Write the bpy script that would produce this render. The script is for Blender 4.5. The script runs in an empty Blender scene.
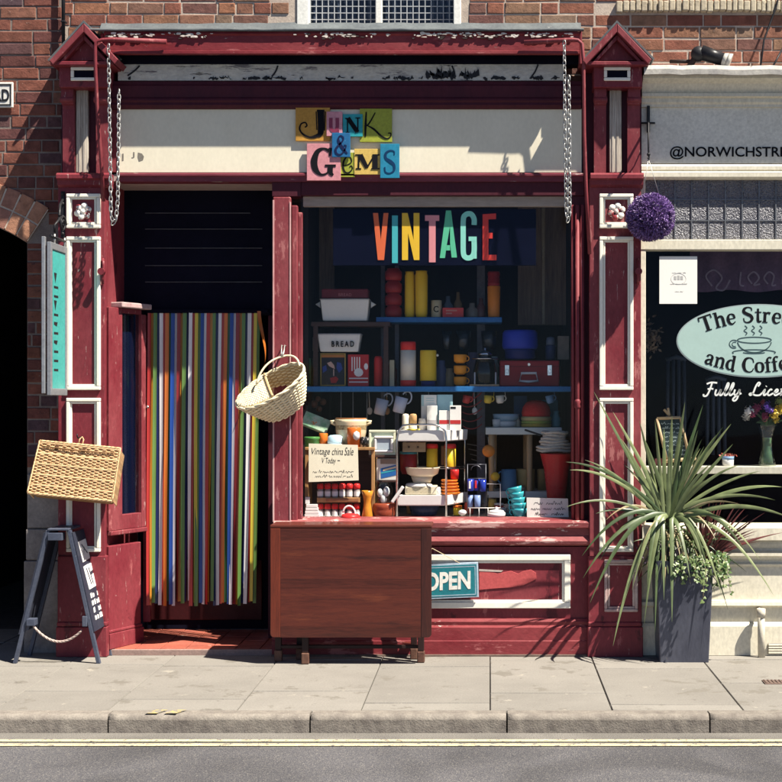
import bpy, bmesh, math, random
from mathutils import Vector, Matrix, noise as mnoise
R = math.radians
PI = math.pi
rng = random.Random(11)
scene = bpy.context.scene
COL = scene.collection

# ---------------------------------------------------------------- measuring
# eye height 1.53 m, 8.7 m in front of the shop; 1 px of the photograph is 6 mm on the shop front (y = 0)
EYE, DIST, HX, HY, PXM = 1.53, 8.7, 490.0, 400.0, 0.006
def sc(Y): return PXM * (DIST + Y) / DIST
def X(px, Y=0.0): return (px - HX) * sc(Y)
def Z(py, Y=0.0): return EYE + (HY - py) * sc(Y)
def W(px, py, Y=0.0): return Vector((X(px, Y), Y, Z(py, Y)))

# ---------------------------------------------------------------- materials
MATS = {}
def new_mat(name):
    m = bpy.data.materials.new(name); m.use_nodes = True
    nt = m.node_tree; nt.nodes.clear()
    out = nt.nodes.new('ShaderNodeOutputMaterial')
    return m, nt, out
def N(nt, kind, **kw):
    n = nt.nodes.new(kind)
    for k, v in kw.items():
        if k in n.inputs: n.inputs[k].default_value = v
        else: setattr(n, k, v)
    return n
def ramp(nt, stops, interp='LINEAR'):
    n = nt.nodes.new('ShaderNodeValToRGB'); cr = n.color_ramp; cr.interpolation = interp
    while len(cr.elements) > 1: cr.elements.remove(cr.elements[0])
    cr.elements[0].position = stops[0][0]; cr.elements[0].color = (*stops[0][1], 1) if len(stops[0][1]) == 3 else stops[0][1]
    for p, c in stops[1:]:
        e = cr.elements.new(p); e.color = (*c, 1) if len(c) == 3 else c
    return n
def g(v): return (v, v, v)
def coords(nt, scale=(1, 1, 1), rand=True):
    tc = N(nt, 'ShaderNodeTexCoord'); mp = N(nt, 'ShaderNodeMapping')
    mp.inputs['Scale'].default_value = scale
    if rand:
        oi = N(nt, 'ShaderNodeObjectInfo'); mul = N(nt, 'ShaderNodeMath', operation='MULTIPLY'); mul.inputs[1].default_value = 37.0
        nt.links.new(oi.outputs['Random'], mul.inputs[0])
        add = N(nt, 'ShaderNodeVectorMath', operation='ADD')
        nt.links.new(tc.outputs['Object'], add.inputs[0]); nt.links.new(mul.outputs[0], add.inputs[1])
        nt.links.new(add.outputs[0], mp.inputs['Vector'])
    else:
        nt.links.new(tc.outputs['Object'], mp.inputs['Vector'])
    return mp.outputs['Vector']
def mixc(nt, fac, a, b):
    m = N(nt, 'ShaderNodeMix', data_type='RGBA')
    if hasattr(fac, 'node'): nt.links.new(fac, m.inputs[0])
    else: m.inputs[0].default_value = fac
    for s, v in ((6, a), (7, b)):
        if hasattr(v, 'node'): nt.links.new(v, m.inputs[s])
        else: m.inputs[s].default_value = (*v, 1)
    return m.outputs[2]
def surf(name, c1, c2=None, scale=6, rough=.5, bump=.15, stretch=(1, 1, 1), flecks=(), metal=0, spec=.22, fine=60, island=0, bdist=.004, coat=0, var=.25, grain=.17):
    """paint / cloth / stone: two-tone noise, optional flecks [(colour, amount, scale, stretch)], grainy bump and roughness"""
    if name in MATS: return MATS[name]
    m, nt, out = new_mat(name); L = nt.links.new
    c2 = c2 or tuple(x * (1 - var) for x in c1)
    v = coords(nt, stretch)
    n1 = N(nt, 'ShaderNodeTexNoise', Scale=scale, Detail=6, Roughness=.62); L(v, n1.inputs['Vector'])
    r1 = ramp(nt, [(.32, c1), (.68, c2)]); L(n1.outputs['Fac'], r1.inputs[0])
    col = r1.outputs[0]
    n2 = N(nt, 'ShaderNodeTexNoise', Scale=fine, Detail=4, Roughness=.6); L(v, n2.inputs['Vector'])
    r2 = ramp(nt, [(.25, g(1 - 1.25 * grain)), (.75, g(1 + .7 * grain))]); L(n2.outputs['Fac'], r2.inputs[0])
    mm = N(nt, 'ShaderNodeMix', data_type='RGBA', blend_type='MULTIPLY'); mm.inputs[0].default_value = 1
    L(col, mm.inputs[6]); L(r2.outputs[0], mm.inputs[7]); col = mm.outputs[2]
    if island:
        ge = N(nt, 'ShaderNodeNewGeometry'); r3 = ramp(nt, [(0, g(1 - island)), (1, g(1 + island))])
        L(ge.outputs['Random Per Island'], r3.inputs[0])
        mm = N(nt, 'ShaderNodeMix', data_type='RGBA', blend_type='MULTIPLY'); mm.inputs[0].default_value = 1
        L(col, mm.inputs[6]); L(r3.outputs[0], mm.inputs[7]); col = mm.outputs[2]
    fl = None
    for fc, amt, fs, fst in flecks:
        vf = coords(nt, fst)
        nf = N(nt, 'ShaderNodeTexNoise', Scale=fs, Detail=7, Roughness=.7); L(vf, nf.inputs['Vector'])
        rf = ramp(nt, [(1 - amt - .02, g(0)), (1 - amt + .02, g(1))]); L(nf.outputs['Fac'], rf.inputs[0])
        col = mixc(nt, rf.outputs[0], col, fc); fl = rf.outputs[0]
    b = N(nt, 'ShaderNodeBsdfPrincipled'); L(col, b.inputs['Base Color'])
    b.inputs['Metallic'].default_value = metal
    b.inputs['Specular IOR Level'].default_value = spec
    b.inputs['Coat Weight'].default_value = coat
    rr = ramp(nt, [(.3, g(max(.03, rough - .1))), (.7, g(min(1, rough + .12)))]); L(n1.outputs['Fac'], rr.inputs[0]); L(rr.outputs[0], b.inputs['Roughness'])
    if bump:
        ad = N(nt, 'ShaderNodeMath', operation='MULTIPLY_ADD'); ad.inputs[1].default_value = .6
        L(n2.outputs['Fac'], ad.inputs[0]); L(n1.outputs['Fac'], ad.inputs[2])
        h = ad.outputs[0]
        if fl is not None:
            sb = N(nt, 'ShaderNodeMath', operation='MULTIPLY_ADD'); sb.inputs[1].default_value = -.8
            L(fl, sb.inputs[0]); L(h, sb.inputs[2]); h = sb.outputs[0]
        bp = N(nt, 'ShaderNodeBump', Strength=bump, Distance=bdist); L(h, bp.inputs['Height']); L(bp.outputs[0], b.inputs['Normal'])
    L(b.outputs[0], out.inputs[0])
    MATS[name] = m; return m
def glass(name, tint=(1, 1, 1), k=1.0, rough=0.0, rib=0):
    if name in MATS: return MATS[name]
    m, nt, out = new_mat(name); L = nt.links.new
    t = N(nt, 'ShaderNodeBsdfTransparent'); t.inputs[0].default_value = (*tint, 1)
    gl = N(nt, 'ShaderNodeBsdfGlossy', Roughness=rough)
    fr = N(nt, 'ShaderNodeLayerWeight', Blend=.5); pw = N(nt, 'ShaderNodeMath', operation='POWER'); pw.inputs[1].default_value = 5; L(fr.outputs['Facing'], pw.inputs[0])
    ma = N(nt, 'ShaderNodeMath', operation='MULTIPLY_ADD'); ma.inputs[1].default_value = .45; ma.inputs[2].default_value = .022; L(pw.outputs[0], ma.inputs[0])
    mu = N(nt, 'ShaderNodeMath', operation='MULTIPLY', use_clamp=True); mu.inputs[1].default_value = k; L(ma.outputs[0], mu.inputs[0])
    tc = N(nt, 'ShaderNodeTexCoord'); nz = N(nt, 'ShaderNodeTexNoise', Scale=3 if not rib else rib, Detail=2); L(tc.outputs['Object'], nz.inputs['Vector'])
    bp = N(nt, 'ShaderNodeBump', Strength=.03 if not rib else .8, Distance=.01); L(nz.outputs['Fac'], bp.inputs['Height']); L(bp.outputs[0], gl.inputs['Normal'])
    mx = N(nt, 'ShaderNodeMixShader'); L(mu.outputs[0], mx.inputs[0]); L(t.outputs[0], mx.inputs[1]); L(gl.outputs[0], mx.inputs[2])
    L(mx.outputs[0], out.inputs[0]); MATS[name] = m; return m
def wood(name, c1, c2, axis='x', scale=1.0, rough=.45, bump=.25, ring=9, flecks=(), coat=0):
    """wood grain running along one axis"""
    if name in MATS: return MATS[name]
    m, nt, out = new_mat(name); L = nt.links.new
    s = {'x': (.7, 9, 9), 'z': (9, 9, .7), 'y': (9, .7, 9)}[axis]
    v = coords(nt, tuple(a * scale for a in s))
    n1 = N(nt, 'ShaderNodeTexNoise', Scale=2.2, Detail=8, Roughness=.65, Distortion=.8); L(v, n1.inputs['Vector'])
    n2 = N(nt, 'ShaderNodeTexNoise', Scale=ring, Detail=4, Roughness=.7); L(v, n2.inputs['Vector'])
    mx = N(nt, 'ShaderNodeMath', operation='MULTIPLY_ADD'); mx.inputs[1].default_value = .45; L(n2.outputs['Fac'], mx.inputs[0])
    mul = N(nt, 'ShaderNodeMath', operation='MULTIPLY'); mul.inputs[1].default_value = .62; L(n1.outputs['Fac'], mul.inputs[0]); L(mul.outputs[0], mx.inputs[2])
    r = ramp(nt, [(.36, c2), (.5, tuple((a + b) / 2 for a, b in zip(c1, c2))), (.64, c1)]); L(mx.outputs[0], r.inputs[0])
    col = r.outputs[0]
    for fc, amt, fs, fst in flecks:
        vf = coords(nt, fst)
        nf = N(nt, 'ShaderNodeTexNoise', Scale=fs, Detail=7, Roughness=.7); L(vf, nf.inputs['Vector'])
        rf = ramp(nt, [(1 - amt - .06, g(0)), (1 - amt + .06, g(1))]); L(nf.outputs['Fac'], rf.inputs[0])
        col = mixc(nt, rf.outputs[0], col, fc)
    b = N(nt, 'ShaderNodeBsdfPrincipled', Roughness=rough); L(col, b.inputs['Base Color']); b.inputs['Coat Weight'].default_value = coat; b.inputs['Specular IOR Level'].default_value = .3
    bp = N(nt, 'ShaderNodeBump', Strength=bump, Distance=.003); L(mx.outputs[0], bp.inputs['Height']); L(bp.outputs[0], b.inputs['Normal'])
    L(b.outputs[0], out.inputs[0]); MATS[name] = m; return m

# ---------------------------------------------------------------- mesh builder
class MB:
    def __init__(s): s.bm = bmesh.new(); s.M = Matrix.Identity(4); s.mi = 0; s.sm = False
    def _v(s, p): return s.bm.verts.new(s.M @ Vector(p))
    def face(s, vs, smooth=None):
        try: f = s.bm.faces.new(vs)
        except ValueError: return None
        f.material_index = s.mi; f.smooth = s.sm if smooth is None else smooth; return f
    def poly(s, pts): return s.face([s._v(p) for p in pts])
    def box(s, x0, x1, y0, y1, z0, z1, bev=0, seg=2):
        if x1 < x0: x0, x1 = x1, x0
        if y1 < y0: y0, y1 = y1, y0
        if z1 < z0: z0, z1 = z1, z0
        v = [s._v((x, y, z)) for x in (x0, x1) for y in (y0, y1) for z in (z0, z1)]
        fs = [s.face([v[i] for i in q]) for q in ((0, 1, 3, 2), (4, 6, 7, 5), (0, 4, 5, 1), (2, 3, 7, 6), (0, 2, 6, 4), (1, 5, 7, 3))]
        if bev > 0:
            es = list({e for f in fs for e in f.edges})
            r = bmesh.ops.bevel(s.bm, geom=es, offset=min(bev, .45 * min(x1 - x0, y1 - y0, z1 - z0)), segments=seg, profile=.5, affect='EDGES', clamp_overlap=True)
            for f in r['faces']: f.material_index = s.mi
        return s
    def pbox(s, px0, px1, py0, py1, Yf, Yb, bev=0):
        return s.box(X(px0, Yf), X(px1, Yf), Yf, Yb, Z(py1, Yf), Z(py0, Yf), bev)
    def prism(s, pts, y0, y1, bev=0):
        """outline in (x, z), extruded from y0 to y1"""
        a = [s._v((p[0], y0, p[1])) for p in pts]; b = [s._v((p[0], y1, p[1])) for p in pts]
        fs = [s.face(a), s.face(b[::-1])]; n = len(pts)
        for i in range(n): fs.append(s.face([a[i], b[i], b[(i + 1) % n], a[(i + 1) % n]]))
        fs = [f for f in fs if f]
        bmesh.ops.recalc_face_normals(s.bm, faces=fs)
        if bev:
            es = [e for e in fs[0].edges]
            bmesh.ops.bevel(s.bm, geom=es, offset=bev, segments=2, profile=.5, affect='EDGES', clamp_overlap=True)
        return s
    def pprism(s, ppts, Yf, Yb, bev=0): return s.prism([(X(a, Yf), Z(b, Yf)) for a, b in ppts], Yf, Yb, bev)
    def yprism(s, pts, x0, x1):
        """outline in (y, z), run from x0 to x1: mouldings"""
        a = [s._v((x0, p[0], p[1])) for p in pts]; b = [s._v((x1, p[0], p[1])) for p in pts]
        fs = [s.face(a), s.face(b[::-1])]; n = len(pts)
        for i in range(n): fs.append(s.face([a[i], b[i], b[(i + 1) % n], a[(i + 1) % n]]))
        bmesh.ops.recalc_face_normals(s.bm, faces=[f for f in fs if f]); return s
    def lathe(s, prof, c, seg=24, sx=1, sy=1, close=True):
        rings = []
        for r, z in prof:
            if r < 1e-6: rings.append([s._v((c[0], c[1], c[2] + z))])
            else: rings.append([s._v((c[0] + sx * r * math.cos(2 * PI * i / seg), c[1] + sy * r * math.sin(2 * PI * i / seg), c[2] + z)) for i in range(seg)])
        for a, b in zip(rings, rings[1:]):
            for i in range(seg):
                j = (i + 1) % seg
                if len(a) == 1 and len(b) == 1: continue
                if len(a) == 1: s.face([a[0], b[j], b[i]], True)
                elif len(b) == 1: s.face([a[i], a[j], b[0]], True)
                else: s.face([a[i], a[j], b[j], b[i]], True)
        if close:
            if len(rings[0]) > 1: s.face(rings[0][::-1], False)
            if len(rings[-1]) > 1: s.face(rings[-1], False)
        return s
    def plathe(s, cx, Y, pp, seg=24, sy=1, close=True):
        """profile given as (half width in px, pixel row), bottom to top, axis at depth Y"""
        k = sc(Y); return s.lathe([(h * k, Z(py, Y)) for h, py in pp], (X(cx, Y), Y, 0), seg, 1, sy, close)
    def tube(s, pts, r, seg=8, closed=False, cap=True):
        pts = [Vector(p) for p in pts]; n = len(pts)
        rs = r if isinstance(r, (list, tuple)) else [r] * n
        rings = []; up = None
        for i, p in enumerate(pts):
            a = pts[(i - 1) % n] if (closed or i) else p; b = pts[(i + 1) % n] if (closed or i < n - 1) else p
            t = (b - a)
            if t.length < 1e-9: t = Vector((0, 0, 1))
            t.normalize()
            if up is None:
                up = Vector((0, 0, 1)) if abs(t.z) < .9 else Vector((0, 1, 0))
            up = (up - t * up.dot(t))
            if up.length < 1e-6: up = t.orthogonal()
            up.normalize(); sd = t.cross(up)
            rings.append([s._v(p + (up * math.cos(2 * PI * k / seg) + sd * math.sin(2 * PI * k / seg)) * rs[i]) for k in range(seg)])
        m = n if closed else n - 1
        for i in range(m):
            a, b = rings[i], rings[(i + 1) % n]
            for k in range(seg): s.face([a[k], a[(k + 1) % seg], b[(k + 1) % seg], b[k]], True)
        if cap and not closed: s.face(rings[0][::-1], False); s.face(rings[-1], False)
        return s
    def ball(s, c, r, seg=16, sx=1, sy=1, sz=1):
        n = seg // 2
        return s.lathe([(r * math.sin(PI * i / n), -sz * r * math.cos(PI * i / n)) for i in range(n + 1)], c, seg, sx, sy)
    def stroke(s, pts, w, y0, y1, place=None, smooth=True):
        """pen stroke in the (x, z) plane with thickness y0..y1; w is one width or one per point"""
        ws = list(w) if isinstance(w, (list, tuple)) else [w] * len(pts)
        if smooth and len(pts) > 2:
            P, Q = [], []
            for i in range(len(pts) - 1):
                p0, p1, p2, p3 = pts[max(i - 1, 0)], pts[i], pts[i + 1], pts[min(i + 2, len(pts) - 1)]
                for k in range(5):
                    t = k / 5
                    P.append(tuple(.5 * (2 * p1[d] + (p2[d] - p0[d]) * t + (2 * p0[d] - 5 * p1[d] + 4 * p2[d] - p3[d]) * t * t + (3 * p1[d] - p0[d] - 3 * p2[d] + p3[d]) * t ** 3) for d in (0, 1)))
                    Q.append(ws[i] * (1 - t) + ws[i + 1] * t)
            P.append(tuple(pts[-1])); Q.append(ws[-1]); pts, ws = P, Q
        n = len(pts); A = []; B = []
        for i, p in enumerate(pts):
            a = pts[max(i - 1, 0)]; b = pts[min(i + 1, n - 1)]
            tx, tz = b[0] - a[0], b[1] - a[1]; l = math.hypot(tx, tz) or 1; nx, nz = -tz / l * ws[i] / 2, tx / l * ws[i] / 2
            A.append((p[0] + nx, p[1] + nz)); B.append((p[0] - nx, p[1] - nz))
        pl = place or (lambda q: q)
        A = [pl(q) for q in A]; B = [pl(q) for q in B]
        va = [s._v((q[0], y0, q[1])) for q in A]; vb = [s._v((q[0], y0, q[1])) for q in B]
        ua = [s._v((q[0], y1, q[1])) for q in A]; ub = [s._v((q[0], y1, q[1])) for q in B]
        for i in range(n - 1):
            s.face([va[i], va[i + 1], vb[i + 1], vb[i]]); s.face([ua[i], ub[i], ub[i + 1], ua[i + 1]])
            s.face([va[i], ua[i], ua[i + 1], va[i + 1]]); s.face([vb[i], vb[i + 1], ub[i + 1], ub[i]])
        s.face([va[0], vb[0], ub[0], ua[0]]); s.face([va[-1], ua[-1], ub[-1], vb[-1]])
        return s
    def text(s, body, px0, px1, py0, py1, Y, th=.002, bold=0.0, shear=0, spacing=1.0, fn=None):
        """lettering in the built-in typeface fitted to a pixel box at depth Y (front face), standing th thick"""
        cu = bpy.data.curves.new('t', 'FONT'); cu.body = body; cu.size = 1; cu.offset = bold; cu.shear = shear; cu.space_character = spacing; cu.resolution_u = 4
        ob = bpy.data.objects.new('t', cu); me = bpy.data.meshes.new_from_object(ob)
        xs = [v.co.x for v in me.vertices]; ys = [v.co.y for v in me.vertices]
        a, b, c, d = min(xs), max(xs), min(ys), max(ys)
        pos = []
        for v in me.vertices:
            u, w = (v.co.x - a) / (b - a), (v.co.y - c) / (d - c)
            if fn: pos.append(fn(u, w))
            else: pos.append((X(px0 + (px1 - px0) * u, Y), Z(py1 + (py0 - py1) * w, Y)))
        front = [s._v((p[0], Y, p[1])) for p in pos]; back = [s._v((p[0], Y + th, p[1])) for p in pos]
        edges = {}
        for p in me.polygons:
            vs = list(p.vertices); s.face([front[i] for i in vs])
            for i in range(len(vs)):
                k = tuple(sorted((vs[i], vs[(i + 1) % len(vs)]))); edges[k] = edges.get(k, 0) + 1
        for (i, j), n in edges.items():
            if n == 1: s.face([front[i], front[j], back[j], back[i]])
        bpy.data.objects.remove(ob); bpy.data.curves.remove(cu); bpy.data.meshes.remove(me)
        return s
    def build(s, name, mats, parent=None, normals=True):
        me = bpy.data.meshes.new(name)
        if normals: bmesh.ops.recalc_face_normals(s.bm, faces=s.bm.faces[:])
        co = [v.co for v in s.bm.verts]
        lo = Vector([min(c[i] for c in co) for i in range(3)]); hi = Vector([max(c[i] for c in co) for i in range(3)])
        c = (lo + hi) / 2
        if parent is None: c.z = lo.z
        for v in s.bm.verts: v.co -= c
        s.bm.to_mesh(me); s.bm.free()
        for m in (mats if isinstance(mats, (list, tuple)) else [mats]): me.materials.append(m)
        o = bpy.data.objects.new(name, me); COL.objects.link(o)
        ORG[o.name] = c.copy()
        if parent is not None: o.parent = parent; o.location = c - ORG[parent.name]
        else: o.location = c
        return o
ORG = {}
def tag(o, label=None, cat=None, group=None, kind=None):
    for k, v in (('label', label), ('category', cat), ('group', group), ('kind', kind)):
        if v: o[k] = v
    return o
def empty(name, loc, label, cat, group=None):
    o = bpy.data.objects.new(name, None); COL.objects.link(o); o.location = loc; o.empty_display_size = .1
    ORG[o.name] = Vector(loc); return tag(o, label, cat, group)
def structure(name, mb, mat): return tag(mb.build(name, mat), kind='structure')
def bez(p0, p1, p2, n=10):
    p0, p1, p2 = map(Vector, (p0, p1, p2))
    return [p0 * (1 - t) ** 2 + p1 * 2 * t * (1 - t) + p2 * t * t for t in [i / n for i in range(n + 1)]]
def arc(c, r, a0, a1, n=10, rz=None):
    rz = rz or r
    return [(c[0] + r * math.cos(R(a0 + (a1 - a0) * i / n)), c[1] + rz * math.sin(R(a0 + (a1 - a0) * i / n))) for i in range(n + 1)]
def scribble(mb, px0, px1, py, Y, h=1.6, w=.5, seed=0, th=.0008, words=3):
    """an illegible line of handwriting"""
    r = random.Random(seed); x = px0; k = sc(Y); total = px1 - px0
    lens = [r.uniform(.5, 1.5) for _ in range(words)]; q = total * .86 / sum(lens); gap = total * .14 / max(1, words - 1)
    for L_ in lens:
        xe = x + L_ * q; pts = []; n = max(3, int((xe - x) / (h * .34)))
        for i in range(n + 1):
            t = i / n; big = r.random()
            dy = (h * (1.25 if big > .82 else .62) if i % 2 else (h * .45 if big < .12 else 0)) * r.uniform(.75, 1.1)
            pts.append((X(x + (xe - x) * t + r.uniform(-.15, .15) * h, Y), Z(py - dy + r.uniform(-.1, .1) * h, Y)))
        mb.stroke(pts, w * k * r.uniform(.75, 1), Y, Y + th); x = xe + gap

# ---------------------------------------------------------------- palette
RED   = surf('maroon_paint', (.148, .017, .027), (.205, .038, .047), 3.5, .48, .35, (1, 1, .5), [((.29, .085, .088), .37, 9, (1, 1, .35)), ((.075, .012, .018), .37, 4, (1, 1, .5)), ((.42, .27, .25), .335, 50, (1, 1, .13)), ((.50, .36, .33), .315, 22, (1, 1, .6)), ((.06, .03, .03), .29, 30, (1, 1, .7))])
REDW  = surf('worn_maroon_paint', (.152, .019, .028), (.225, .050, .058), 5, .55, .4, (1, 1, .5), [((.075, .012, .018), .36, 4, (1, 1, .5)), ((.44, .29, .27), .345, 50, (1, 1, .13)), ((.33, .115, .115), .38, 11, (1, 1, .3)), ((.54, .42, .38), .31, 24, (1, 1, .35)), ((.09, .06, .055), .27, 33, (1, 1, .6))])
REDP  = surf('peeling_maroon_paint', (.152, .018, .024), (.225, .042, .047), 5, .5, .45, (.5, 1, 1), [((.31, .10, .10), .39, 8, (.4, 1, 1.5)), ((.54, .45, .41), .315, 11, (.6, 1, 2.5)), ((.07, .05, .05), .30, 13, (.6, 1, 2))])
DARKRED = surf('shaded_maroon_paint', (.05, .007, .016), (.075, .013, .022), 5, .6, .2, (1, 1, .4))  # maroon with shade put into its colour, for recessed and overhung parts
WHITE = surf('cream_trim_paint', (.82, .79, .70), (.77, .73, .63), 7, .45, .15, (1, 1, .7), [((.48, .36, .30), .25, 25, (1, 1, .5))], grain=.06)
FASC  = surf('fascia_cream_paint', (.74, .69, .55), (.66, .61, .48), 2.2, .6, .1, (1, 1, .6), [((.42, .38, .30), .27, 30, (1, 1, .5))], grain=.05)
CAFE  = surf('cafe_cream_paint', (.68, .64, .52), (.61, .57, .46), 3, .5, .08, (1, 1, .5), [((.45, .41, .33), .27, 22, (1, 1, .5))])
LEAD  = surf('grey_lead', (.08, .09, .10), (.12, .135, .14), 5, .5, .3, flecks=[((.36, .36, .35), .30, 12, (1, 1, 1)), ((.06, .06, .07), .3, 9, (1, 1, 1))])
BLACK = surf('black_iron', (.012, .012, .014), (.02, .02, .024), 8, .45, .2)
NAVY  = surf('near_black_navy_and_shade', (.004, .004, .011), (.008, .008, .018), 4, .8, .1, spec=.06)  # door and transom paint; also stands in for shade in the slots
OLDWOOD = wood('weathered_grey_wood', (.50, .45, .38), (.22, .18, .15), 'z', 2.0, .8, .5)
MORTARL = surf('shadow_darkened_mortar', (.25, .205, .175), (.15, .12, .11), 9, .95, .6, fine=120)  # mortar darkened for the shadow lying on the left wall
MORTAR = surf('lime_mortar', (.52, .44, .36), (.36, .29, .25), 9, .95, .6, fine=120)
def brick_mat(name, stops):
    m, nt, out = new_mat(name); L = nt.links.new
    ge = N(nt, 'ShaderNodeNewGeometry'); r0 = ramp(nt, stops); L(ge.outputs['Random Per Island'], r0.inputs[0])
    v = coords(nt, rand=False)
    n1 = N(nt, 'ShaderNodeTexNoise', Scale=16, Detail=8, Roughness=.7); L(v, n1.inputs['Vector'])
    r1 = ramp(nt, [(.3, g(.58)), (.7, g(1.25))]); L(n1.outputs['Fac'], r1.inputs[0])
    mm = N(nt, 'ShaderNodeMix', data_type='RGBA', blend_type='MULTIPLY'); mm.inputs[0].default_value = 1; L(r0.outputs[0], mm.inputs[6]); L(r1.outputs[0], mm.inputs[7])
    n2 = N(nt, 'ShaderNodeTexNoise', Scale=55, Detail=6, Roughness=.7); L(v, n2.inputs['Vector'])
    r2 = ramp(nt, [(.66, g(0)), (.74, g(1))]); L(n2.outputs['Fac'], r2.inputs[0])
    c = mixc(nt, r2.outputs[0], mm.outputs[2], (.40, .34, .29))
    n3 = N(nt, 'ShaderNodeTexNoise', Scale=24, Detail=5, Roughness=.6); L(v, n3.inputs['Vector'])
    r3 = ramp(nt, [(.62, g(0)), (.72, g(.8))]); L(n3.outputs['Fac'], r3.inputs[0])
    c = mixc(nt, r3.outputs[0], c, (.05, .03, .035))
    b = N(nt, 'ShaderNodeBsdfPrincipled', Roughness=.9); L(c, b.inputs['Base Color']); b.inputs['Specular IOR Level'].default_value = .2
    ad = N(nt, 'ShaderNodeMath', operation='ADD'); L(n1.outputs['Fac'], ad.inputs[0]); L(n2.outputs['Fac'], ad.inputs[1])
    bp = N(nt, 'ShaderNodeBump', Strength=.6, Distance=.006); L(ad.outputs[0], bp.inputs['Height']); L(bp.outputs[0], b.inputs['Normal'])
    L(b.outputs[0], out.inputs[0]); return m
BRICK = brick_mat('orange_red_brick', [(0, (.085, .035, .034)), (.2, (.15, .055, .044)), (.4, (.20, .075, .052)), (.6, (.125, .048, .044)), (.75, (.085, .052, .060)), (.9, (.17, .065, .045)), (1, (.22, .10, .07))])
BRICKW = brick_mat('worn_orange_brick', [(0, (.17, .065, .048)), (.2, (.26, .105, .068)), (.4, (.20, .075, .055)), (.55, (.25, .15, .095)), (.7, (.15, .07, .06)), (.85, (.27, .12, .07)), (1, (.21, .14, .10))])
BRICKA = brick_mat('pale_arch_brick', [(0, (.36, .17, .11)), (.5, (.42, .21, .13)), (1, (.30, .14, .11))])

def bricks(mb, x0, x1, z0, z1, Yf, skip=None, seed=1, depth=.09, course=.0737):
    """courses of single bricks, each with its own length, tilt and chipped corners"""
    r = random.Random(seed); z = z0; row = 0
    while z < z1:
        x = x0 - r.uniform(0, .2); h = course - .0088
        while x < x1:
            w = .212 if r.random() < (.75 if row % 2 == 0 else .55) else .1
            a, b = max(x, x0), min(x + w, x1)
            zz0, zz1 = z, min(z + h, z1)
            if b - a > .02 and zz1 - zz0 > .015 and not (skip and skip(a, b, zz0, zz1)):
                j = lambda s=.0022: r.uniform(-s, s)
                yf = Yf + r.uniform(-.002, .004)
                c = .004
                f = [mb._v((a + j() + c, yf + j(.001), zz0 + j() + c)), mb._v((b + j() - c, yf + j(.001), zz0 + j() + c)), mb._v((b + j() - c, yf + j(.001), zz1 + j() - c)), mb._v((a + j() + c, yf + j(.001), zz1 + j() - c))]
                k = [mb._v((a, yf + c, zz0)), mb._v((b, yf + c, zz0)), mb._v((b, yf + c, zz1)), mb._v((a, yf + c, zz1))]
                q = [mb._v((a, Yf + depth, zz0)), mb._v((b, Yf + depth, zz0)), mb._v((b, Yf + depth, zz1)), mb._v((a, Yf + depth, zz1))]
                mb.face(f)
                for u, v in ((f, k), (k, q)):
                    for i in range(4): mb.face([u[i], v[i], v[(i + 1) % 4], u[(i + 1) % 4]])
            x += w + .0085
        z += course; row += 1
    return mb
def frame(mb, px0, px1, py0, py1, w, Yf, Yb, bev=.004):
    """picture-frame moulding of four butted lengths, w wide in px"""
    mb.pbox(px0, px1, py0, py0 + w, Yf, Yb, bev); mb.pbox(px0, px1, py1 - w, py1, Yf, Yb, bev)
    e = .15
    mb.pbox(px0, px0 + w, py0 + w + e, py1 - w - e, Yf + .0012, Yb, bev); mb.pbox(px1 - w, px1, py0 + w + e, py1 - w - e, Yf + .0012, Yb, bev)
    return mb
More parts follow.
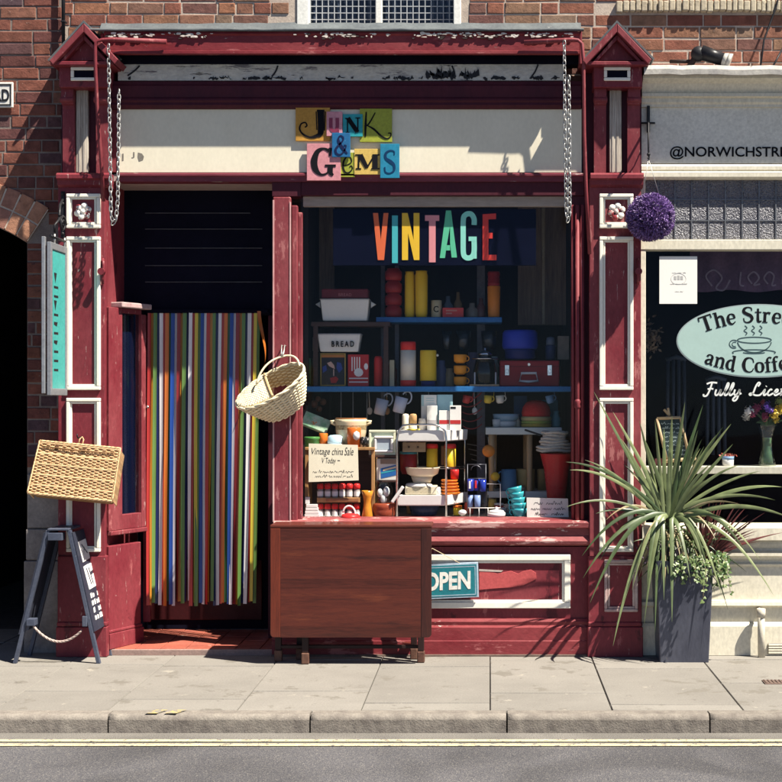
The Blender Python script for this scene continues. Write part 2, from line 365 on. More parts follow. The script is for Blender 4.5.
# ================================================================ the street
ZR = -.085                                        # road level; the pavement is z = 0
def asphalt():
    m, nt, out = new_mat('asphalt'); L = nt.links.new
    v = coords(nt, rand=False)
    n1 = N(nt, 'ShaderNodeTexNoise', Scale=1.2, Detail=5); L(v, n1.inputs['Vector'])
    vo = N(nt, 'ShaderNodeTexVoronoi', Scale=190); L(v, vo.inputs['Vector'])
    n2 = N(nt, 'ShaderNodeTexNoise', Scale=150, Detail=4, Roughness=.8); L(v, n2.inputs['Vector'])
    r = ramp(nt, [(0, (.052, .051, .060)), (.45, (.078, .077, .085)), (.75, (.104, .100, .102)), (1, (.19, .178, .162))]); L(vo.outputs['Color'], r.inputs[0])
    r1 = ramp(nt, [(.3, g(.85)), (.7, g(1.12))]); L(n1.outputs['Fac'], r1.inputs[0])
    mm = N(nt, 'ShaderNodeMix', data_type='RGBA', blend_type='MULTIPLY'); mm.inputs[0].default_value = 1; L(r.outputs[0], mm.inputs[6]); L(r1.outputs[0], mm.inputs[7])
    r2 = ramp(nt, [(.3, g(.72)), (.7, g(1.28))]); L(n2.outputs['Fac'], r2.inputs[0])
    m2 = N(nt, 'ShaderNodeMix', data_type='RGBA', blend_type='MULTIPLY'); m2.inputs[0].default_value = 1; L(mm.outputs[2], m2.inputs[6]); L(r2.outputs[0], m2.inputs[7])
    sx = N(nt, 'ShaderNodeSeparateXYZ'); ge = N(nt, 'ShaderNodeNewGeometry'); L(ge.outputs['Position'], sx.inputs[0])
    nw = N(nt, 'ShaderNodeTexNoise', Scale=5, Detail=6); L(v, nw.inputs['Vector'])
    ma = N(nt, 'ShaderNodeMath', operation='MULTIPLY_ADD'); ma.inputs[1].default_value = .25; L(nw.outputs['Fac'], ma.inputs[0]); L(sx.outputs['Y'], ma.inputs[2])
    mr = N(nt, 'ShaderNodeMapRange'); mr.inputs['From Min'].default_value = -1.86; mr.inputs['From Max'].default_value = -1.62; mr.inputs['To Max'].default_value = .6; L(ma.outputs[0], mr.inputs[0])
    dust = mixc(nt, mr.outputs[0], m2.outputs[2], (.20, .185, .16))
    nc = N(nt, 'ShaderNodeTexNoise', Scale=.9, Detail=3, Distortion=1.5); L(v, nc.inputs['Vector'])
    rc = ramp(nt, [(.40, g(.8)), (.60, g(1.08))]); L(nc.outputs['Fac'], rc.inputs[0])
    m3 = N(nt, 'ShaderNodeMix', data_type='RGBA', blend_type='MULTIPLY'); m3.inputs[0].default_value = 1; L(dust, m3.inputs[6]); L(rc.outputs[0], m3.inputs[7])
    b = N(nt, 'ShaderNodeBsdfPrincipled', Roughness=.9); L(m3.outputs[2], b.inputs['Base Color']); b.inputs['Specular IOR Level'].default_value = .25
    bp = N(nt, 'ShaderNodeBump', Strength=.7, Distance=.005); L(vo.outputs['Distance'], bp.inputs['Height']); L(bp.outputs[0], b.inputs['Normal'])
    L(b.outputs[0], out.inputs[0]); return m
b = MB(); b.poly([(-60, -60, ZR - .06), (60, -60, ZR - .06), (60, 40, ZR - .06), (-60, 40, ZR - .06)])
structure('ground', b, surf('bare_earth', (.12, .10, .08), scale=2, rough=.95))
YK = DIST * 0 - (DIST - 7.03)                     # kerb face
b = MB(); b.poly([(-40, -30, ZR), (40, -30, ZR), (40, YK + .05, ZR), (-40, YK + .05, ZR)])
structure('road', b, asphalt())
YEL = surf('faded_yellow_road_paint', (.56, .48, .28), (.45, .40, .27), 3, .75, .5, (1, 1, 1), [((.15, .14, .13), .44, 40, (1, 1, 1)), ((.14, .13, .12), .36, 6, (1, 1, 1)), ((.52, .48, .36), .40, 14, (1, 1, 1))], fine=140)
for k, y in enumerate((-1.838, -1.922)):
    b = MB(); x = -14
    while x < 14:
        x2 = x + .25
        b.poly([(x, y - .024, ZR + .004), (x2, y - .024, ZR + .004), (x2, y + .024, ZR + .004), (x, y + .024, ZR + .004)]); x = x2
    structure('road_marking', b, YEL)
# kerb stones
GRAN = surf('rough_granite', (.25, .225, .195), (.15, .132, .118), 14, .9, .4, (1, 1, 1), [((.07, .062, .06), .33, 40, (1, 1, 1)), ((.40, .36, .31), .34, 55, (1, 1, 1))], fine=120, island=.12, bdist=.012)
b = MB(); r = random.Random(4); cuts = [X(p, -1.67) for p in (108, 310, 507, 710)]
w = cuts[1] - cuts[0]; xs = [cuts[0] - w * k for k in range(12, 0, -1)] + cuts + [cuts[-1] + w * k for k in range(1, 12)]
for a, c in zip(xs, xs[1:]):
    n = 26; yb, yf = YK + .108, YK; prof = [(yb, 0.002), (yf + .022, .004), (yf + .006, -.006), (yf, -.022), (yf, ZR - .03)]
    rows = []
    for i in range(n + 1):
        x = a + .004 + (c - a - .008) * i / n
        rows.append([b._v((x, p[0] + r.uniform(-.0012, .0012) * (k in (1, 2, 3)), p[1] + r.uniform(-.002, .002) * (k in (1, 2, 3)))) for k, p in enumerate(prof)])
    for u, v in zip(rows, rows[1:]):
        for k in range(len(prof) - 1): b.face([u[k], u[k + 1], v[k + 1], v[k]], k in (1, 2))
    b.face(rows[0]); b.face(rows[-1][::-1])
structure('kerb', b, GRAN)
# paving: 0.62 m columns of slabs running back from the kerb, each column with joints of its own
SLAB = surf('buff_paving_slab', (.228, .214, .193), (.186, .174, .157), 2.2, .85, .25, (1, 1, 1), [((.15, .138, .12), .40, 5, (1, 1, 1)), ((.11, .10, .09), .34, 9, (1, 1, 1)), ((.27, .25, .215), .35, 6, (1, 1, 1)), ((.07, .065, .06), .285, 45, (1, 1, 1)), ((.09, .085, .08), .29, 3, (1, 1, 1))], fine=110, island=.08)
YB, YFP = 1.0, YK + .112
s0 = [X(p, -1.59) for p in (-10, 105, 235, 360, 490, 613, 745)]
cw = (s0[-1] - s0[0]) / 6
cols = [s0[0] - cw * k for k in range(14, 0, -1)] + s0 + [s0[-1] + cw * k for k in range(1, 14)]
joints = {14: (-.31, -1.08), 15: (-.36, -1.29), 16: (-.16, -1.08), 17: (-.38, -1.38), 18: (-.18, -1.13), 19: (-.44, -1.42), 20: (-.16, -.86)}
b = MB(); r = random.Random(3)
for i, (a, c) in enumerate(zip(cols, cols[1:])):
    js = joints.get(i, (-.2 - r.uniform(0, .25), -1.0 - r.uniform(0, .4)))
    ys = [YB, .45] + list(js) + [YFP]
    for y1, y0 in zip(ys, ys[1:]):
        t = [r.uniform(-.0018, .0018) for _ in range(4)]; q = .0022; d = .003; qy = .006
        tp = [(a + q + d, y0 + qy + d, t[0]), (c - q - d, y0 + qy + d, t[1]), (c - q - d, y1 - qy - d, t[2]), (a + q + d, y1 - qy - d, t[3])]
        lw = [(a + q, y0 + qy, -.005), (c - q, y0 + qy, -.005), (c - q, y1 - qy, -.005), (a + q, y1 - qy, -.005)]
        bt = [(p[0], p[1], -.03) for p in lw]
        T, Lw, Bt = [[b._v(p) for p in k] for k in (tp, lw, bt)]
        b.face(T)
        for u, v in ((T, Lw), (Lw, Bt)):
            for k in range(4): b.face([u[k], v[k], v[(k + 1) % 4], u[(k + 1) % 4]])
structure('pavement', b, SLAB)
b = MB(); b.poly([(-20, YFP - .01, -.012), (20, YFP - .01, -.012), (20, YB + 9, -.012), (-20, YB + 9, -.012)])
structure('pavement_bedding', b, surf('joint_sand', (.10, .09, .08), (.06, .055, .05), 20, .95, .5))
for k, (p0, p1) in enumerate(((148, 161), (167, 185))):
    b = MB(); z0 = .0085
    y0, y1 = YK + .012, YK + .095
    xa, xb = X(p0, -1.6), X(p1, -1.6); sl = .035
    pts = [(xa, y0), (xa + .055, y0), (xa + .055 + sl, y1), (xa + sl, y1)]
    m_ = 6
    for i in range(m_):
        u, v = i / m_, (i + 1) / m_
        b.poly([(xa + sl * u, y0 + (y1 - y0) * u, z0), (xa + .058 + sl * u, y0 + (y1 - y0) * u, z0), (xa + .058 + sl * v, y0 + (y1 - y0) * v, z0), (xa + sl * v, y0 + (y1 - y0) * v, z0)])
    structure('kerb_marking', b, surf('chipped_yellow_paint', (.46, .35, .12), (.38, .31, .15), 9, .8, .4, flecks=[((.20, .185, .16), .50, 30, (1, 1, 1))]))
# iron cover let into the paving
b = MB()
x0, x1 = X(765, -.9), X(800, -.9); b.box(x0, x1, -.90, -.80, -.01, .006, .003)
for i in range(9):
    x = x0 + .012 + (x1 - x0 - .024) * i / 8; b.box(x - .004, x + .004, -.893, -.807, .006, .0095)
tag(b.build('drain_cover', surf('brown_iron', (.16, .11, .09), (.10, .07, .06), 20, .7, .4)), 'small brown ribbed iron cover let into the paving slabs', 'drain cover')

# ================================================================ brick building on the left, with the passage arch
YBL = .10
bb = empty('brick_building', (X(20, YBL), YBL, 0), 'old orange red brick building with a dark arched passage beside the maroon shop', 'building')
jx = X(27, YBL); spz = Z(243, YBL); acx = X(-70, YBL); ah = Z(214, YBL) - spz; aw = jx - acx
rad = (aw * aw + ah * ah) / (2 * ah); acz = spz + ah - rad; a1 = math.degrees(math.asin(aw / rad)); VT = .255
def in_arch(x, z, pad=0):
    if z < spz: return acx - aw - pad < x < jx + pad and z < spz
    return math.hypot(x - acx, z - acz) < rad + pad and abs(math.degrees(math.atan2(x - acx, z - acz))) < a1 + 1.5 + pad * 6
XL, XR = X(-330, YBL), X(61.3, YBL); ZT = Z(-90, YBL)
b = MB(); pa = [(acx + rad * math.sin(R(t)), acz + rad * math.cos(R(t))) for t in [-a1 + 2 * a1 * i / 20 for i in range(21)]]
b.prism([(XR, 0), (XR, ZT), (XL, ZT), (XL, 0), (2 * acx - jx, 0)] + pa + [(jx, 0)], YBL + .0055, YBL + .35)
b.build('mortar_bed', MORTARL, bb)
zst = Z(474, YBL)
def skip_l(a, c, z0, z1):
    for x in (a, (a + c) / 2, c):
        for z in (z0, z1):
            if in_arch(x, z, .10 if z > spz - .03 else 0): return True
    return z0 < spz and a > acx
b = MB(); z_al = Z(115.0, YBL)
bricks(b, XL, XR, z_al - .0737 * 40, ZT, YBL, skip_l, 5)
b.build('wall', BRICK, bb)
b = MB(); zp = z_al - .0737 * 40 + .0737 * math.ceil((zst + .004 - (z_al - .0737 * 40)) / .0737)
bricks(b, jx + .001, XR, zp, spz - .002, YBL, None, 6)
b.build('pier', BRICK, bb)
b = MB(); r = random.Random(8); n = int(2 * R(a1) * rad / .075)
for ring in range(2):
    r0 = rad + .004 + ring * .128; r1 = r0 + .118
    for i in range(n):
        t0 = -a1 + 2 * a1 * i / n + .25 * (1.0 + 0 * ring); t1 = -a1 + 2 * a1 * (i + 1) / n - .25
        q = [(acx + rr * math.sin(R(t)), acz + rr * math.cos(R(t))) for rr, t in ((r0, t0), (r0, t1), (r1, t1), (r1, t0))]
        b.prism(q, YBL - .014 + r.uniform(-.002, .003), YBL + .12, .003)
b.build('brick_arch', BRICKA, bb)
b = MB(); rg2 = lambda q: [(acx + q * math.sin(R(t)), acz + q * math.cos(R(t))) for t in [-a1 + 2 * a1 * i / 40 for i in range(41)]]
b.prism(rg2(rad + .012) + rg2(rad + .24)[::-1], YBL - .008, YBL + .004); b.build('arch_mortar', surf('pale_lime_mortar', (.60, .52, .43), (.46, .38, .31), 9, .95, .5, fine=120), bb)
b = MB(); STONE = surf('stained_grey_render', (.30, .27, .25), (.17, .15, .145), 5, .9, .6, flecks=[((.06, .055, .06), .36, 9, (1, 1, 1)), ((.42, .39, .35), .3, 14, (1, 1, 1))])
b.pbox(27.2, 61.5, 474, 528, YBL - .012, YBL + .12, .006); b.pbox(25.8, 61.5, 529.3, 560, YBL - .02, YBL + .12, .006); b.box(X(25.0, YBL), XR, YBL - .024, YBL + .12, -.02, Z(560.6, YBL), .006)
b.build('stone_base', STONE, bb)
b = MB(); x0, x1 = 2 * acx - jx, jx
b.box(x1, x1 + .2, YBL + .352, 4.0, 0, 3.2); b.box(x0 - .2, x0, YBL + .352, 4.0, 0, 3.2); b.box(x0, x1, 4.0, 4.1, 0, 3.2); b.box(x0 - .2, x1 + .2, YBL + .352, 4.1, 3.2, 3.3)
b.build('passage', surf('shaded_passage_brick', (.03, .025, .03), (.018, .015, .02), 5, .95, .4), bb)  # tunnel darkness put into the brick colour
b = MB(); b.tube([(X(62.6, .05), .065, Z(62, .05)), (X(62.6, .05), .065, Z(-90, .05))], .011, 10)
for py in (20, -40): b.box(X(60.4, .05), X(64.8, .05), .052, .10, Z(py + 2, .05), Z(py, .05), .003)
b.build('downpipe', BLACK, bb)
# street name plate (only its last letters are in the photograph)
b = MB(); b.pbox(-95, 13, 82, 107.5, YBL - .022, YBL - .008, .004)
sp = tag(b.build('street_nameplate', surf('white_enamel', (.75, .73, .68), (.64, .62, .57), 5, .35, .08)), 'white enamel street nameplate with black letters RD on the brick wall', 'street sign')
b = MB(); frame(b, -93, 11.2, 84, 105.6, 1.5, YBL - .0245, YBL - .0225, 0); b.build('border', BLACK, sp)
b = MB(); b.text('RD', -4.8, 9.2, 89.2, 101.6, YBL - .0245, .002, .03); b.build('lettering', BLACK, sp)

# ================================================================ brick building above the shop and the café
YBU = .12
ub = empty('brick_building', (X(440, YBU), YBU, Z(110, YBU)), 'upper storey of worn orange brick above the shop fascia with a leaded sash window', 'building')
wx0, wx1, wz0 = X(296.5, YBU), X(461, YBU), Z(25.5, YBU); UL, UR, UB, UT = X(63.6, YBU), X(1010, YBU), Z(112, YBU), Z(-90, YBU)
b = MB()
b.prism([(UL, UB), (UR, UB), (UR, UT), (wx1, UT), (wx1, wz0), (wx0, wz0), (wx0, UT), (UL, UT)], YBU + .0055, YBU + .3)
b.build('mortar_bed', MORTAR, ub)
sx0, sx1, sz0, sz1 = X(616, YBU), X(1010, YBU), Z(13.5, YBU), Z(1.5, YBU)
def skip_u(a, c, z0, z1):
    if c > wx0 + .002 and a < wx1 - .002 and z1 > wz0: return True
    return c > sx0 and z1 > sz0 + .004 and z0 < sz1 - .004
b = MB()
bricks(b, UL, UR, Z(27.3, YBU) - .0737 * 10 + .0105, UT, YBU, lambda a, c, z0, z1: skip_u(a, c, z0, z1), 21)
b.build('wall', BRICKW, ub)
b = MB(); STN = surf('pitted_cream_stone', (.52, .46, .34), (.40, .34, .25), 8, .9, .7, flecks=[((.20, .16, .12), .37, 22, (1.4, 1, .5))])
r = random.Random(2); x = sx0
while x < sx1:
    w_ = r.uniform(.028, .042); b.box(x, x + w_ - .004, YBU - .035 + r.uniform(-.006, .006), YBU + .1, sz0 + r.uniform(0, .012), sz1 + r.uniform(-.004, .004), .006); x += w_
b.build('stone_band', STN, ub)
# upper window
wf = MB(); WTR = surf('bright_window_paint', (.76, .75, .70), (.66, .66, .62), 6, .4, .1)
wf.pbox(296.8, 308.5, -70, 26.5, YBU - .004, YBU + .16, .004); wf.pbox(453.5, 461, -70, 26.5, YBU - .003, YBU + .16, .004); wf.pbox(375.5, 382, -70, 26.3, YBU + .045, YBU + .15, .004)
wo = wf.build('window', WTR, ub)
b = MB(); yl = YBU + .08
for i in range(24):
    px = 310.2 + i * 6.05
    if not (374 < px < 383.5) and px < 453: b.pbox(px - .45, px + .45, -70, 26, yl, yl + .008)
for j in range(14):
    b.pbox(308.7, 453.3, 19.5 - j * 6.6 - .4, 19.5 - j * 6.6 + .4, yl + .001, yl + .009)
b.build('lead_came', surf('pale_lead', (.42, .44, .46), (.3, .32, .34), 8, .5, .2), wo)
b = MB(); b.pbox(308.7, 453.4, -70, 26.4, yl + .003, yl + .007)
b.build('pane', glass('old_glass', (.75, .8, .85), 1.0), wo)
b = MB(); r = random.Random(9)                     # net curtain behind
n = 60
for i in range(n + 1): pass
xs = [X(309 + 144 * i / n, .3) for i in range(n + 1)]
for i in range(n):
    ya, yb_ = .30 + .018 * math.sin(i * 1.9), .30 + .018 * math.sin((i + 1) * 1.9)
    b.poly([(xs[i], ya, Z(27, .3)), (xs[i + 1], yb_, Z(27, .3)), (xs[i + 1], yb_, Z(-70, .3)), (xs[i], ya, Z(-70, .3))])
b.build('net_curtain', surf('grey_net', (.20, .22, .27), (.10, .11, .14), 12, .9, .2, (1, 1, .3)), wo)
b = MB(); b.box(wx0, wx1, YBU + .31, 2.0, wz0 - .3, wz0 - .25); b.box(wx0, wx1, 2.0, 2.05, wz0 - .3, UT); b.box(wx0 - .05, wx0, YBU + .31, 2.0, wz0 - .3, UT); b.box(wx1, wx1 + .05, YBU + .31, 2.0, wz0 - .3, UT); b.box(wx0, wx1, YBU + .31, 2, UT, UT + .05)
b.build('room', surf('dim_room_plaster', (.05, .05, .06), scale=3), ub)
# lead flashing dressed over the shop front
b = MB(); r = random.Random(6)
xs = [X(96 + (582 - 96) * i / 40, 0) for i in range(41)]
prev = None
for x in xs:
    j = r.uniform(-.003, .003)
    pr = [(x, YBU + .004, Z(22.6, YBU) + j), (x, YBU - .03, Z(24.6, 0) + j), (x, -.15, Z(28.2, -.15) + j * .5), (x, -.166, Z(29.2, -.15) + j), (x, -.166, Z(31.4, -.15) + r.uniform(-.004, .002)), (x, -.150, Z(31.4, -.15))]
    cur = [b._v(p) for p in pr]
    if prev:
        for k in range(len(pr) - 1): b.face([prev[k], prev[k + 1], cur[k + 1], cur[k]], True)
    prev = cur
b.build('lead_flashing', LEAD, ub)
# ================================================================ the shop front
SH = empty('shop', (X(340), 0, 0), 'worn maroon victorian shop front with a cream fascia between two gabled pilasters', 'shop')
# --- blind box over the fascia, its lip and slot
b = MB()
b.yprism([(.115, Z(31, .1)), (-.150, Z(31.6, -.15)), (-.156, Z(34, -.15)), (-.146, Z(35.5, -.15)), (-.146, Z(50.5, -.15)), (-.162, Z(51.4, -.15)), (-.162, Z(54, -.15)), (-.138, Z(54.6, -.15)), (-.12, Z(52, -.15)), (-.12, Z(48, -.15)), (.115, Z(48, -.15))], X(104, -.15), X(579.5, -.15))
bx = b.build('blind_box', REDP, SH)
for s in (0, 1):
    b = MB()
    if s == 0: b.tube([(X(166, -.19), -.175, Z(41.5, -.18)), (X(112, -.19), -.20, Z(40.3, -.18)), (X(102, -.22), -.222, Z(40, -.22)), (X(96.5, -.225), -.226, Z(41.5, -.22)), (X(95.2, -.225), -.226, Z(47, -.22)), (X(95.2, -.225), -.222, Z(66, -.22)), (X(97, -.17), -.16, Z(112, -.16)), (X(100.5, -.14), -.11, Z(170, -.12)), (X(101.8, -.12), -.08, Z(201, -.1))], [.016, .013] + [.0105] * 7, 10)
    else: b.tube([(X(524, -.19), -.175, Z(42.5, -.18)), (X(572, -.19), -.185, Z(40, -.18)), (X(578, -.19), -.186, Z(40.5, -.18)), (X(582, -.19), -.186, Z(44, -.18)), (X(583.6, -.19), -.185, Z(60, -.18)), (X(584.4, -.18), -.16, Z(130, -.17)), (X(586.5, -.16), -.13, Z(190, -.14)), (X(590, -.13), -.10, Z(254, -.11))], [.016, .013] + [.0105] * 6, 10)
    b.build('blind_arm', REDW, bx)
b = MB(); b.pbox(100.5, 104, 33, 62, -.13, .1, .004); b.build('end_plate', REDW, bx)
b = MB(); b.pbox(579.5, 582, 31, 64, -.13, .1, .004); b.build('end_plate', REDW, bx)
for nm, cl, n_, zr in (('flaking_paint', surf('flaked_white_primer', (.70, .64, .58), scale=20, rough=.8), 150, (32.8, 37.5)), ('bare_patch', surf('bare_dark_wood', (.05, .035, .035), scale=20, rough=.9), 60, (33.5, 39))):
    b = MB(); r = random.Random(len(nm))
    for _ in range(n_):
        px = r.choice([r.gauss(128, 16), r.gauss(190, 10), r.gauss(335, 22), r.gauss(438, 12), r.gauss(478, 16), r.gauss(540, 20), r.uniform(108, 575)]); px = min(max(px, 107), 574); py = r.uniform(*zr); pw = r.uniform(.8, 3.6); ph = r.uniform(.4, 1.3)
        b.pprism([(px + pw * math.cos(a) * r.uniform(.6, 1.15), py + ph * math.sin(a) * r.uniform(.5, 1.2)) for a in [k * PI / 4 for k in range(8)]], -.1585 - r.uniform(0, .002), -.144)
    b.build(nm, cl, bx)
b = MB(); b.pbox(104.5, 579, 55.5, 63.8, -.02, .1); b.build('blind_slot', NAVY, bx)  # near-black strip stands in for the shade below the box
# --- peeling board and dark cornice under the box
PEEL = surf('flaking_white_paint_board', (.62, .60, .52), (.46, .46, .44), 4, .7, .8, (.6, 1, 1), [((.16, .15, .16), .40, 5, (.35, 1, 2.2)), ((.03, .03, .035), .33, 9, (.35, 1, 2.4))], bdist=.01)
b = MB(); b.pbox(118, 563, 63.9, 80.5, -.006, .1); b.build('flaking_board', PEEL, SH)
b = MB(); r = random.Random(14)
for _ in range(90):
    px = r.choice([r.uniform(430, 476), r.gauss(445, 30), r.gauss(300, 60), r.gauss(520, 25)]); px = min(max(px, 126), 556); pw = r.uniform(1, 5)
    c = [(px + pw * math.cos(a) * r.uniform(.6, 1.1), 78.5 + r.uniform(-1, 1.4) - abs(r.gauss(0, 2.6)) * (1.6 if 425 < px < 480 else .4) + 1.3 * math.sin(a) * r.uniform(.5, 1.2)) for a in [k * PI / 4 for k in range(8)]]
    b.pprism(c, -.0085 - r.uniform(0, .004), -.005)
for px, py, qx, qy in ((272, 77, 278, 66), (530, 79, 538, 65), (128, 76, 140, 66), (455, 79, 452, 66)):
    b.stroke([(X(px), Z(py)), (X((px + qx) / 2 + 1), Z((py + qy) / 2)), (X(qx), Z(qy))], .009, -.011, -.005)
b.build('flaking_paint', BLACK, SH)
b = MB(); z = lambda py: Z(py, -.03)
b.yprism([(.1, z(80.6)), (-.012, z(80.6)), (-.016, z(84)), (-.022, z(85.5)), (-.022, z(97)), (-.032, z(98.5)), (-.034, z(100.5)), (-.026, z(102.5)), (-.03, z(105)), (-.012, z(108.4)), (.1, z(108.4))], X(104, 0), X(581, 0))
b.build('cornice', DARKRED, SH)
# --- fascia board
b = MB(); b.pbox(119, 581.5, 108.6, 172.3, 0, .09); b.build('fascia', FASC, SH)
b = MB(); b.pbox(104.5, 118.8, 108.6, 172.3, .012, .09, .003); b.build('fascia_end', REDW, SH)
b = MB(); b.text('J', 131.5, 134.5, 152, 158, -.0012, .001); b.pprism([(138, 152.5), (142, 153.5), (144, 156.5), (143, 160), (139, 161.5), (137.6, 157)], -.0012, 0); b.pprism([(122, 153.8), (123.6, 153.5), (123.6, 160.5), (122, 160.8)], -.0012, 0); b.build('painted_mark', surf('faded_grey_letter', (.22, .20, .17), scale=20), SH)
b = MB(); z = lambda py: Z(py, -.03)
b.yprism([(.09, z(172.6)), (-.014, z(172.6)), (-.022, z(173.6)), (-.022, z(175.4)), (-.012, z(176.2)), (-.010, z(181)), (.09, z(181))], X(119, 0), X(583, 0))
b.build('fascia_moulding', surf('chipped_plum_moulding', (.13, .02, .035), (.18, .04, .055), 5, .5, .4, (.3, 1, 1), [((.55, .47, .43), .36, 12, (.3, 1, 2))]), SH)
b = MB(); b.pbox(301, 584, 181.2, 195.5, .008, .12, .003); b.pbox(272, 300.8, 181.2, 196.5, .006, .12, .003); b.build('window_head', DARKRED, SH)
# --- doorway: soffit, transom boards, side walls
SOF = surf('dusty_pink_soffit', (.42, .33, .30), (.34, .26, .25), 4, .7, .2, (.3, 1, 1))
b = MB(); zs = Z(181, 0)
b.box(X(104, 0), X(272, 0), .004, .40, zs, zs + .03); b.build('soffit', SOF, SH)
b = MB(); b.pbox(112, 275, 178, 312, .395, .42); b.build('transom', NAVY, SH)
b = MB()
for py in (213, 229, 248, 265.5, 282): b.pbox(145, 262 if py > 220 else 250, py - .45, py + .45, .387, .394)
b.build('transom_light_line', surf('painted_light_line', (.07, .07, .08), scale=9, rough=.7), SH)  # lines of light painted as thin pale bars over the transom boards
b = MB(); b.pbox(130, 270, 309, 315, .365, .394, .004); b.build('transom_bar', NAVY, SH)
xl = X(107.5, 0); zt = zs
b = MB()                                            # left return wall of the lobby
b.box(xl - .03, xl, .0, .75, 0, zt); b.build('lobby_wall', RED, SH)
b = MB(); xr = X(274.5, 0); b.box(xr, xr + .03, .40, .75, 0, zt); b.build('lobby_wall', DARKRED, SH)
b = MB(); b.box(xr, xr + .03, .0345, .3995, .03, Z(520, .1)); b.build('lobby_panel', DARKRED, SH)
b = MB(); b.box(xr + .012, xr + .017, .0345, .3995, Z(519.8, .1), zt); b.build('lobby_pane', glass('lobby_glass', (.96, .97, .97), .6), SH)
b = MB(); b.pbox(143, 150, 315.5, 622, .365, .40, .004); b.build('door_post', RED, SH)
b = MB(); b.pbox(268, 274, 315.5, 640, .405, .43, .004); b.build('door_post', DARKRED, SH)
# door behind the strips
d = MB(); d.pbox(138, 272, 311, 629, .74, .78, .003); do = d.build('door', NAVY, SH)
d = MB(); d.pbox(150, 262, 560, 620, .728, .739, .005); d.build('kick_panel', surf('dull_red_door', (.055, .008, .010), scale=5, rough=.5), do)
d = MB(); d.pbox(246, 252, 470, 500, .70, .739, .006); d.build('letter_box', surf('dull_brass', (.30, .28, .2), scale=9, rough=.3, metal=.8), do)
d = MB(); d.ball((X(255, .72), .715, Z(440, .72)), .03, 14); d.build('door_knob', surf('old_brass', (.40, .32, .16), scale=9, rough=.3, metal=.9), do)
d = MB(); d.pbox(244, 256, 505, 510, .7, .739, .002); d.build('lock_plate', MATS['dull_brass'], do)
d = MB(); d.pbox(254, 260, 330, 470, .72, .739, .003); d.build('glazing_bar', surf('blue_black_gloss', (.008, .012, .05), scale=5, rough=.15), do)
# tiled step
TILE = surf('red_quarry_tile', (.36, .10, .065), (.27, .075, .055), 8, .6, .3, flecks=[((.45, .26, .2), .36, 12, (1, 1, 1)), ((.12, .06, .05), .3, 15, (1, 1, 1))], island=.18)
b = MB(); r = random.Random(12); zt_ = .036; y = .012; x0 = X(109.5, 0)
while y < .76:
    x = x0
    while x < X(272, 0):
        b.box(x + .002, min(x + .15, X(272.6, 0)) - .002, y + .002, min(y + .15, .77) - .002, .004, zt_ + r.uniform(-.0012, .0012), .002, 1); x += .15
    y += .15
ds = b.build('doorstep', TILE, SH)
b = MB(); b.box(X(109, 0), X(275, 0), -.012, .009, -.004, .0345, .004); b.build('step_nosing', surf('worn_pink_stone', (.34, .22, .19), (.24, .17, .15), 8, .8, .5), ds)
b = MB(); b.box(X(109, 0), X(275, 0), .0095, .80, -.004, .024); b.build('step_bed', surf('grout', (.12, .09, .08), scale=9, rough=.9), ds)
# side window unit, splayed into the lobby
p0, p1 = Vector((X(108.8, -.02), -.02)), Vector((-2.135, .30))
def splay(mb, u0, u1, z0, z1, t0, t1, bev=.003):
    d_ = (p1 - p0); Ln = d_.length; d_ /= Ln; n_ = Vector((d_.y, -d_.x))
    M = Matrix(((d_.x, -n_.x, 0, p0.x), (d_.y, -n_.y, 0, p0.y), (0, 0, 1, 0), (0, 0, 0, 1)))
    old = mb.M; mb.M = M; mb.box(u0 * Ln, u1 * Ln, t0, t1, z0, z1, bev); mb.M = old
zw0, zw1 = Z(531, 0), Z(307, 0)
b = MB(); splay(b, 0, .36, zw0, zw1, 0, .05); splay(b, .88, 1, zw0, zw1 - .03, 0, .05); splay(b, .36, .88, zw0, Z(516, 0), .001, .05); splay(b, .36, .88, zw1 - .03, zw1, .001, .05)
sw = b.build('side_window', REDW, SH)
b = MB(); splay(b, .362, .878, Z(515.5, 0), zw1 - .031, .022, .026, 0); b.build('pane', glass('side_glass', (.8, .85, .9), 2.2), sw)
b = MB(); splay(b, .25, 1.06, zw1 + .002, zw1 + .035, -.03, .08, .006); b.build('ledge', surf('pale_stone_ledge', (.50, .38, .36), (.38, .24, .24), 8, .7, .4), sw)
b = MB(); splay(b, 0, 1, zw0 + .01, zw1 - .035, .06, .075, 0); b.build('backing', surf('dark_blue_backing', (.006, .010, .035), scale=5, rough=.5), sw)
b = MB(); splay(b, .02, 1.0, zw0 - .028, zw0 - .001, -.012, .08, .005); b.build('lower_rail', REDW, sw)
zb1 = Z(546, 0)
b = MB(); splay(b, 0, .86, .10, zb1, 0, .05, .004); splay(b, -.01, .9, .036, .13, -.012, .06, .004); splay(b, -.005, .88, .131, .150, -.008, .06, .006); b.build('base_panel', RED, sw)
b = MB(); b.ball((X(146, .3) + .01, .30, Z(407, .3)), .010, 10); b.tube([(X(139, .3), .30, Z(407, .3)), (X(146, .3), .30, Z(407, .3))], .004, 6); b.build('door_stop', surf('bright_steel', (.6, .6, .6), scale=9, rough=.25, metal=1), sw)
# --- mullion / pier between door and window
b = MB(); zz = lambda py: Z(py, -.03)
b.box(X(273, -.03), X(290.5, -.03), -.03, .03, Z(524, -.03), Z(196.8, -.03), .006)
b.box(X(290.8, -.02), X(297.4, -.02), -.012, .032, Z(523, -.02), Z(205, -.02), .008); b.box(X(297.5, 0), X(302.2, 0), .012, .034, Z(522, 0), Z(212, 0), .006)
b.build('pier', REDW, SH)
b = MB(); b.pbox(272.6, 274.2, 200, 522, -.034, -.029, .001); b.pbox(289.4, 290.9, 202, 522, -.034, -.029, .001); b.build('beading', surf('worn_pink_edge', (.60, .40, .38), (.42, .17, .18), 9, .6, .3, (1, 1, .3)), SH)
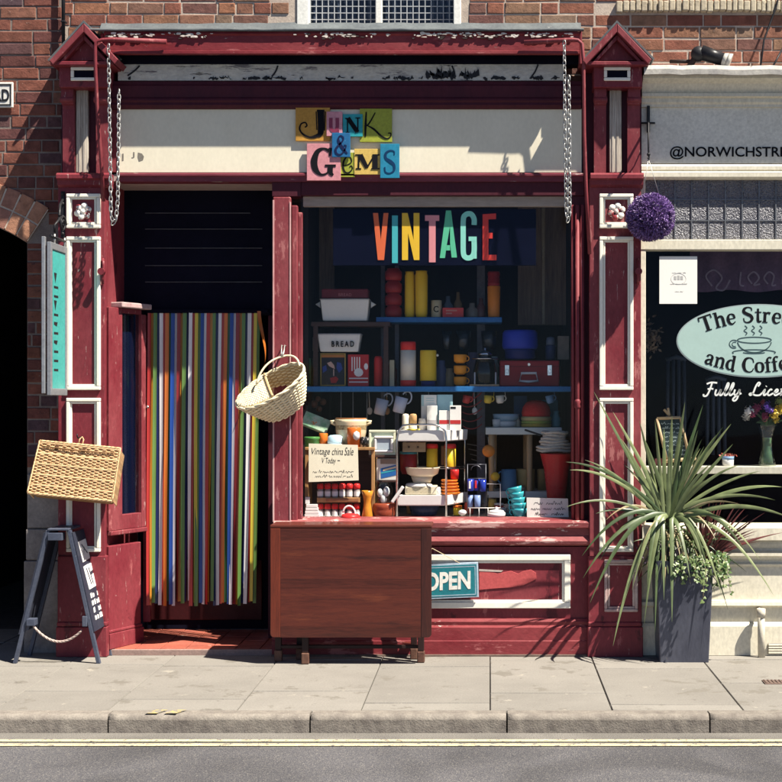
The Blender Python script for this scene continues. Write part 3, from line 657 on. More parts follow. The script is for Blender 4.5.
# --- window right jamb: clustered colonnettes
b = MB(); b.pbox(571.5, 586, 195.8, 530, .02, .12, .003); b.build('window_jamb', DARKRED, SH)
b = MB()
for px, Yc, rr in ((573.2, .012, .011), (577.4, -.012, .013), (582.2, -.005, .012)):
    b.tube([(X(px, Yc), Yc, Z(526, Yc)), (X(px, Yc), Yc, Z(205, Yc))], rr, 12)
b.lathe([(.012, -.03), (.02, -.018), (.016, 0), (.021, .014), (.012, .03)], (X(577.4, -.012), -.012, Z(404, -.012)), 14)
b.build('colonnette', REDW, SH)
b = MB(); b.pbox(582.2, 602, 65, 655, .03, .14); b.build('back_board', DARKRED, SH)
# --- glass
b = MB(); b.pbox(300.5, 573, 195.2, 521, .035, .041); b.build('pane', glass('shop_glass', (.99, .99, .99), .3), SH)
# window trim inside: blind roller strip, thin vertical joint
b = MB(); b.pbox(303, 572, 196.2, 206.5, .05, .09, .003); b.build('blind_roller', surf('dull_beige_blind', (.40, .33, .27), (.32, .26, .22), 4, .8, .2, (.2, 1, 1)), SH)
# --- sill and stall riser
z = lambda py: Z(py, -.06)
b = MB(); b.yprism([(.12, Z(517.5, .05)), (.045, Z(518.2, .05)), (-.038, z(521.3)), (-.046, z(523.3)), (-.044, z(527.8)), (-.022, z(529.5)), (-.022, z(536)), (-.028, z(537.5)), (-.042, z(541.5)), (-.038, z(544.5)), (-.012, z(546.5)), (.12, z(546.5))], X(273.5, -.05), X(589.5, -.05))
b.build('window_sill', surf('scuffed_sill_paint', (.19, .035, .04), (.29, .085, .085), 4, .55, .45, (.4, 1, 1), [((.50, .27, .25), .43, 6, (.4, 1, 1.5)), ((.62, .52, .46), .36, 14, (.5, 1, 2)), ((.08, .05, .05), .27, 20, (1, 1, 1))]), SH)
b = MB(); b.pbox(272.4, 594, 546.8, 624, 0, .12); b.build('stall_riser', RED, SH)
b = MB(); frame(b, 318, 570.5, 554.5, 608.5, 6.2, -.020, .004, .004); frame(b, 324.4, 564.2, 560.9, 602.1, 2.2, -.010, .004, .002)
pmo = b.build('panel_moulding', WHITE, SH)
b = MB(); r = random.Random(41)                    # torn paint layer on the panel
b.pprism([(479, 571), (490, 571.5), (497, 573.5), (503, 572.5), (511, 571), (518, 573.8), (523, 571.2), (531, 569.6), (536, 573), (536.5, 579), (524, 585), (510, 587.5), (494, 588.5), (479, 590)], -.0055, .002, .001)
b.build('torn_paint', surf('old_pink_red_paint', (.46, .085, .085), (.40, .07, .075), 5, .6, .2), SH)
b = MB(); b.pprism([(479, 569.2), (503, 570.6), (501, 572), (479, 571.2)], -.007, .002); b.build('paint_edge', surf('raw_pale_edge', (.5, .42, .38), scale=9), SH)
b = MB(); z = lambda py: Z(py, -.03)
b.yprism([(.12, z(619)), (-.012, z(619.2)), (-.024, z(622)), (-.020, z(625.5)), (-.036, z(627.5)), (-.040, z(640)), (-.044, z(641)), (-.046, -.01), (.12, -.01)], X(272.2, -.03), X(594, -.03))
b.build('plinth', REDP, SH)
b = MB(); b.box(X(272, -.03), X(590, -.03), -.058, .1, -.01, .012, .003); b.build('ground_batten', surf('dirty_batten', (.16, .11, .09), (.09, .07, .06), 9, .9, .5), SH)
# --- the two pilasters
def pilaster(dx, left):
    P = lambda px: px + dx
    b = MB(); yb = .13
    pw0, pw1 = (P(589.5), P(641)) if not left else (P(591.5), P(638.5))
    b.box(X(pw0, -.05), X(pw1, -.05), -.05, yb, 0.0, Z(178, -.05), .004)
    po = b.build('pilaster', REDW if not left else RED, SH)
    F = -.05
    # panels: white mouldings, raised in two steps, over a recessed-looking field
    for py0, py1 in ((193.5, 228), (236.5, 390), (398, 552)):
        b = MB(); frame(b, P(599.5), P(633.5), py0, py1, 3.6, F - .022, F + .002, .004); frame(b, P(603.3), P(629.7), py0 + 3.8, py1 - 3.8, 2.0, F - .011, F + .002, .002)
        b.build('panel_moulding', WHITE, po)
    if not left:
        b = MB(); frame(b, P(604.5), P(638), 560, 612, 3.0, F - .034, F - .012, .004); frame(b, P(607.7), P(634.8), 563.2, 608.8, 2.2, F - .024, F - .012, .003); b.build('panel_moulding', surf('scuffed_trim', (.55, .46, .42), (.40, .26, .25), 9, .6, .4), po)
    # rosette in the square panel
    b = MB(); r = random.Random(31 + left)
    cx, cz = X(P(616.5), F), Z(211.5, F)
    for k in range(6):
        a = k * PI / 3 + .3; q = .034
        b.ball((cx + q * math.cos(a), F - .003, cz + q * math.sin(a)), .021, 10, 1, .5, 1)
    b.ball((cx, F - .006, cz), .016, 10, 1, .7, 1)
    b.build('rosette', surf('flaking_white_rosette', (.26, .03, .04), (.3, .05, .06), 9, .6, .5, flecks=[((.80, .76, .70), .50, 16, (1, 1, 1))], island=.4), po)
    # base block
    b = MB(); b.box(X(pw0 - 1, -.07), X(pw1 + 1, -.07), -.062, yb, 0, Z(556, -.06), .005)
    b.box(X(pw0 - 2, -.07), X(pw1 + 2, -.07), -.074, yb, 0, Z(627, -.07), .005); b.box(X(pw0 - 1.6, -.07), X(pw1 + 1.6, -.07), -.070, yb, Z(626.7, -.07), Z(622, -.07), .008)
    b.build('base', RED, po)
    # capital
    b = MB(); z = lambda py: Z(py, -.08)
    b.yprism([(yb, z(173)), (-.085, z(173)), (-.098, z(175)), (-.098, z(178.6)), (-.078, z(180)), (-.074, z(184.5)), (-.052, z(187)), (yb, z(187))], X(P(590.5), -.08), X(P(643.5), -.08))
    b.build('capital', RED, po)
    # recessed panel with a bare wooden strip between two consoles
    b = MB(); b.pbox(P(595), P(641.5), 86, 173, -.012, yb); b.build('console_back', DARKRED, po)
    b = MB(); b.pbox(P(609.5), P(621.5), 88, 172.5, -.040, -.013, .004); b.pbox(P(612), P(614), 88.5, 172.4, -.044, -.04, .001); b.pbox(P(616.5), P(618.8), 88.5, 172.4, -.044, -.04, .001); b.build('wooden_strip', OLDWOOD, po)
    for q in (0, 1):
        b = MB(); a0, a1_ = (594.5, 606.5) if q == 0 else (628, 640.5)
        z = lambda py: Z(py, -.1)
        b.yprism([(-.01, z(88)), (-.088, z(88)), (-.092, z(96)), (-.086, z(101)), (-.078, z(103.5)), (-.064, z(104)), (-.060, z(108)), (-.058, z(125)), (-.055, z(150)), (-.053, z(172)), (-.01, z(172.6))], X(P(a0), -.09), X(P(a1_), -.09))
        co = b.build('console', REDW, po)
        b = MB(); zc, k = z(99), .0185
        b.tube([(X(P(a0) - .8, -.09), -.080, zc), (X(P(a1_) + .8, -.09), -.080, zc)], k, 14); b.build('scroll', REDW, co)
    # block with the white-framed slot
    b = MB(); b.box(X(P(593.5), -.11), X(P(642), -.11), -.128, yb, Z(88, -.11), Z(66, -.11), .004); bl = b.build('gable_block', RED, po)
    b = MB(); frame(b, P(604), P(630.5), 66.8, 80.5, 3.2, -.142, -.129, .004); b.build('slot_frame', WHITE, bl)
    b = MB(); b.pbox(P(607.4), P(627.1), 70, 77.3, -.1305, -.127); b.build('slot', NAVY, bl)  # solid near-black plate painted in place of a hollow's shade
    # gable
    yf = -.205
    pts = [(585, 63.8), (617, 24.5), (651, 62.2)]
    b = MB(); b.pprism([(P(596), 60.5), (P(616.8), 36.5), (P(638.5), 60.5)], -.118, yb, .002); b.build('tympanum', REDW, po)
    for q in (0, 1):
        b = MB()
        if q == 0: c = [(582.6, 60.5), (586.2, 64.6), (617, 32.0), (617, 23.2)]
        else: c = [(617.2, 23.2), (617.2, 32.0), (648, 64.0), (651.6, 59.4)]
        b.pprism([(P(u), v) for u, v in c], yf, yb, .004)
        if q == 0: c = [(591, 63.9), (594.5, 64.1), (617, 39.6), (617, 34.2)]
        else: c = [(617.2, 34.2), (617.2, 39.6), (640.5, 64.0), (644, 63.6)]
        b.pprism([(P(u), v) for u, v in c], -.17, yb, .003)
        b.build('gable_rake', REDW, po)
    b = MB(); b.box(X(P(585.5), -.15), X(P(648.5), -.15), -.185, yb, Z(66.4, -.15), Z(62.4, -.15), .004); b.build('gable_cornice', RED, po)
    b = MB()
    b.pprism([(P(580.8), 60.0), (P(582.6), 61.0), (P(617), 22.8), (P(653), 59.6), (P(654.6), 58.4), (P(617), 20.2)], -.05, yb + .0)
    b.build('lead_cap', LEAD, po)
    # holdfast on the side
    b = MB(); hx, hz = X(P(638 if not left else 636.5), -.06), Z(272, -.06)
    b.tube([(hx, -.05, hz), (hx, -.085, hz)], .013, 12); b.tube([(hx, -.083, hz), (hx, -.110, hz)], .021, 14); b.tube([(hx - .002, -.058, hz + .08), (hx + .006, -.07, hz + .04), (hx, -.075, hz - .04), (hx - .002, -.058, hz - .07)], .008, 8)
    b.build('blind_hook', RED, po)
    return po
pilaster(0, False)
pilaster(-533.5, True)
# --- chains of the old blind
STEEL = surf('weathered_steel', (.55, .55, .53), (.38, .37, .35), 25, .4, .2, metal=.7)
def chain(path, label):
    b = MB(); pts = [Vector(p) for p in path]; L_ = [0]
    for a, c in zip(pts, pts[1:]): L_.append(L_[-1] + (c - a).length)
    n = int(L_[-1] / .0285); r = random.Random(len(label))
    for i in range(n):
        s = L_[-1] * (i + .5) / n; k = max(j for j in range(len(L_)) if L_[j] <= s); k = min(k, len(pts) - 2)
        t = (s - L_[k]) / (L_[k + 1] - L_[k]); p = pts[k].lerp(pts[k + 1], t); d = (pts[k + 1] - pts[k]).normalized()
        ax = d.cross(Vector((0, 1, 0))).normalized(); rot = (i % 2) * PI / 2 + PI / 4 + r.uniform(-.3, .3)
        u = Matrix.Rotation(rot, 3, d) @ ax
        b.tube([p + d * .0205 * math.cos(a) + u * .0098 * math.sin(a) for a in [2 * PI * q / 10 for q in range(10)]], .0034, 5, True)
    return tag(b.build('chain', STEEL), label, 'chain', 'chains of the old blind')
yc = -.20
chain([W(108.5, 44, yc), W(109.5, 120, yc), W(111, 215, yc), W(113.2, 223, yc), W(116, 219, yc), W(117.8, 200, yc), W(118.6, 140, yc + .02), W(119, 90, yc + .05)], 'pale steel chain looped beside the left pilaster near the doorway')
chain([W(564.2, 41, yc), W(564.8, 120, yc), W(566.3, 214, yc), W(568, 220, yc), W(569.6, 214, yc), W(569.6, 150, yc), W(568.8, 76, yc + .03)], 'pale steel chain looped over the window beside the right pilaster')
# --- room behind the window
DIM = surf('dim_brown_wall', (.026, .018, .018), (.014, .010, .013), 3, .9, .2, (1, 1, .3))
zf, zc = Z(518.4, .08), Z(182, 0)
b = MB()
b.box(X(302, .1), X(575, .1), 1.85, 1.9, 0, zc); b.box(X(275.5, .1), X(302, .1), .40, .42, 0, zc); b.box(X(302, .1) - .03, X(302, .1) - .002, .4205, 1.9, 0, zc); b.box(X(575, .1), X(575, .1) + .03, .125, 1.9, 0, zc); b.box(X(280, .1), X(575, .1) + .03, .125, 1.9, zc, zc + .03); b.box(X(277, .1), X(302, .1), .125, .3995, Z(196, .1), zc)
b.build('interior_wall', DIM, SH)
b = MB(); b.box(X(277.5, .1), X(575, .1), .1245, .3995, zf - .03, zf - .0015); b.box(X(302, .1), X(575, .1), .4, 1.0, zf - .03, zf - .0015); b.build('display_floor', surf('painted_display_floor', (.42, .38, .34), (.3, .26, .24), 5, .7, .2), SH)
b = MB(); b.pbox(518, 566, 206, 325, 1.0, 1.04); b.pbox(304, 334, 206, 300, 1.0, 1.04); b.build('display_back', wood('dim_panel_wood', (.26, .19, .15), (.12, .09, .075), 'z', 1.2, .8), SH)
b = MB(); b.pbox(542, 545, 206, 324, .9, .93, .002); b.build('display_back_batten', surf('pale_batten', (.35, .30, .22), scale=6), SH)
# ================================================================ strip curtain in the doorway
YC = .345
cu = empty('strip_curtain', W(206, 605, YC), 'curtain of long multicoloured plastic strips hanging in the shop doorway', 'door curtain')
cset = {}
def strip_mat(k, c):
    if k not in cset:
        m, nt, out = new_mat('plastic_strip_' + k); L = nt.links.new
        v = coords(nt, (1, 1, .3)); n1 = N(nt, 'ShaderNodeTexNoise', Scale=9, Detail=5); L(v, n1.inputs['Vector'])
        c = tuple(x * (.98 if min(c) > .5 else .95) for x in c)
        r = ramp(nt, [(.3, tuple(x * .85 for x in c)), (.7, tuple(min(.85, x * 1.1) for x in c))]); L(n1.outputs['Fac'], r.inputs[0])
        p = N(nt, 'ShaderNodeBsdfPrincipled', Roughness=.32); L(r.outputs[0], p.inputs['Base Color'])
        tl = N(nt, 'ShaderNodeBsdfTranslucent'); L(r.outputs[0], tl.inputs[0])
        mx = N(nt, 'ShaderNodeMixShader'); mx.inputs[0].default_value = .12; L(p.outputs[0], mx.inputs[1]); L(tl.outputs[0], mx.inputs[2]); L(mx.outputs[0], out.inputs[0]); cset[k] = m
    return cset[k]
SC = {'red': (.45, .035, .03), 'darkred': (.28, .025, .03), 'orange': (.62, .17, .03), 'ochre': (.56, .23, .03), 'yellow': (.66, .50, .05), 'green': (.13, .24, .06), 'darkgreen': (.05, .14, .06), 'blue': (.015, .06, .30), 'navy': (.012, .02, .10), 'white': (.78, .75, .76), 'lilac': (.66, .62, .66)}
b = MB(); b.pbox(146, 268, 309.5, 313, YC - .012, YC + .02, .003); b.build('curtain_rail', NAVY, cu)
seq = (['red', 'ochre', 'green', 'navy', 'white', 'red', 'orange', 'darkgreen', 'blue', 'lilac', 'darkred', 'ochre', 'green', 'navy', 'white', 'red', 'yellow', 'green', 'blue', 'white'] * 2)[:38] or ['red', 'ochre', 'green', 'navy', 'white', 'red', 'ochre', 'green', 'navy', 'lilac', 'darkred', 'ochre', 'darkgreen', 'navy', 'white', 'red', 'yellow', 'green', 'blue', 'white', 'red', 'ochre', 'green', 'navy', 'white', 'red', 'ochre', 'yellow', 'blue', 'white', 'red', 'ochre', 'green', 'navy', 'white']
r = random.Random(77)
for i, k in enumerate(seq):
    px = 149.5 + (258.5 - 149.5) * i / (len(seq) - 1); pb = 148 + (254 - 148) * i / (len(seq) - 1) + r.uniform(-.5, .5)
    w = r.uniform(3.1, 3.8); yy = YC + (.006 if i % 2 else -.006) + r.uniform(-.007, .007); ye = 603 + r.uniform(-2.2, 3)
    a1 = r.uniform(-.6, .6); a2 = r.uniform(-.6, .6); ph = r.uniform(0, 6); wv = r.uniform(.2, 1.0)
    b = MB(); b.sm = True; rows = []
    n = 22
    for j in range(n + 1):
        t = j / n; pc = px + (pb - px) * t + wv * math.sin(3.2 * t + ph) * t; tw = a1 * t * math.sin(2.4 * t + ph) + a2 * t * t
        py = 311 + (ye - 311) * t; hw = w / 2 * sc(YC)
        c = Vector((X(pc, yy), yy + .012 * math.sin(2 * t + ph) * t, Z(py, yy)))
        d_ = Vector((math.cos(tw), math.sin(tw), 0)); nn = Vector((-d_.y, d_.x, 0))
        rows.append([b._v(c + d_ * hw * q + nn * .002 * (1 - q * q)) for q in (-1, -.4, .4, 1)])
    for u, v in zip(rows, rows[1:]):
        for q in range(3): b.face([u[q], u[q + 1], v[q + 1], v[q]])
    b.build('strip', strip_mat(k, SC[k]), cu)
# one strip pushed aside, hooked back by the basket
b = MB(); b.sm = True; rows = []
for j in range(19):
    t = j / 18; px = 259 + 11 * t ** 2 * (1 - t) * 4; py = 311 + 66 * t; yy = YC - .05 - .05 * t
    c = W(px, py, yy); tw = 2.2 * t; d_ = Vector((math.cos(tw), math.sin(tw), 0))
    rows.append([b._v(c + d_ * .011 * q) for q in (-1, 0, 1)])
for u, v in zip(rows, rows[1:]):
    for q in range(2): b.face([u[q], u[q + 1], v[q + 1], v[q]])
b.build('strip', strip_mat('orange', SC['orange']), cu)

# ================================================================ drop-leaf table against the stall riser
yt = -.335
tb = empty('drop_leaf_table', (X(351, -.2), -.2, 0), 'dark mahogany drop leaf table standing folded on the pavement in front of the window', 'table')
MAH = wood('mahogany', (.098, .021, .012), (.052, .011, .008), 'x', 2.6, .42, .25, 14, [((.035, .009, .007), .37, 3.4, (.35, 1, 3.4)), ((.13, .032, .015), .36, 5, (.4, 1, 3))], coat=.1)
MAHZ = wood('mahogany_upright', (.14, .026, .012), (.05, .010, .006), 'z', 1.6, .42, .3, 9, [((.03, .008, .006), .33, 4, (3, 1, .35))], coat=.15)
k = sc(yt); xl_, xr_ = X(270.2, yt), X(431.5, yt); zt2, zb2 = Z(528.5, yt), Z(637.5, yt)
b = MB(); rr = .022                                   # hanging leaf with two rounded lower corners, in boards
def rounded(x0, x1, z0, z1, rl, rr2):
    p = [(x0, z1)]
    p += [(x0 + rl - rl * math.cos(R(a)), z0 + rl - rl * math.sin(R(a))) for a in range(0, 91, 15)] if rl else [(x0, z0)]
    p += [(x1 - rr2 + rr2 * math.sin(R(a)), z0 + rr2 - rr2 * math.cos(R(a))) for a in range(0, 91, 15)] if rr2 else [(x1, z0)]
    return p + [(x1, z1)]
xa, xb = xl_ + 10.2 * k, xr_ - 10.6 * k
b.prism(rounded(xl_, xa - .0006, zb2, zt2, rr, 0), yt, yt + .018, .003); lf = b.build('leaf_clamp', MAHZ, tb)
b = MB(); b.prism(rounded(xb + .0006, xr_, zb2, zt2, 0, rr), yt, yt + .018, .003); b.build('leaf_clamp', wood('mahogany_upright_dark', (.055, .014, .010), (.022, .007, .006), 'z', 1.6, .42, .3, 9, coat=.15), tb)
MAHB = wood('shaded_underframe', (.022, .007, .006), (.010, .004, .004), 'z', 2.6, .6)  # shade behind the hanging leaf put into the leg and stretcher colour
MAHD = wood('mahogany_dark_strip', (.075, .016, .010), (.030, .007, .005), 'x', 2.6, .42, .3, 9, coat=.1)
for (p0, p1, mw) in ((528.5, 540.6, MAHD), (540.64, 578.8, MAH), (578.84, 588.5, MAHD), (588.54, 626, MAH), (626.04, 637.5, MAHD)):
    b = MB(); b.box(xa, xb, yt + .0012, yt + .017, Z(p1, yt), Z(p0, yt), 0); b.build('leaf_board', mw, tb)
b = MB(); b.box(xl_ - .003, xr_ + .003, yt + .004, -.11, zt2 + .001, zt2 + .021, .006); b.build('tabletop', MAH, tb)
b = MB(); b.box(xl_ + .05, xr_ - .05, -.27, -.15, zt2 - .10, zt2 - .001, .003); b.build('apron', MAH, tb)
for px, yy in ((278.5, -.20), (305.5, -.29), (421, -.24), (300, -.14), (414, -.13)):
    b = MB(); x = X(px, yy); b.box(x - .018, x + .018, yy - .018, yy + .018, .068, zt2 - .102, .003); b.build('leg', MAHB, tb); b = MB(); b.box(x - .022, x + .022, yy - .024, yy + .024, .0, .066, .006); b.build('foot', surf('scuffed_brown_foot', (.15, .08, .055), (.07, .03, .022), 14, .6, .4), tb)
b = MB(); b.box(X(281, -.2), X(418, -.2), -.215, -.185, .075, .095, .003); b.build('stretcher', MAHB, tb); b = MB(); b.box(X(402, -.13), X(412, -.13), -.128, -.04, .06, .085, .003); b.build('stretcher', MAH, tb)

# ================================================================ OPEN sign hung on the stall riser
ys = -.040
osn = empty('open_sign', (X(452, ys), ys, Z(600, ys)), 'teal OPEN sign hanging from a string on the stall riser panel beside the table', 'sign')
TEAL = surf('teal_enamel', (.022, .19, .225), (.017, .15, .185), 6, .35, .08)
LB = surf('pale_blue_edge', (.42, .52, .62), scale=8, rough=.4)
b = MB(); b.pprism([(406, 565.2), (478, 562.2), (478.8, 597.2), (406.4, 600.3)], ys, ys + .012, .002); b.build('board', LB, osn)
b = MB(); b.pprism([(408, 567.0), (476.4, 564.2), (477.0, 595.6), (408.4, 598.4)], ys - .0015, ys + .001); b.build('face', TEAL, osn)
b = MB()
for c in ([(409.5, 568.5), (475.2, 565.9), (475.2, 566.6), (409.5, 569.2)], [(409.8, 596.6), (475.8, 593.9), (475.8, 594.6), (409.8, 597.3)], [(474.6, 566.7), (475.3, 566.7), (475.9, 593.8), (475.2, 593.8)]):
    b.pprism(c, ys - .0022, ys - .0014)
b.build('border_line', LB, osn)
def skew(p0, p1, t, bt, drop):
    return lambda u, w: (X(p0 + (p1 - p0) * u, ys), Z(bt + (t - bt) * w - drop * u, ys))
b = MB(); b.text('OPEN', 0, 0, 0, 0, ys - .0032, .002, .035, fn=skew(424.5, 470.5, 572.8, 591.2, 2.2), spacing=1.0); b.build('lettering', surf('white_sign_paint', (.82, .80, .74), scale=9, rough=.5), osn)
b = MB(); b.tube([W(460.5, 563.6, ys + .004), W(432.5, 548.5, ys - .03), W(404, 565, ys + .004)], .0022, 6); b.build('string', surf('jute_string', (.62, .50, .33), scale=60), osn)

# ================================================================ A-board
ab = empty('a_board', (X(58, -.15), -.13, 0), 'dark blue grey A board with chalked face on the pavement by the doorway', 'signboard')
AB = surf('dark_blue_grey_board', (.022, .026, .044), (.034, .038, .056), 6, .5, .25, flecks=[((.12, .12, .15), .3, 18, (1, 1, .4))])
ABL = surf('blue_grey_frame', (.050, .060, .092), (.075, .085, .118), 6, .5, .25, flecks=[((.30, .30, .33), .3, 18, (1, 1, .4))])
yF, yB = -.285, .005; top = .772
def leaf(xt, xb_, right):
    """one leaf of the frame: rails run along y, uprights lean"""
    def at(t): return xt + (xb_ - xt) * (1 - t / top) if False else xt + (xb_ - xt) * (top - t) / top
    th = .022 if right else -.022
    for y0, y1 in ((yF, yF + .026), (yB - .026, yB)):
        b = MB(); q = [(at(top), top), (at(top) + th, top), (at(0) + th, 0), (at(0), 0)]; b.prism(q, y0, y1, .002); b.build('upright', ABL, ab)
    b = MB(); lo = .185 if right else .17
    q = [(at(top - .012) + th * 1.01, top - .012), (at(top - .012) + th * 1.4, top - .012), (at(lo) + th * 1.4, lo), (at(lo) + th * 1.01, lo)]
    b.prism(q, yF + .002, yB - .002); pn = b.build('panel', AB, ab); return at, th, pn
xtR, xbR, xtL, xbL = X(66, -.28) + .006, X(96.5, -.28), X(51.5, -.28) - .01, X(14.5, -.28) + .012
atR, thR, pnR = leaf(xtR, xbR, True)
leaf(xtL, xbL, False)
for zc_, dz in ((top - .035, .022), (.30 - .06, .02)):
    xL = xtL + (xbL - xtL) * (top - zc_) / top
    b = MB(); b.box(xL + .001, xL + (.085 if zc_ > .5 else .05), yF - .012, yF + .05, zc_ - dz, zc_ + dz, .003); b.build('hinge_block' if zc_ > .5 else 'rope_block', ABL, ab)
b = MB(); xR = atR(.235); b.box(xR - .03, xR - .001, yF - .004, yF + .04, .215, .275, .003); b.build('rope_block', ABL, ab)
b = MB(); b.box(xtL - .012, xtR + .012, yF - .004, yB + .004, top, top + .012, .003); b.build('top_rail', ABL, ab)
p0, p1 = Vector((X(33, yF), yF + .015, Z(627, yF))), Vector((X(81, yF), yF + .01, Z(631, yF)))
pts = bez(p0, (p0 + p1) / 2 + Vector((0, 0, -.15)), p1, 26)
b = MB()
for q in range(3):
    b.tube([p + Vector((0, .0045 * math.cos(i * 1.1 + q * 2.09), .0045 * math.sin(i * 1.1 + q * 2.09))) for i, p in enumerate([p0.lerp(p0, 0)] + [pts[0].lerp(pts[0], 0)] + pts)], .0042, 6)
b.build('rope', surf('pink_hemp_rope', (.50, .40, .36), (.36, .27, .24), 60, .9, .4), ab)
CHK = surf('chalk_white', (.75, .73, .70), (.60, .59, .58), 30, .9, .2)
def onface(mb, pts):
    """polygon given as (fraction across y, height) standing on the chalked face"""
    v = [(yF + (yB - yF) * u, z) for u, z in pts]
    n_ = [mb._v((atR(z) + thR * 1.4 + .0022, y, z)) for y, z in v]; f_ = [mb._v((atR(z) + thR * 1.4 - .0005, y, z)) for y, z in v]
    mb.face(n_)
    for i in range(len(v)): j = (i + 1) % len(v); mb.face([n_[i], n_[j], f_[j], f_[i]])
b = MB(); r = random.Random(5)
onface(b, [(.22, .70), (.76, .705), (.78, .59), (.24, .58)])
onface(b, [(.20, .555), (.50, .56), (.78, .56), (.80, .52), (.60, .515), (.55, .49), (.80, .50), (.82, .425), (.26, .42)])
for row in range(4):
    z = .395 - row * .042
    for u in (.24, .40, .58, .72):
        if r.random() < .9: onface(b, [(u + r.uniform(0, .03), z), (u + .12, z + r.uniform(-.006, .006)), (u + .11, z - .024), (u + r.uniform(0, .02), z - .026)])
b.build('chalk_lettering', CHK, pnR)
b = MB()
for u0, z0, u1, z1 in ((.36, .68, .64, .62), (.36, .62, .52, .66), (.34, .54, .46, .44), (.5, .54, .58, .44)):
    q = [(u0, z0), (u0 + .05, z0 + .004), (u1 + .05, z1 + .004), (u1, z1)]
    v = [(yF + (yB - yF) * u, z) for u, z in q]; b.face([b._v((atR(z) + thR * 1.4 + .003, y, z)) for y, z in v])
b.build('chalk_rubbing', AB, pnR)

# ================================================================ wicker
WICK = surf('golden_wicker', (.68, .47, .27), (.54, .34, .17), 40, .6, .3, island=.22)
WICKD = surf('brown_wicker', (.30, .17, .08), (.20, .11, .05), 40, .6, .3, island=.25)
PALEW = surf('pale_wicker', (.80, .71, .50), (.70, .59, .38), 40, .6, .3, island=.15)
PALED = surf('shaded_split_wicker', (.42, .31, .17), (.34, .24, .12), 40, .6, .3, island=.2)
hm = empty('wicker_hamper', W(79, 505, -.2), 'flat golden wicker hamper hanging by its lid from a hook on the left pilaster', 'hamper')
Mh = Matrix.Translation(W(80.5, 446, -.17)) @ Matrix.Rotation(R(5.5), 4, 'Y') @ Matrix.Rotation(R(-20), 4, 'X')
HW, HH, HD = .235, .315, .115
def hb(): b = MB(); b.M = Mh; return b
def taper(v): return 1 + .04 * (v / HH)
# body behind the weave
b = hb(); b.box(-HW + .006, HW - .006, -.004, HD - .01, -HH + .006, -.006, .01); b.build('body', WICKD, hm)
b = hb(); pitch = .0092; nrow = int(HH / pitch); ns = 20
for i in range(nrow):
    v = -.006 - i * pitch; band = i % 7 == 0; rad_ = .0058 if band else .0042; pts = []
    for j in range(ns * 2 + 1):
        u = -HW * taper(-v) + 2 * HW * taper(-v) * j / (ns * 2); pts.append((u, -.008 + (.0042 if (j + 2 * (i % 2)) % 4 < 2 else -.0042) * (0 if band else 1) - (.003 if band else 0), v + .0006 * math.sin(j * 1.7 + i)))
    b.tube(pts, rad_, 6)
b.build('weave', WICK, hm)
b = hb()
for j in range(ns + 1):
    u = (-1 + 2 * j / ns) * (HW - .006); b.tube([(u, -.008, -.004), (u * 1.03, -.008, -HH + .004)], .0035, 5)
b.build('stake', WICKD, hm)
b = hb()
for s in (-1, 1):
    for i in range(nrow):
        v = -.006 - i * pitch; u = s * HW * taper(-v); b.tube([(u, -.006 + q * HD / 8, v + (.002 if q % 2 else -.002)) for q in range(9)], .0042, 5)
b.build('side_weave', WICK, hm)
b = hb()
for q in range(3):
    b.tube([(-HW - .004 + (2 * HW + .008) * j / 30, -.012 + .004 * math.sin(j * 1.3 + q * 2.1), .004 + .004 * math.cos(j * 1.3 + q * 2.1)) for j in range(31)], .0045, 6)
    b.tube([(-HW * 1.05 + 2.1 * HW * j / 30, -.012 + .004 * math.sin(j * 1.3 + q * 2.1), -HH - .002 + .004 * math.cos(j * 1.3 + q * 2.1)) for j in range(31)], .0045, 6)
    for s in (-1, 1): b.tube([(s * (HW * taper(HH * j / 20) + .003), -.012 + .004 * math.sin(j * 1.3 + q * 2.1), -HH * j / 20 + .004 * math.cos(j * 1.3)) for j in range(21)], .0045, 6)
b.build('rim', WICK, hm)
b = hb(); b.tube([(-HW * .93, -.022, -.030), (-.02, -.026, -.036), (HW * .90, -.022, -.030)], .0042, 6); b.build('fastening_rod', WICKD, hm)
b = hb()
for u in (-.13, .03):
    b.box(u - .010, u + .010, -.021, -.014, -.040, -.012, .003)
b.build('leather_strap', surf('brown_leather', (.10, .045, .02), scale=20, rough=.5), hm)
b = hb(); b.tube([(-.012, -.004, .006), (-.010, -.006, .04), (.002, -.004, .055), (.012, -.006, .04), (.010, -.004, .004)], .0045, 6); b.build('handle_loop', WICK, hm)
hkM = W(82, 437, -.06)
b = MB(); b.tube([hkM + Vector((0, .01, 0)), hkM + Vector((0, -.05, 0)), hkM + Vector((0, -.085, -.005)), hkM + Vector((0, -.10, .006)), hkM + Vector((0, -.10, .02))], .004, 7); tag(b.build('hook', BLACK), 'small black iron hook in the left pilaster holding the wicker hamper', 'hook')

# oval shopping basket hung by its handle on the pier
bk = empty('wicker_basket', W(270, 410, -.2), 'pale oval wicker basket with half lid hanging tilted beside the doorway', 'basket')
A_, B_, D_ = .222, .125, .185
Mk = Matrix.Translation(W(270.5, 386.5, -.17)) @ Matrix.Rotation(R(-30), 4, 'Y') @ Matrix.Rotation(R(38), 4, 'X')
def kb(): b = MB(); b.M = Mk; return b
def bowl(t, a, off=0):     # t 0 at the rim .. 1 at the base; a angle
    s = (1 - .42 * t ** 1.3); return Vector((((A_ - .0) * s + off) * math.cos(a) + .0 * t, (B_ * (1 - .30 * t ** 1.5) + off) * math.sin(a), -D_ * t))
NS = 36
b = kb(); rows_ = 18
for i in range(rows_ + 1):
    t = i / rows_
    b.tube([bowl(t, 2 * PI * j / (NS * 2), (.004 if (j + 2 * (i % 2)) % 4 < 2 else -.004)) for j in range(NS * 2)], .0058, 6, True)
b.build('weave', PALEW, bk)
b = kb()
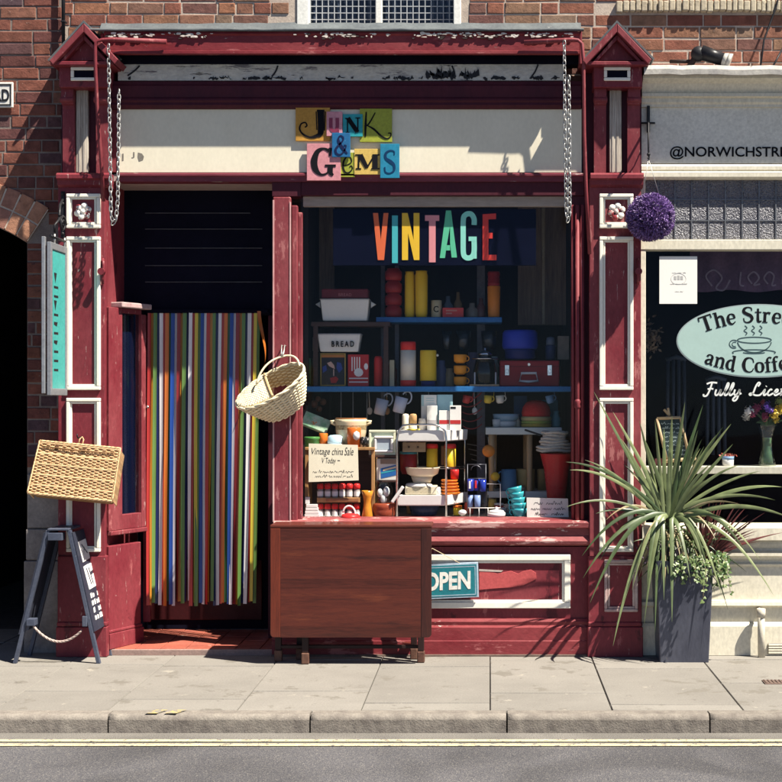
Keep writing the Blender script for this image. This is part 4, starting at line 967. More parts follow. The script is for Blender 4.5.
for j in range(NS):
    b.tube([bowl(t / 8, 2 * PI * (j + .5) / NS) for t in range(9)], .004, 5)
b.build('stake', PALED, bk)
b = kb(); n = 48; rg = []
for i in range(9):
    t = i / 8; rg.append([b._v(bowl(t, 2 * PI * j / n, -.006)) for j in range(n)])
for u, v in zip(rg, rg[1:]):
    for j in range(n): b.face([u[j], u[(j + 1) % n], v[(j + 1) % n], v[j]], True)
b.face(rg[-1]); b.build('lining', PALED, bk)
b = kb()
for q in range(2):
    b.tube([bowl(0, 2 * PI * j / 60, .006) + Vector((0, .0, .004)) + Vector((0, .005 * math.cos(j * 1.05 + q * PI), .005 * math.sin(j * 1.05 + q * PI))) for j in range(60)], .0068, 6, True)
b.build('rim', PALEW, bk)
b = kb()                                           # half lid: woven rows across the low end
for i in range(26):
    u = -A_ + .008 + (A_ - .012) * i / 25; h = B_ * math.sqrt(max(0, 1 - (u / A_) ** 2)) - .004
    b.tube([(u, -h + 2 * h * j / 16, .010 + (.003 if (j + i) % 2 else -.003) + .012 * (1 - abs(-1 + j / 8) ** 2)) for j in range(17)], .0056, 5)
b.build('half_lid', PALEW, bk)
b = kb(); b.tube([(-.006, -B_ + 2 * B_ * j / 16, .018 + .012 * (1 - abs(-1 + j / 8) ** 2)) for j in range(17)], .0075, 7); b.build('lid_bar', PALED, bk)
b = MB(); e0, e1 = W(256.5, 384.5, -.20), W(299.5, 366.5, -.16); hk = W(285.5, 355.8, -.115)
pts = bez(e0, W(262, 360, -.17), hk, 12) + bez(hk, W(298, 354, -.12), e1, 12)[1:]
b.tube(pts, .0062, 8); b.build('handle', PALEW, bk)
b = MB(); p = W(284.3, 346, -.03)
for dx in (-.008, .010): b.tube([p + Vector((dx, .0, .0)), p + Vector((dx, -.055, .002)), p + Vector((dx * .8, -.082, -.045)), p + Vector((dx * .6, -.098, -.06)), p + Vector((dx * .4, -.105, -.048))], .0035, 7)
b.tube([p + Vector((-.03, -.06, -.075)), p + Vector((-.004, -.05, -.05)), p + Vector((0, -.01, -.02))], .0035, 7)
tag(b.build('hook', STEEL), 'pale wire hook on the pier holding up the oval basket', 'hook')

# ================================================================ planter and its plants
yp = -.265
pl = MB(); k = sc(yp)
cx, yc_ = X(684.5, yp), yp + .16; hb_, ht_ = 24.5 * k, 28.8 * k; zt3 = Z(561, yp)
ring = lambda h, z: [pl._v((cx + sx * h + (.002), yc_ + sy * h, z)) for sx, sy in ((-1, -1), (1, -1), (1, 1), (-1, 1))]
r0, r1, r2, r3, r4 = ring(hb_, 0), ring(ht_, zt3), ring(ht_ - .02, zt3), ring(ht_ - .02, zt3 - .06), None
pl.face(r0[::-1])
for u, v in ((r0, r1), (r1, r2), (r2, r3)):
    for i in range(4): pl.face([u[i], u[(i + 1) % 4], v[(i + 1) % 4], v[i]])
pl.face(r3)
es = [e for e in pl.bm.edges if abs(e.verts[0].co.z - e.verts[1].co.z) > .3]
bmesh.ops.bevel(pl.bm, geom=es, offset=.008, segments=3, profile=.5, affect='EDGES')
po = tag(pl.build('planter', surf('blue_grey_zinc', (.060, .065, .092), (.105, .110, .14), 4, .36, .25, (1, 1, .35), [((.24, .19, .13), .33, 4, (1, 1, .8)), ((.20, .21, .24), .3, 22, (1, 1, .3))], metal=.35)), 'tall tapering blue grey metal planter standing before the café front', 'planter')
b = MB(); b.box(cx - ht_ + .021, cx + ht_ - .017, yc_ - ht_ + .021, yc_ + ht_ - .021, zt3 - .1, zt3 - .035); b.build('soil', surf('dark_compost', (.03, .022, .016), scale=30, rough=1, bump=.8), po)
def leafmat(name, c1, c2, edge=None, tl=.2, isl=.3):
    m, nt, out = new_mat(name); L = nt.links.new
    ge = N(nt, 'ShaderNodeNewGeometry'); v = coords(nt, (1, 1, 1)); n1 = N(nt, 'ShaderNodeTexNoise', Scale=14, Detail=5); L(v, n1.inputs['Vector'])
    r = ramp(nt, [(0, c1), (1, c2)]); L(ge.outputs['Random Per Island'], r.inputs[0])
    r2 = ramp(nt, [(.3, g(.7)), (.7, g(1.2))]); L(n1.outputs['Fac'], r2.inputs[0])
    mm = N(nt, 'ShaderNodeMix', data_type='RGBA', blend_type='MULTIPLY'); mm.inputs[0].default_value = 1; L(r.outputs[0], mm.inputs[6]); L(r2.outputs[0], mm.inputs[7])
    p = N(nt, 'ShaderNodeBsdfPrincipled', Roughness=.42); L(mm.outputs[2], p.inputs['Base Color'])
    t = N(nt, 'ShaderNodeBsdfTranslucent'); L(mm.outputs[2], t.inputs[0])
    mx = N(nt, 'ShaderNodeMixShader'); mx.inputs[0].default_value = tl; L(p.outputs[0], mx.inputs[1]); L(t.outputs[0], mx.inputs[2]); L(mx.outputs[0], out.inputs[0]); return m
def blade(b, base, tip, sag, w, n=14, fold=.35, twist=0.0, base_w=.55):
    """a sword leaf from base to tip, arched by sag (added upwards mid-way), folded along its rib"""
    base, tip = Vector(base), Vector(tip); rows = []
    mid = (base + tip) / 2 + Vector((0, 0, sag)); pts = bez(base, mid, tip, n)
    for i, p in enumerate(pts):
        t = i / n; d = (pts[min(i + 1, n)] - pts[max(i - 1, 0)]).normalized()
        side = d.cross(Vector((0, -1, .25)))
        if side.length < .1: side = d.cross(Vector((1, 0, 0)))
        side.normalize(); side = Matrix.Rotation(twist * (t - .2), 3, d) @ side; nrm = side.cross(d).normalized()
        ww = w * min(1, base_w + 2.0 * t) * (1 - t ** 3.2) ** .8 if t < 1 else .0004
        rows.append([b._v(p - side * ww), b._v(p + nrm * ww * fold), b._v(p + side * ww)])
    for u, v in zip(rows, rows[1:]):
        for q in (0, 1): b.face([u[q], u[q + 1], v[q + 1], v[q]], True)
CORD = leafmat('striped_green_leaf', (.04, .075, .026), (.225, .265, .12))
DRY = leafmat('dry_straw_leaf', (.34, .27, .14), (.45, .38, .22))
cd = empty('cordyline', (cx, yc_, zt3 - .04), 'spiky green cordyline with long sword leaves arching out of the metal planter', 'plant')
b = MB(); r = random.Random(101); ctr = Vector((X(667, yp + .12), yp + .13, Z(524, yp)))
def tipat(px, py, dy): return W(px, py, ctr.y + dy)
# leaves that the photograph shows clearly, tip by tip (px, py, depth, sag, width)
tips = [(594, 392, -.02, .02, .011), (613, 412, .02, .02, .012), (685, 402, -.02, .02, .014), (703, 405, .0, .02, .014), (698, 430, -.06, .02, .014), (672, 415, -.05, .0, .016), (731, 424, -.02, .03, .013), (733, 444, -.05, .02, .012), (645, 440, -.08, .02, .014),
        (566, 462, -.12, .14, .010), (570, 470, -.18, .16, .010), (585, 460, -.1, .12, .009), (620, 440, .0, .05, .011), (566, 507, -.16, .17, .008), (782, 487, -.10, .15, .014), (790, 518, -.14, .17, .014), (760, 471, -.05, .09, .010), (775, 500, -.12, .15, .011), (664, 428, .03, .0, .013), (655, 420, -.03, .0, .012),
        (583, 578, -.20, .28, .012), (590, 603, -.22, .34, .013), (582, 556, -.16, .24, .011), (613, 646, -.24, .42, .013), (644, 625, -.24, .36, .011), (655, 632, -.2, .38, .011), (672, 622, -.26, .36, .013), (746, 553, -.18, .26, .012), (774, 596, -.2, .36, .011), (710, 577, -.25, .30, .013), (690, 578, -.26, .28, .012), (722, 596, -.22, .30, .010), (728, 610, -.2, .34, .009), (632, 590, -.23, .3, .012), (647, 585, -.25, .28, .013), (600, 560, -.12, .25, .011), (664, 600, -.25, .3, .012), (704, 566, -.24, .24, .012), (760, 560, -.1, .28, .010)]
for px, py, dy, sag, w in tips:
    a = r.uniform(0, 2 * PI)
    bp = ctr + Vector((.03 * math.cos(a), .02 * math.sin(a), r.uniform(-.02, .05)))
    blade(b, bp, tipat(px, py, dy), sag, w * (1.12 if py > 540 else 1.05), twist=r.uniform(-.8, .8))
for i in range(26):
    a = r.uniform(0, 2 * PI); el = r.uniform(.45, 1.4); ln = r.uniform(.35, .62)
    d = Vector((math.cos(a) * math.cos(el), math.sin(a) * math.cos(el) * .72, math.sin(el)))
    bp = ctr + Vector((.03 * math.cos(a), .02 * math.sin(a), r.uniform(-.04, .05))); tp = bp + d * ln
    tp.y = min(tp.y, -.09)
    if el < .6: tp.z -= ln * .4
    blade(b, bp, tp, .12 * math.cos(el), r.uniform(.008, .012), twist=r.uniform(-1, 1))
b.build('foliage', CORD, cd)
b = MB()
for px, py, dy, sag in ((628, 470, .0, .06), (700, 455, -.04, .03), (742, 505, -.1, .14), (606, 520, -.12, .2), (716, 540, -.2, .22), (640, 552, -.2, .2)):
    blade(b, ctr + Vector((r.uniform(-.03, .03), .01, -.02)), tipat(px, py, dy), sag, .007, twist=r.uniform(-2, 2))
b.build('dry_leaves', DRY, cd)
b = MB()
for i in range(70):
    a = r.uniform(PI * .95, 2.05 * PI); ln = r.uniform(.14, .34); bp = Vector((cx + r.uniform(-.1, .1), yc_ - .04, zt3 + r.uniform(0, .12))); tp = bp + Vector((math.cos(a) * ln, math.sin(a) * .12 - .05, r.uniform(-.22, .10))); tp.y = min(tp.y, -.1)
    blade(b, bp, tp, r.uniform(.05, .14), r.uniform(.0035, .0065), 10, twist=r.uniform(-1.5, 1.5))
b.build('undergrowth_leaves', leafmat('dark_low_leaf', (.025, .05, .018), (.12, .16, .06)), cd)
b = MB(); b.tube([(ctr.x - .01, ctr.y, zt3 - .05), (ctr.x, ctr.y, ctr.z - .03), (ctr.x, ctr.y, ctr.z + .05)], [.035, .028, .02], 10); b.build('trunk', surf('fibrous_brown_stem', (.14, .10, .06), (.07, .05, .03), 30, .9, .6), cd)
b = MB()
for i in range(22):
    a = r.uniform(PI, 2 * PI); ln = r.uniform(.16, .34); bp = ctr + Vector((.03 * math.cos(a), .02 * math.sin(a), -.05)); tp = bp + Vector((math.cos(a) * .16, math.sin(a) * .12 - .03, -ln))
    blade(b, bp, tp, .12, .006, twist=r.uniform(-1, 1))
b.build('dead_leaves', DRY, cd)
rg_ = MB(); c2 = Vector((X(705, yp + .12), yp + .16, zt3 - .02))
for i in range(70):
    a = r.uniform(0, 2 * PI); el = r.uniform(.35, 1.4); ln = r.uniform(.2, .42)
    tp = c2 + Vector((math.cos(a) * math.cos(el) + .25, math.sin(a) * math.cos(el) * .6, math.sin(el))) * ln; tp.y = min(tp.y, -.09)
    blade(rg_, c2 + Vector((.03 * math.cos(a), .02 * math.sin(a), 0)), tp, .05, r.uniform(.004, .007), 8)
tag(rg_.build('burgundy_plant', leafmat('burgundy_blade', (.07, .018, .02), (.20, .06, .055))), 'tuft of dark burgundy grass growing behind the cordyline in the planter', 'plant')
# trailing variegated ivy and a dry lavender tuft on the planter rim
iv = empty('trailing_ivy', (cx + .1, yc_ - .12, zt3), 'light green variegated ivy trailing over the right rim of the planter', 'plant')
b = MB(); st = MB()
def leaf5(b, c, s, nrm):
    nrm = nrm.normalized(); u = nrm.orthogonal().normalized(); u = Matrix.Rotation(r.uniform(0, 6.28), 3, nrm) @ u; v = nrm.cross(u)
    pts = [(0, -.2), (.5, -.35), (.62, .1), (.35, .35), (0, .9), (-.35, .35), (-.62, .1), (-.5, -.35)]
    cc = b._v(c + nrm * s * .12); vs = [b._v(c + (u * p + v * q) * s) for p, q in pts]
    for i in range(8): b.face([cc, vs[i], vs[(i + 1) % 8]], True)
for i in range(26):
    a = r.uniform(-.75, .45) * PI; d = Vector((math.cos(a), math.sin(a) - .2, 0)); s0_ = Vector((cx + .06 + .09 * math.cos(a), yc_ + .1 * math.sin(a) - .03, zt3 - .01)); ln = r.uniform(.03, .15) * (1.9 if i in (3, 7, 15) else 1)
    p2 = s0_ + d * r.uniform(.06, .14) + Vector((0, 0, -ln)); pts = bez(s0_, s0_ + d * .12 + Vector((0, 0, r.uniform(.03, .12))), p2, 10)
    for p in pts: p.y = min(p.y, -.09)
    st.tube(pts, .0016, 4)
    for p in pts[2:]:
        for _ in range(2):
            leaf5(b, p + Vector((r.uniform(-.02, .02), r.uniform(-.02, .01), r.uniform(-.015, .015))), r.uniform(.014, .024), Vector((r.uniform(-.6, .6), -1, r.uniform(0, 1.3))))
b.build('leaves', leafmat('variegated_ivy', (.05, .11, .028), (.22, .28, .11)), iv); st.build('stem', DRY, iv)
hv = MB()
for i in range(240):
    a = r.uniform(0, 2 * PI); q = r.uniform(0, .14); c0 = Vector((cx - .09 + q * math.cos(a), min(yc_ - .06 + q * .6 * math.sin(a), -.12), zt3 - .03)); tp = c0 + Vector((r.uniform(-.08, .08), r.uniform(-.08, .02), r.uniform(-.02, .16)))
    blade(hv, c0, tp, .02, r.uniform(.0022, .004), 4)
tag(hv.build('heather', leafmat('faded_purple_heather', (.05, .035, .06), (.22, .17, .23))), 'faded dry purple heather filling the front of the planter', 'plant')

# ================================================================ purple flower ball and its bracket
fb = empty('flower_ball', W(650.5, 242, -.2), 'round purple artificial flower ball hanging on two wires beside the right pilaster', 'hanging ball')
fc, fr = W(650.5, 217.2, -.20), 24.4 * sc(-.2)
b = MB(); r = random.Random(55)
for i in range(2300):
    zc_ = 1 - 2 * (i + .5) / 2300; ph = i * 2.39996; rho = math.sqrt(1 - zc_ * zc_); d = Vector((rho * math.cos(ph), rho * math.sin(ph), zc_))
    d = (d + Vector((r.gauss(0, .08), r.gauss(0, .08), r.gauss(0, .08)))).normalized()
    c = fc + d * fr * r.uniform(.80, .98); u = d.orthogonal().normalized(); u = Matrix.Rotation(r.uniform(0, 6.3), 3, d) @ u; v = d.cross(u)
    l = r.uniform(.010, .018)
    for k in range(3):
        q = Matrix.Rotation(k * 2.094, 3, d) @ u; w_ = d.cross(q); s = c - d * .008
        b.face([b._v(s), b._v(c + q * l * .5 + w_ * l * .28 + d * .004), b._v(c + q * l + d * .010), b._v(c + q * l * .5 - w_ * l * .28 + d * .004)])
b.build('florets', leafmat('purple_floret', (.10, .045, .19), (.28, .17, .42), tl=.1), fb)
b = MB(); b.ball(fc, fr * .84, 24); b.build('core', surf('dark_purple_core', (.035, .018, .06), scale=20), fb)
b = MB()
for dx in (-8, 9): b.tube([fc + Vector((dx * .0058, 0, fr * .9)), W(648.5, 159, -.2)], .0018, 5)
b.build('wire', STEEL, fb)
br = empty('hanging_bracket', W(648.3, 130, .05), 'black wrought iron bracket with a hook on the café fascia above the purple flower ball', 'bracket')
b = MB(); b.pbox(647, 650, 105.5, 132, -.016, .004, .003); b.build('wall_plate', BLACK, br)
b = MB(); b.tube([W(648.5, 124, -.01), W(648.5, 122.5, -.12), W(648.5, 122, -.205)], .0075, 8); b.tube([W(641.2, 123, -.012), W(655, 123, -.012)], .006, 8); b.tube([W(648.3, 128, -.012), W(648.4, 140, -.10), W(648.5, 126, -.19)], .004, 6); b.build('arm', BLACK, br)
b = MB(); b.tube([W(648.5, 122.5, -.2), W(648.5, 150, -.2), W(648.9, 156, -.2), W(648.6, 159.6, -.2), W(647.6, 157.6, -.2)], .0055, 8); b.ball(W(648.6, 154.5, -.2), .011, 10); b.build('hook', BLACK, br)

# ================================================================ turquoise hanging sign on a wrought bracket
xs_ = -2.522; y0s, y1s = -.408, -.086; zb_, zt_s = 1.557, 2.436
ts = empty('hanging_sign', (xs_, -.2, zb_), 'tall narrow turquoise projecting sign in a grey frame hung beside the left pilaster', 'sign')
FRM = surf('grey_metal_frame', (.30, .31, .33), (.22, .23, .25), 7, .4, .15, metal=.4)
b = MB(); b.box(xs_ - .012, xs_ + .012, y0s, y0s + .03, zb_, zt_s, .003); b.box(xs_ - .012, xs_ + .012, y1s - .03, y1s, zb_, zt_s, .003); b.box(xs_ - .0118, xs_ + .0118, y0s + .0302, y1s - .0302, zb_, zb_ + .04, .003); b.box(xs_ - .0118, xs_ + .0118, y0s + .0302, y1s - .0302, zt_s - .04, zt_s, .003)
b.box(xs_ - .042, xs_ - .022, y0s - .006, y0s + .02, zb_ + .01, zt_s + .03, .003)
b.build('frame', FRM, ts)
b = MB(); b.box(xs_ - .006, xs_ + .006, y0s + .0303, y1s - .0303, zb_ + .0403, zt_s - .0403); pn = b.build('panel', surf('turquoise_panel', (.055, .36, .33), (.045, .31, .29), 5, .45, .08), ts)
b = MB(); r = random.Random(3); xf = xs_ + .0066; zz_ = zt_s - .2
def mark(pts): b.face([b._v((xf, y, z)) for y, z in pts])
for k in range(11):
    c = (y0s + y1s) / 2 - .06; s = .028
    if k in (0, 3): mark([(c - s, zz_ + .03), (c + s, zz_ + .03), (c, zz_ - .03)])
    elif k in (5, 7): mark([(c - s, zz_ + .012), (c + s * 1.6, zz_ + .012), (c + s, zz_ - .014), (c - s, zz_ - .004)])
    else: mark([(c - s, zz_ + .007), (c + s * 2, zz_ + .007), (c + s * 2, zz_ - .007), (c - s, zz_ - .007)])
    zz_ -= (zt_s - zb_ - .32) / 10.5
b.build('lettering', BLACK, pn)
kb_ = empty('sign_bracket', (X(62, -.03), -.03, Z(240, -.03)), 'black wrought iron scroll bracket carrying the turquoise sign', 'bracket')
b = MB(); xk = X(63.2, -.05); b.box(xk - .012, xk + .012, -.058, -.046, Z(238, -.05), Z(191.5, -.05), .003)
for py in (194, 204, 217, 226, 234): b.ball((xk, -.06, Z(py, -.05)), .011, 10)
b.build('wall_plate', BLACK, kb_)
b = MB(); za, zl = Z(207, -.05), Z(240.5, -.05)
b.tube([(xk, -.06, Z(227, -.05)), ((xk + xs_) / 2 - .01, -.15, Z(220, -.1)), (xs_ + .01, -.24, Z(219, -.2))], .009, 8)
b.tube([(xk, -.06, Z(200, -.05)), ((xk + xs_) / 2 - .008, -.13, Z(206, -.1)), (xs_ + .01, -.24, Z(217, -.2))], .008, 8)
b.tube([(xs_ + .02, -.24, Z(218, -.2)), (xs_, -.30, Z(226, -.25)), (xs_, -.30, zl + .02)], .007, 8)
b.tube([(xs_, y0s + .02, zt_s + .035), (xs_, y1s - .02, zt_s + .035)], .009, 8)
sp_ = [(xs_ + .02 + .0, -.20 + .06 * math.cos(a) * (1 - a / 14), Z(224, -.2) + .05 * math.sin(a) * (1 - a / 14)) for a in [i * .45 for i in range(22)]]
b.tube(sp_, .006, 7)
b.build('scroll_arm', BLACK, kb_)
b = MB()
for y in (-.30, -.10): b.tube([(xs_, y, zt_s - .005), (xs_, y, zt_s + .055)], .006, 6)
b.build('hanger', STEEL, kb_)
# ================================================================ goods in the shop window
def pm(name, c, rough=.35, **kw): return surf(name, c, None, 8, rough, .05, (1, 1, 1), var=.08, grain=.03, **kw)
ENW, CRM = pm('white_enamel_ware', (.74, .73, .70), .25), pm('cream_enamel_ware', (.66, .57, .38), .3)
PRED, PDRED, PYEL, PORA = pm('red_plastic', (.58, .028, .028)), pm('dark_red_plastic', (.26, .016, .02)), pm('yellow_plastic', (.74, .50, .03)), pm('orange_plastic', (.64, .15, .02))
PBLU, PNAV, PTEA, PGRN = pm('blue_plastic', (.03, .05, .42)), pm('navy_plastic', (.012, .018, .13)), pm('teal_pottery', (.05, .37, .42), .25), pm('green_tin', (.06, .20, .05))
CHRO = surf('chrome', (.62, .62, .62), (.5, .5, .5), 20, .18, .05, metal=1)
TERR = surf('glazed_terracotta', (.30, .065, .03), (.22, .045, .022), 6, .22, .1)
OCHG = surf('ochre_glaze', (.62, .26, .03), (.5, .19, .02), 7, .22, .1)
CARD = surf('cream_card', (.80, .75, .58), (.76, .71, .55), 5, .8, .05, grain=.03)
INK = pm('black_ink', (.008, .008, .011), .7, spec=.08)
PAPW = pm('white_print', (.74, .74, .72), .6)
GLS = glass('tableware_glass', (.86, .9, .92), 2.0)
GLB = glass('blue_tableware_glass', (.18, .25, .62), 2.0)
BLUESH = surf('blue_shelf_paint', (.025, .16, .42), (.02, .13, .34), 5, .4, .15)
PALEWD = wood('pale_beech', (.52, .36, .20), (.36, .23, .12), 'z', 1.5, .5)
DKWD = wood('dark_stained_wood', (.060, .028, .022), (.030, .015, .012), 'x', 1.5, .5)
MIDWD = wood('honey_wood', (.42, .23, .09), (.26, .13, .05), 'z', 1.5, .5)
def row(z, Y): return HY + (EYE - z) / sc(Y)
def slab(mb, pts, z0, z1, bev=0):
    a = [mb._v((p[0], p[1], z0)) for p in pts]; c = [mb._v((p[0], p[1], z1)) for p in pts]; n = len(pts)
    mb.face(a[::-1]); mb.face(c)
    for i in range(n): mb.face([a[i], a[(i + 1) % n], c[(i + 1) % n], c[i]])
def turned(name, label, cat, cx, Y, parts, group=None, seg=24):
    """a turned thing: parts = [(part name, [(half width px, row)...] bottom to top, material)]; one entry makes it one mesh"""
    if len(parts) == 1:
        b = MB(); b.plathe(cx, Y, parts[0][1], seg); return tag(b.build(name, parts[0][2]), label, cat, group)
    e = empty(name, W(cx, parts[0][1][0][1], Y), label, cat, group)
    for pn, pp, m in parts:
        b = MB(); b.plathe(cx, Y, pp, seg); b.build(pn, m, e)
    return e
def addpart(e, name, mat, fn):
    b = MB(); fn(b); return b.build(name, mat, e)
def boxed(name, label, cat, px0, px1, py0, py1, Yf, dep, mat, bev=.004, group=None, parts=()):
    e = empty(name, W((px0 + px1) / 2, py1, Yf + dep / 2), label, cat, group) if parts else None
    b = MB(); b.pbox(px0, px1, py0, py1, Yf, Yf + dep, bev); o = b.build('carton' if parts else name, mat, e)
    if not parts: return tag(o, label, cat, group)
    for pn, m, fn in parts: addpart(e, pn, m, fn)
    return e
def handle(b, cx, y0, y1, px, Y, r=.004):
    """a cup handle on the side: ear of px width"""
    k = sc(Y); x = X(cx, Y); z0, z1 = Z(y1, Y), Z(y0, Y); h = (z1 - z0) / 2; zc = (z0 + z1) / 2
    b.tube([(x + px * k * math.cos(a), Y, zc + h * math.sin(a)) for a in [R(-90 + 180 * i / 8) for i in range(9)]], r, 7)
# --- shelving
ZS1, ZS2 = Z(386.3, .36), Z(317, .45)
b = MB(); b.box(X(303, .36) + .012, X(572, .36), .36, .70, ZS1 - .034, ZS1, .004); tag(b.build('shelf_board', BLUESH), 'long blue painted shelf board running across the whole shop window', 'shelf')
b = MB(); b.box(X(376, .45), X(502, .45), .45, .70, ZS2 - .033, ZS2, .004); tag(b.build('shelf_board', surf('upper_blue_shelf_paint', (.02, .12, .34), (.018, .10, .28), 5, .4, .15)), 'short blue shelf board under the yellow jars in the upper window', 'shelf')
b = MB()
for px in (381, 395, 477, 481): b.box(X(px, .72), X(px + 4, .72), .703, .74, Z(518, .3), Z(250, .72), .002)
tag(b.build('shelf_upright', surf('grey_upright', (.13, .13, .16), scale=9)), 'thin grey shelf uprights standing behind the goods in the window', 'shelf upright')
# --- VINTAGE board
Yv = .068
vb = empty('window_sign', W(434, 265, Yv), 'dark navy board reading VINTAGE in bright coloured letters behind the shop window', 'sign')
b = MB(); b.pbox(333, 536, 209, 265.5, Yv, Yv + .012, .002); b.build('board', surf('matt_navy_board', (.003, .004, .016), scale=5, rough=.9, spec=.03), vb)
VC = {'V': (.66, .13, .045), 'I': (.06, .40, .44), 'N': (.72, .45, .03), 'T': (.66, .25, .27), 'A': (.10, .48, .28), 'G': (.24, .62, .52), 'E': (.58, .04, .03)}
def poly_letter(ch, polys):
    b = MB()
    for p in polys: b.pprism(p, Yv - .004, Yv - .0003)
    b.build('letter', pm('sign_letter_' + ch.lower(), VC[ch], .5), vb)
poly_letter('V', [[(373, 213), (378, 213), (380.8, 240), (383.6, 213), (388.4, 213), (384, 260), (377.8, 260)]])
poly_letter('I', [[(392, 215.5), (397.8, 215.5), (397.8, 263), (392, 263)]])
poly_letter('N', [[(402, 213), (407.6, 213), (413.6, 240), (413.6, 213), (419.4, 213), (419.4, 260), (414, 260), (408, 233), (408, 260), (402, 260)]])
poly_letter('T', [[(425, 215.2), (439.2, 215.2), (439.2, 220.8), (435.6, 220.8), (435.6, 262.3), (429, 262.3), (429, 220.8), (425, 220.8)]])
def flip(pts): return pts
b = MB()
for p in ([(446, 210.5), (450, 210.5), (450, 226), (446.6, 246), (444.9, 258), (439.8, 258)], [(450.1, 210.5), (451, 210.5), (457, 257.5), (451.6, 257.5), (450.1, 243), ], [(446.8, 245.2), (450.1, 245.2), (450.1, 250.4), (446.1, 250.4)]): b.pprism(p, Yv - .004 + .0003 * len(p), Yv - .0003)
b.build('letter', pm('sign_letter_a', VC['A'], .5), vb)
b = MB(); k = sc(Yv)
gp = [(476.2 - 6.4 + 0, 224)]
b.stroke([W(474.1, 225, Yv).xz, W(474.1, 219, Yv).xz, W(471.6, 214.6, Yv).xz, W(468.6, 213.8, Yv).xz, W(465.6, 214.9, Yv).xz, W(463.4, 219, Yv).xz, W(463.2, 236, Yv).xz, W(463.4, 253, Yv).xz, W(465.6, 257.2, Yv).xz, W(468.6, 258.0, Yv).xz, W(471.8, 256.8, Yv).xz, W(474.1, 252, Yv).xz, W(474.1, 240, Yv).xz], 5.2 * k, Yv - .004, Yv - .0003)
b.pbox(468.6, 476.7, 236.6, 241, Yv - .0044, Yv - .0003); b.pbox(473.6, 476.7, 241.2, 258.6, Yv - .0046, Yv - .0003)
b.build('letter', pm('sign_letter_g', VC['G'], .5), vb)
poly_letter('E', [[(482.6, 214.2), (496, 213.4), (496, 219), (488.4, 219.3), (488.4, 232.8), (492.6, 232.8), (492.6, 238.4), (488.4, 238.4), (488.4, 254.8), (496.4, 254.8), (496.4, 260.2), (482.6, 260.2)]])

# --- upper shelf
rs = lambda Y: row(ZS2 + .001, Y)
y = .54; q = rs(y)
turned('canister_stack', 'tower of four dark red stacking jars left of the yellow jars', 'storage jars', 393.5, y, [('jar', [(7.6, q - 12.3 * i), (8.6, q - 12.3 * i - 4), (8.4, q - 12.3 * i - 9), (6.2, q - 12.3 * i - 11), (6.4, q - 12.3 * i - 12.1)], pm('oxblood_plastic', (.26, .018, .022))) for i in range(4)])
turned('storage_jar', 'slim mustard yellow tall jar, the left one of the pair', 'jar', 409.8, y, [('jar', [(4.4, q), (5.2, q - 4), (5.0, q - 42), (4.2, q - 44), (4.6, q - 46), (0, q - 46.2)], pm('mustard_plastic', (.78, .50, .03)))])
turned('storage_jar', 'wider mustard yellow tall jar, the right one of the pair', 'jar', 421.4, y - .02, [('jar', [(5.4, rs(y - .02)), (6.0, rs(y - .02) - 4), (6.4, rs(y - .02) - 42), (5.6, rs(y - .02) - 44.6), (5.8, rs(y - .02) - 46.5), (0, rs(y - .02) - 46.8)], MATS['mustard_plastic'])])
e = turned('mug', 'small cream mug with a black ring mark beside the yellow jars', 'mug', 436.5, y, [('body', [(4.6, q), (5.3, q - 1), (5.3, q - 17), (4.9, q - 17.2), (4.8, q - 3), (0, q - 2.6)], pm('dull_cream_glaze', (.56, .47, .30)))])
b = MB(); b.plathe(464, .54, [(0, 0)] * 0 or [(.1, q), (.1, q - .1)], 4); b.bm.free()
b = MB(); b.stroke([(X(436.5 + 2.6 * math.cos(a), y - .04), Z(q - 8.6 + 2.6 * math.sin(a), y - .04)) for a in [R(40 + 280 * i / 10) for i in range(11)]], .006, y - .0372, y - .033); b.build('mark', INK, e)
boxed('cardboard_box', 'low bright red printed box lying on the upper blue shelf', 'box', 442.5, 463.5, q - 10, q, y - .05, .10, pm('coral_red_card', (.58, .06, .06), .5), .003, parts=[('print', pm('pink_print', (.55, .25, .20), .5), lambda b: (b.pbox(446, 457, q - 7.8, q - 6.4, y - .0512, y - .0495), b.pbox(446, 452, q - 5, q - 3.6, y - .0512, y - .0495)))])
turned('storage_jar', 'tall orange jar topped with a dark red ribbed lid on the upper shelf', 'jar', 493.8, y, [('body', [(5.4, q), (5.8, q - 2), (6.6, q - 31), (5.9, q - 31.5)], pm('burnt_orange_plastic', (.72, .23, .03))), ('lid', [(6.0, q - 31.6), (6.2, q - 35), (5.7, q - 35.5), (6.3, q - 39), (5.8, q - 39.6), (6.3, q - 44), (5.7, q - 46), (0, q - 46.3)], PDRED)])
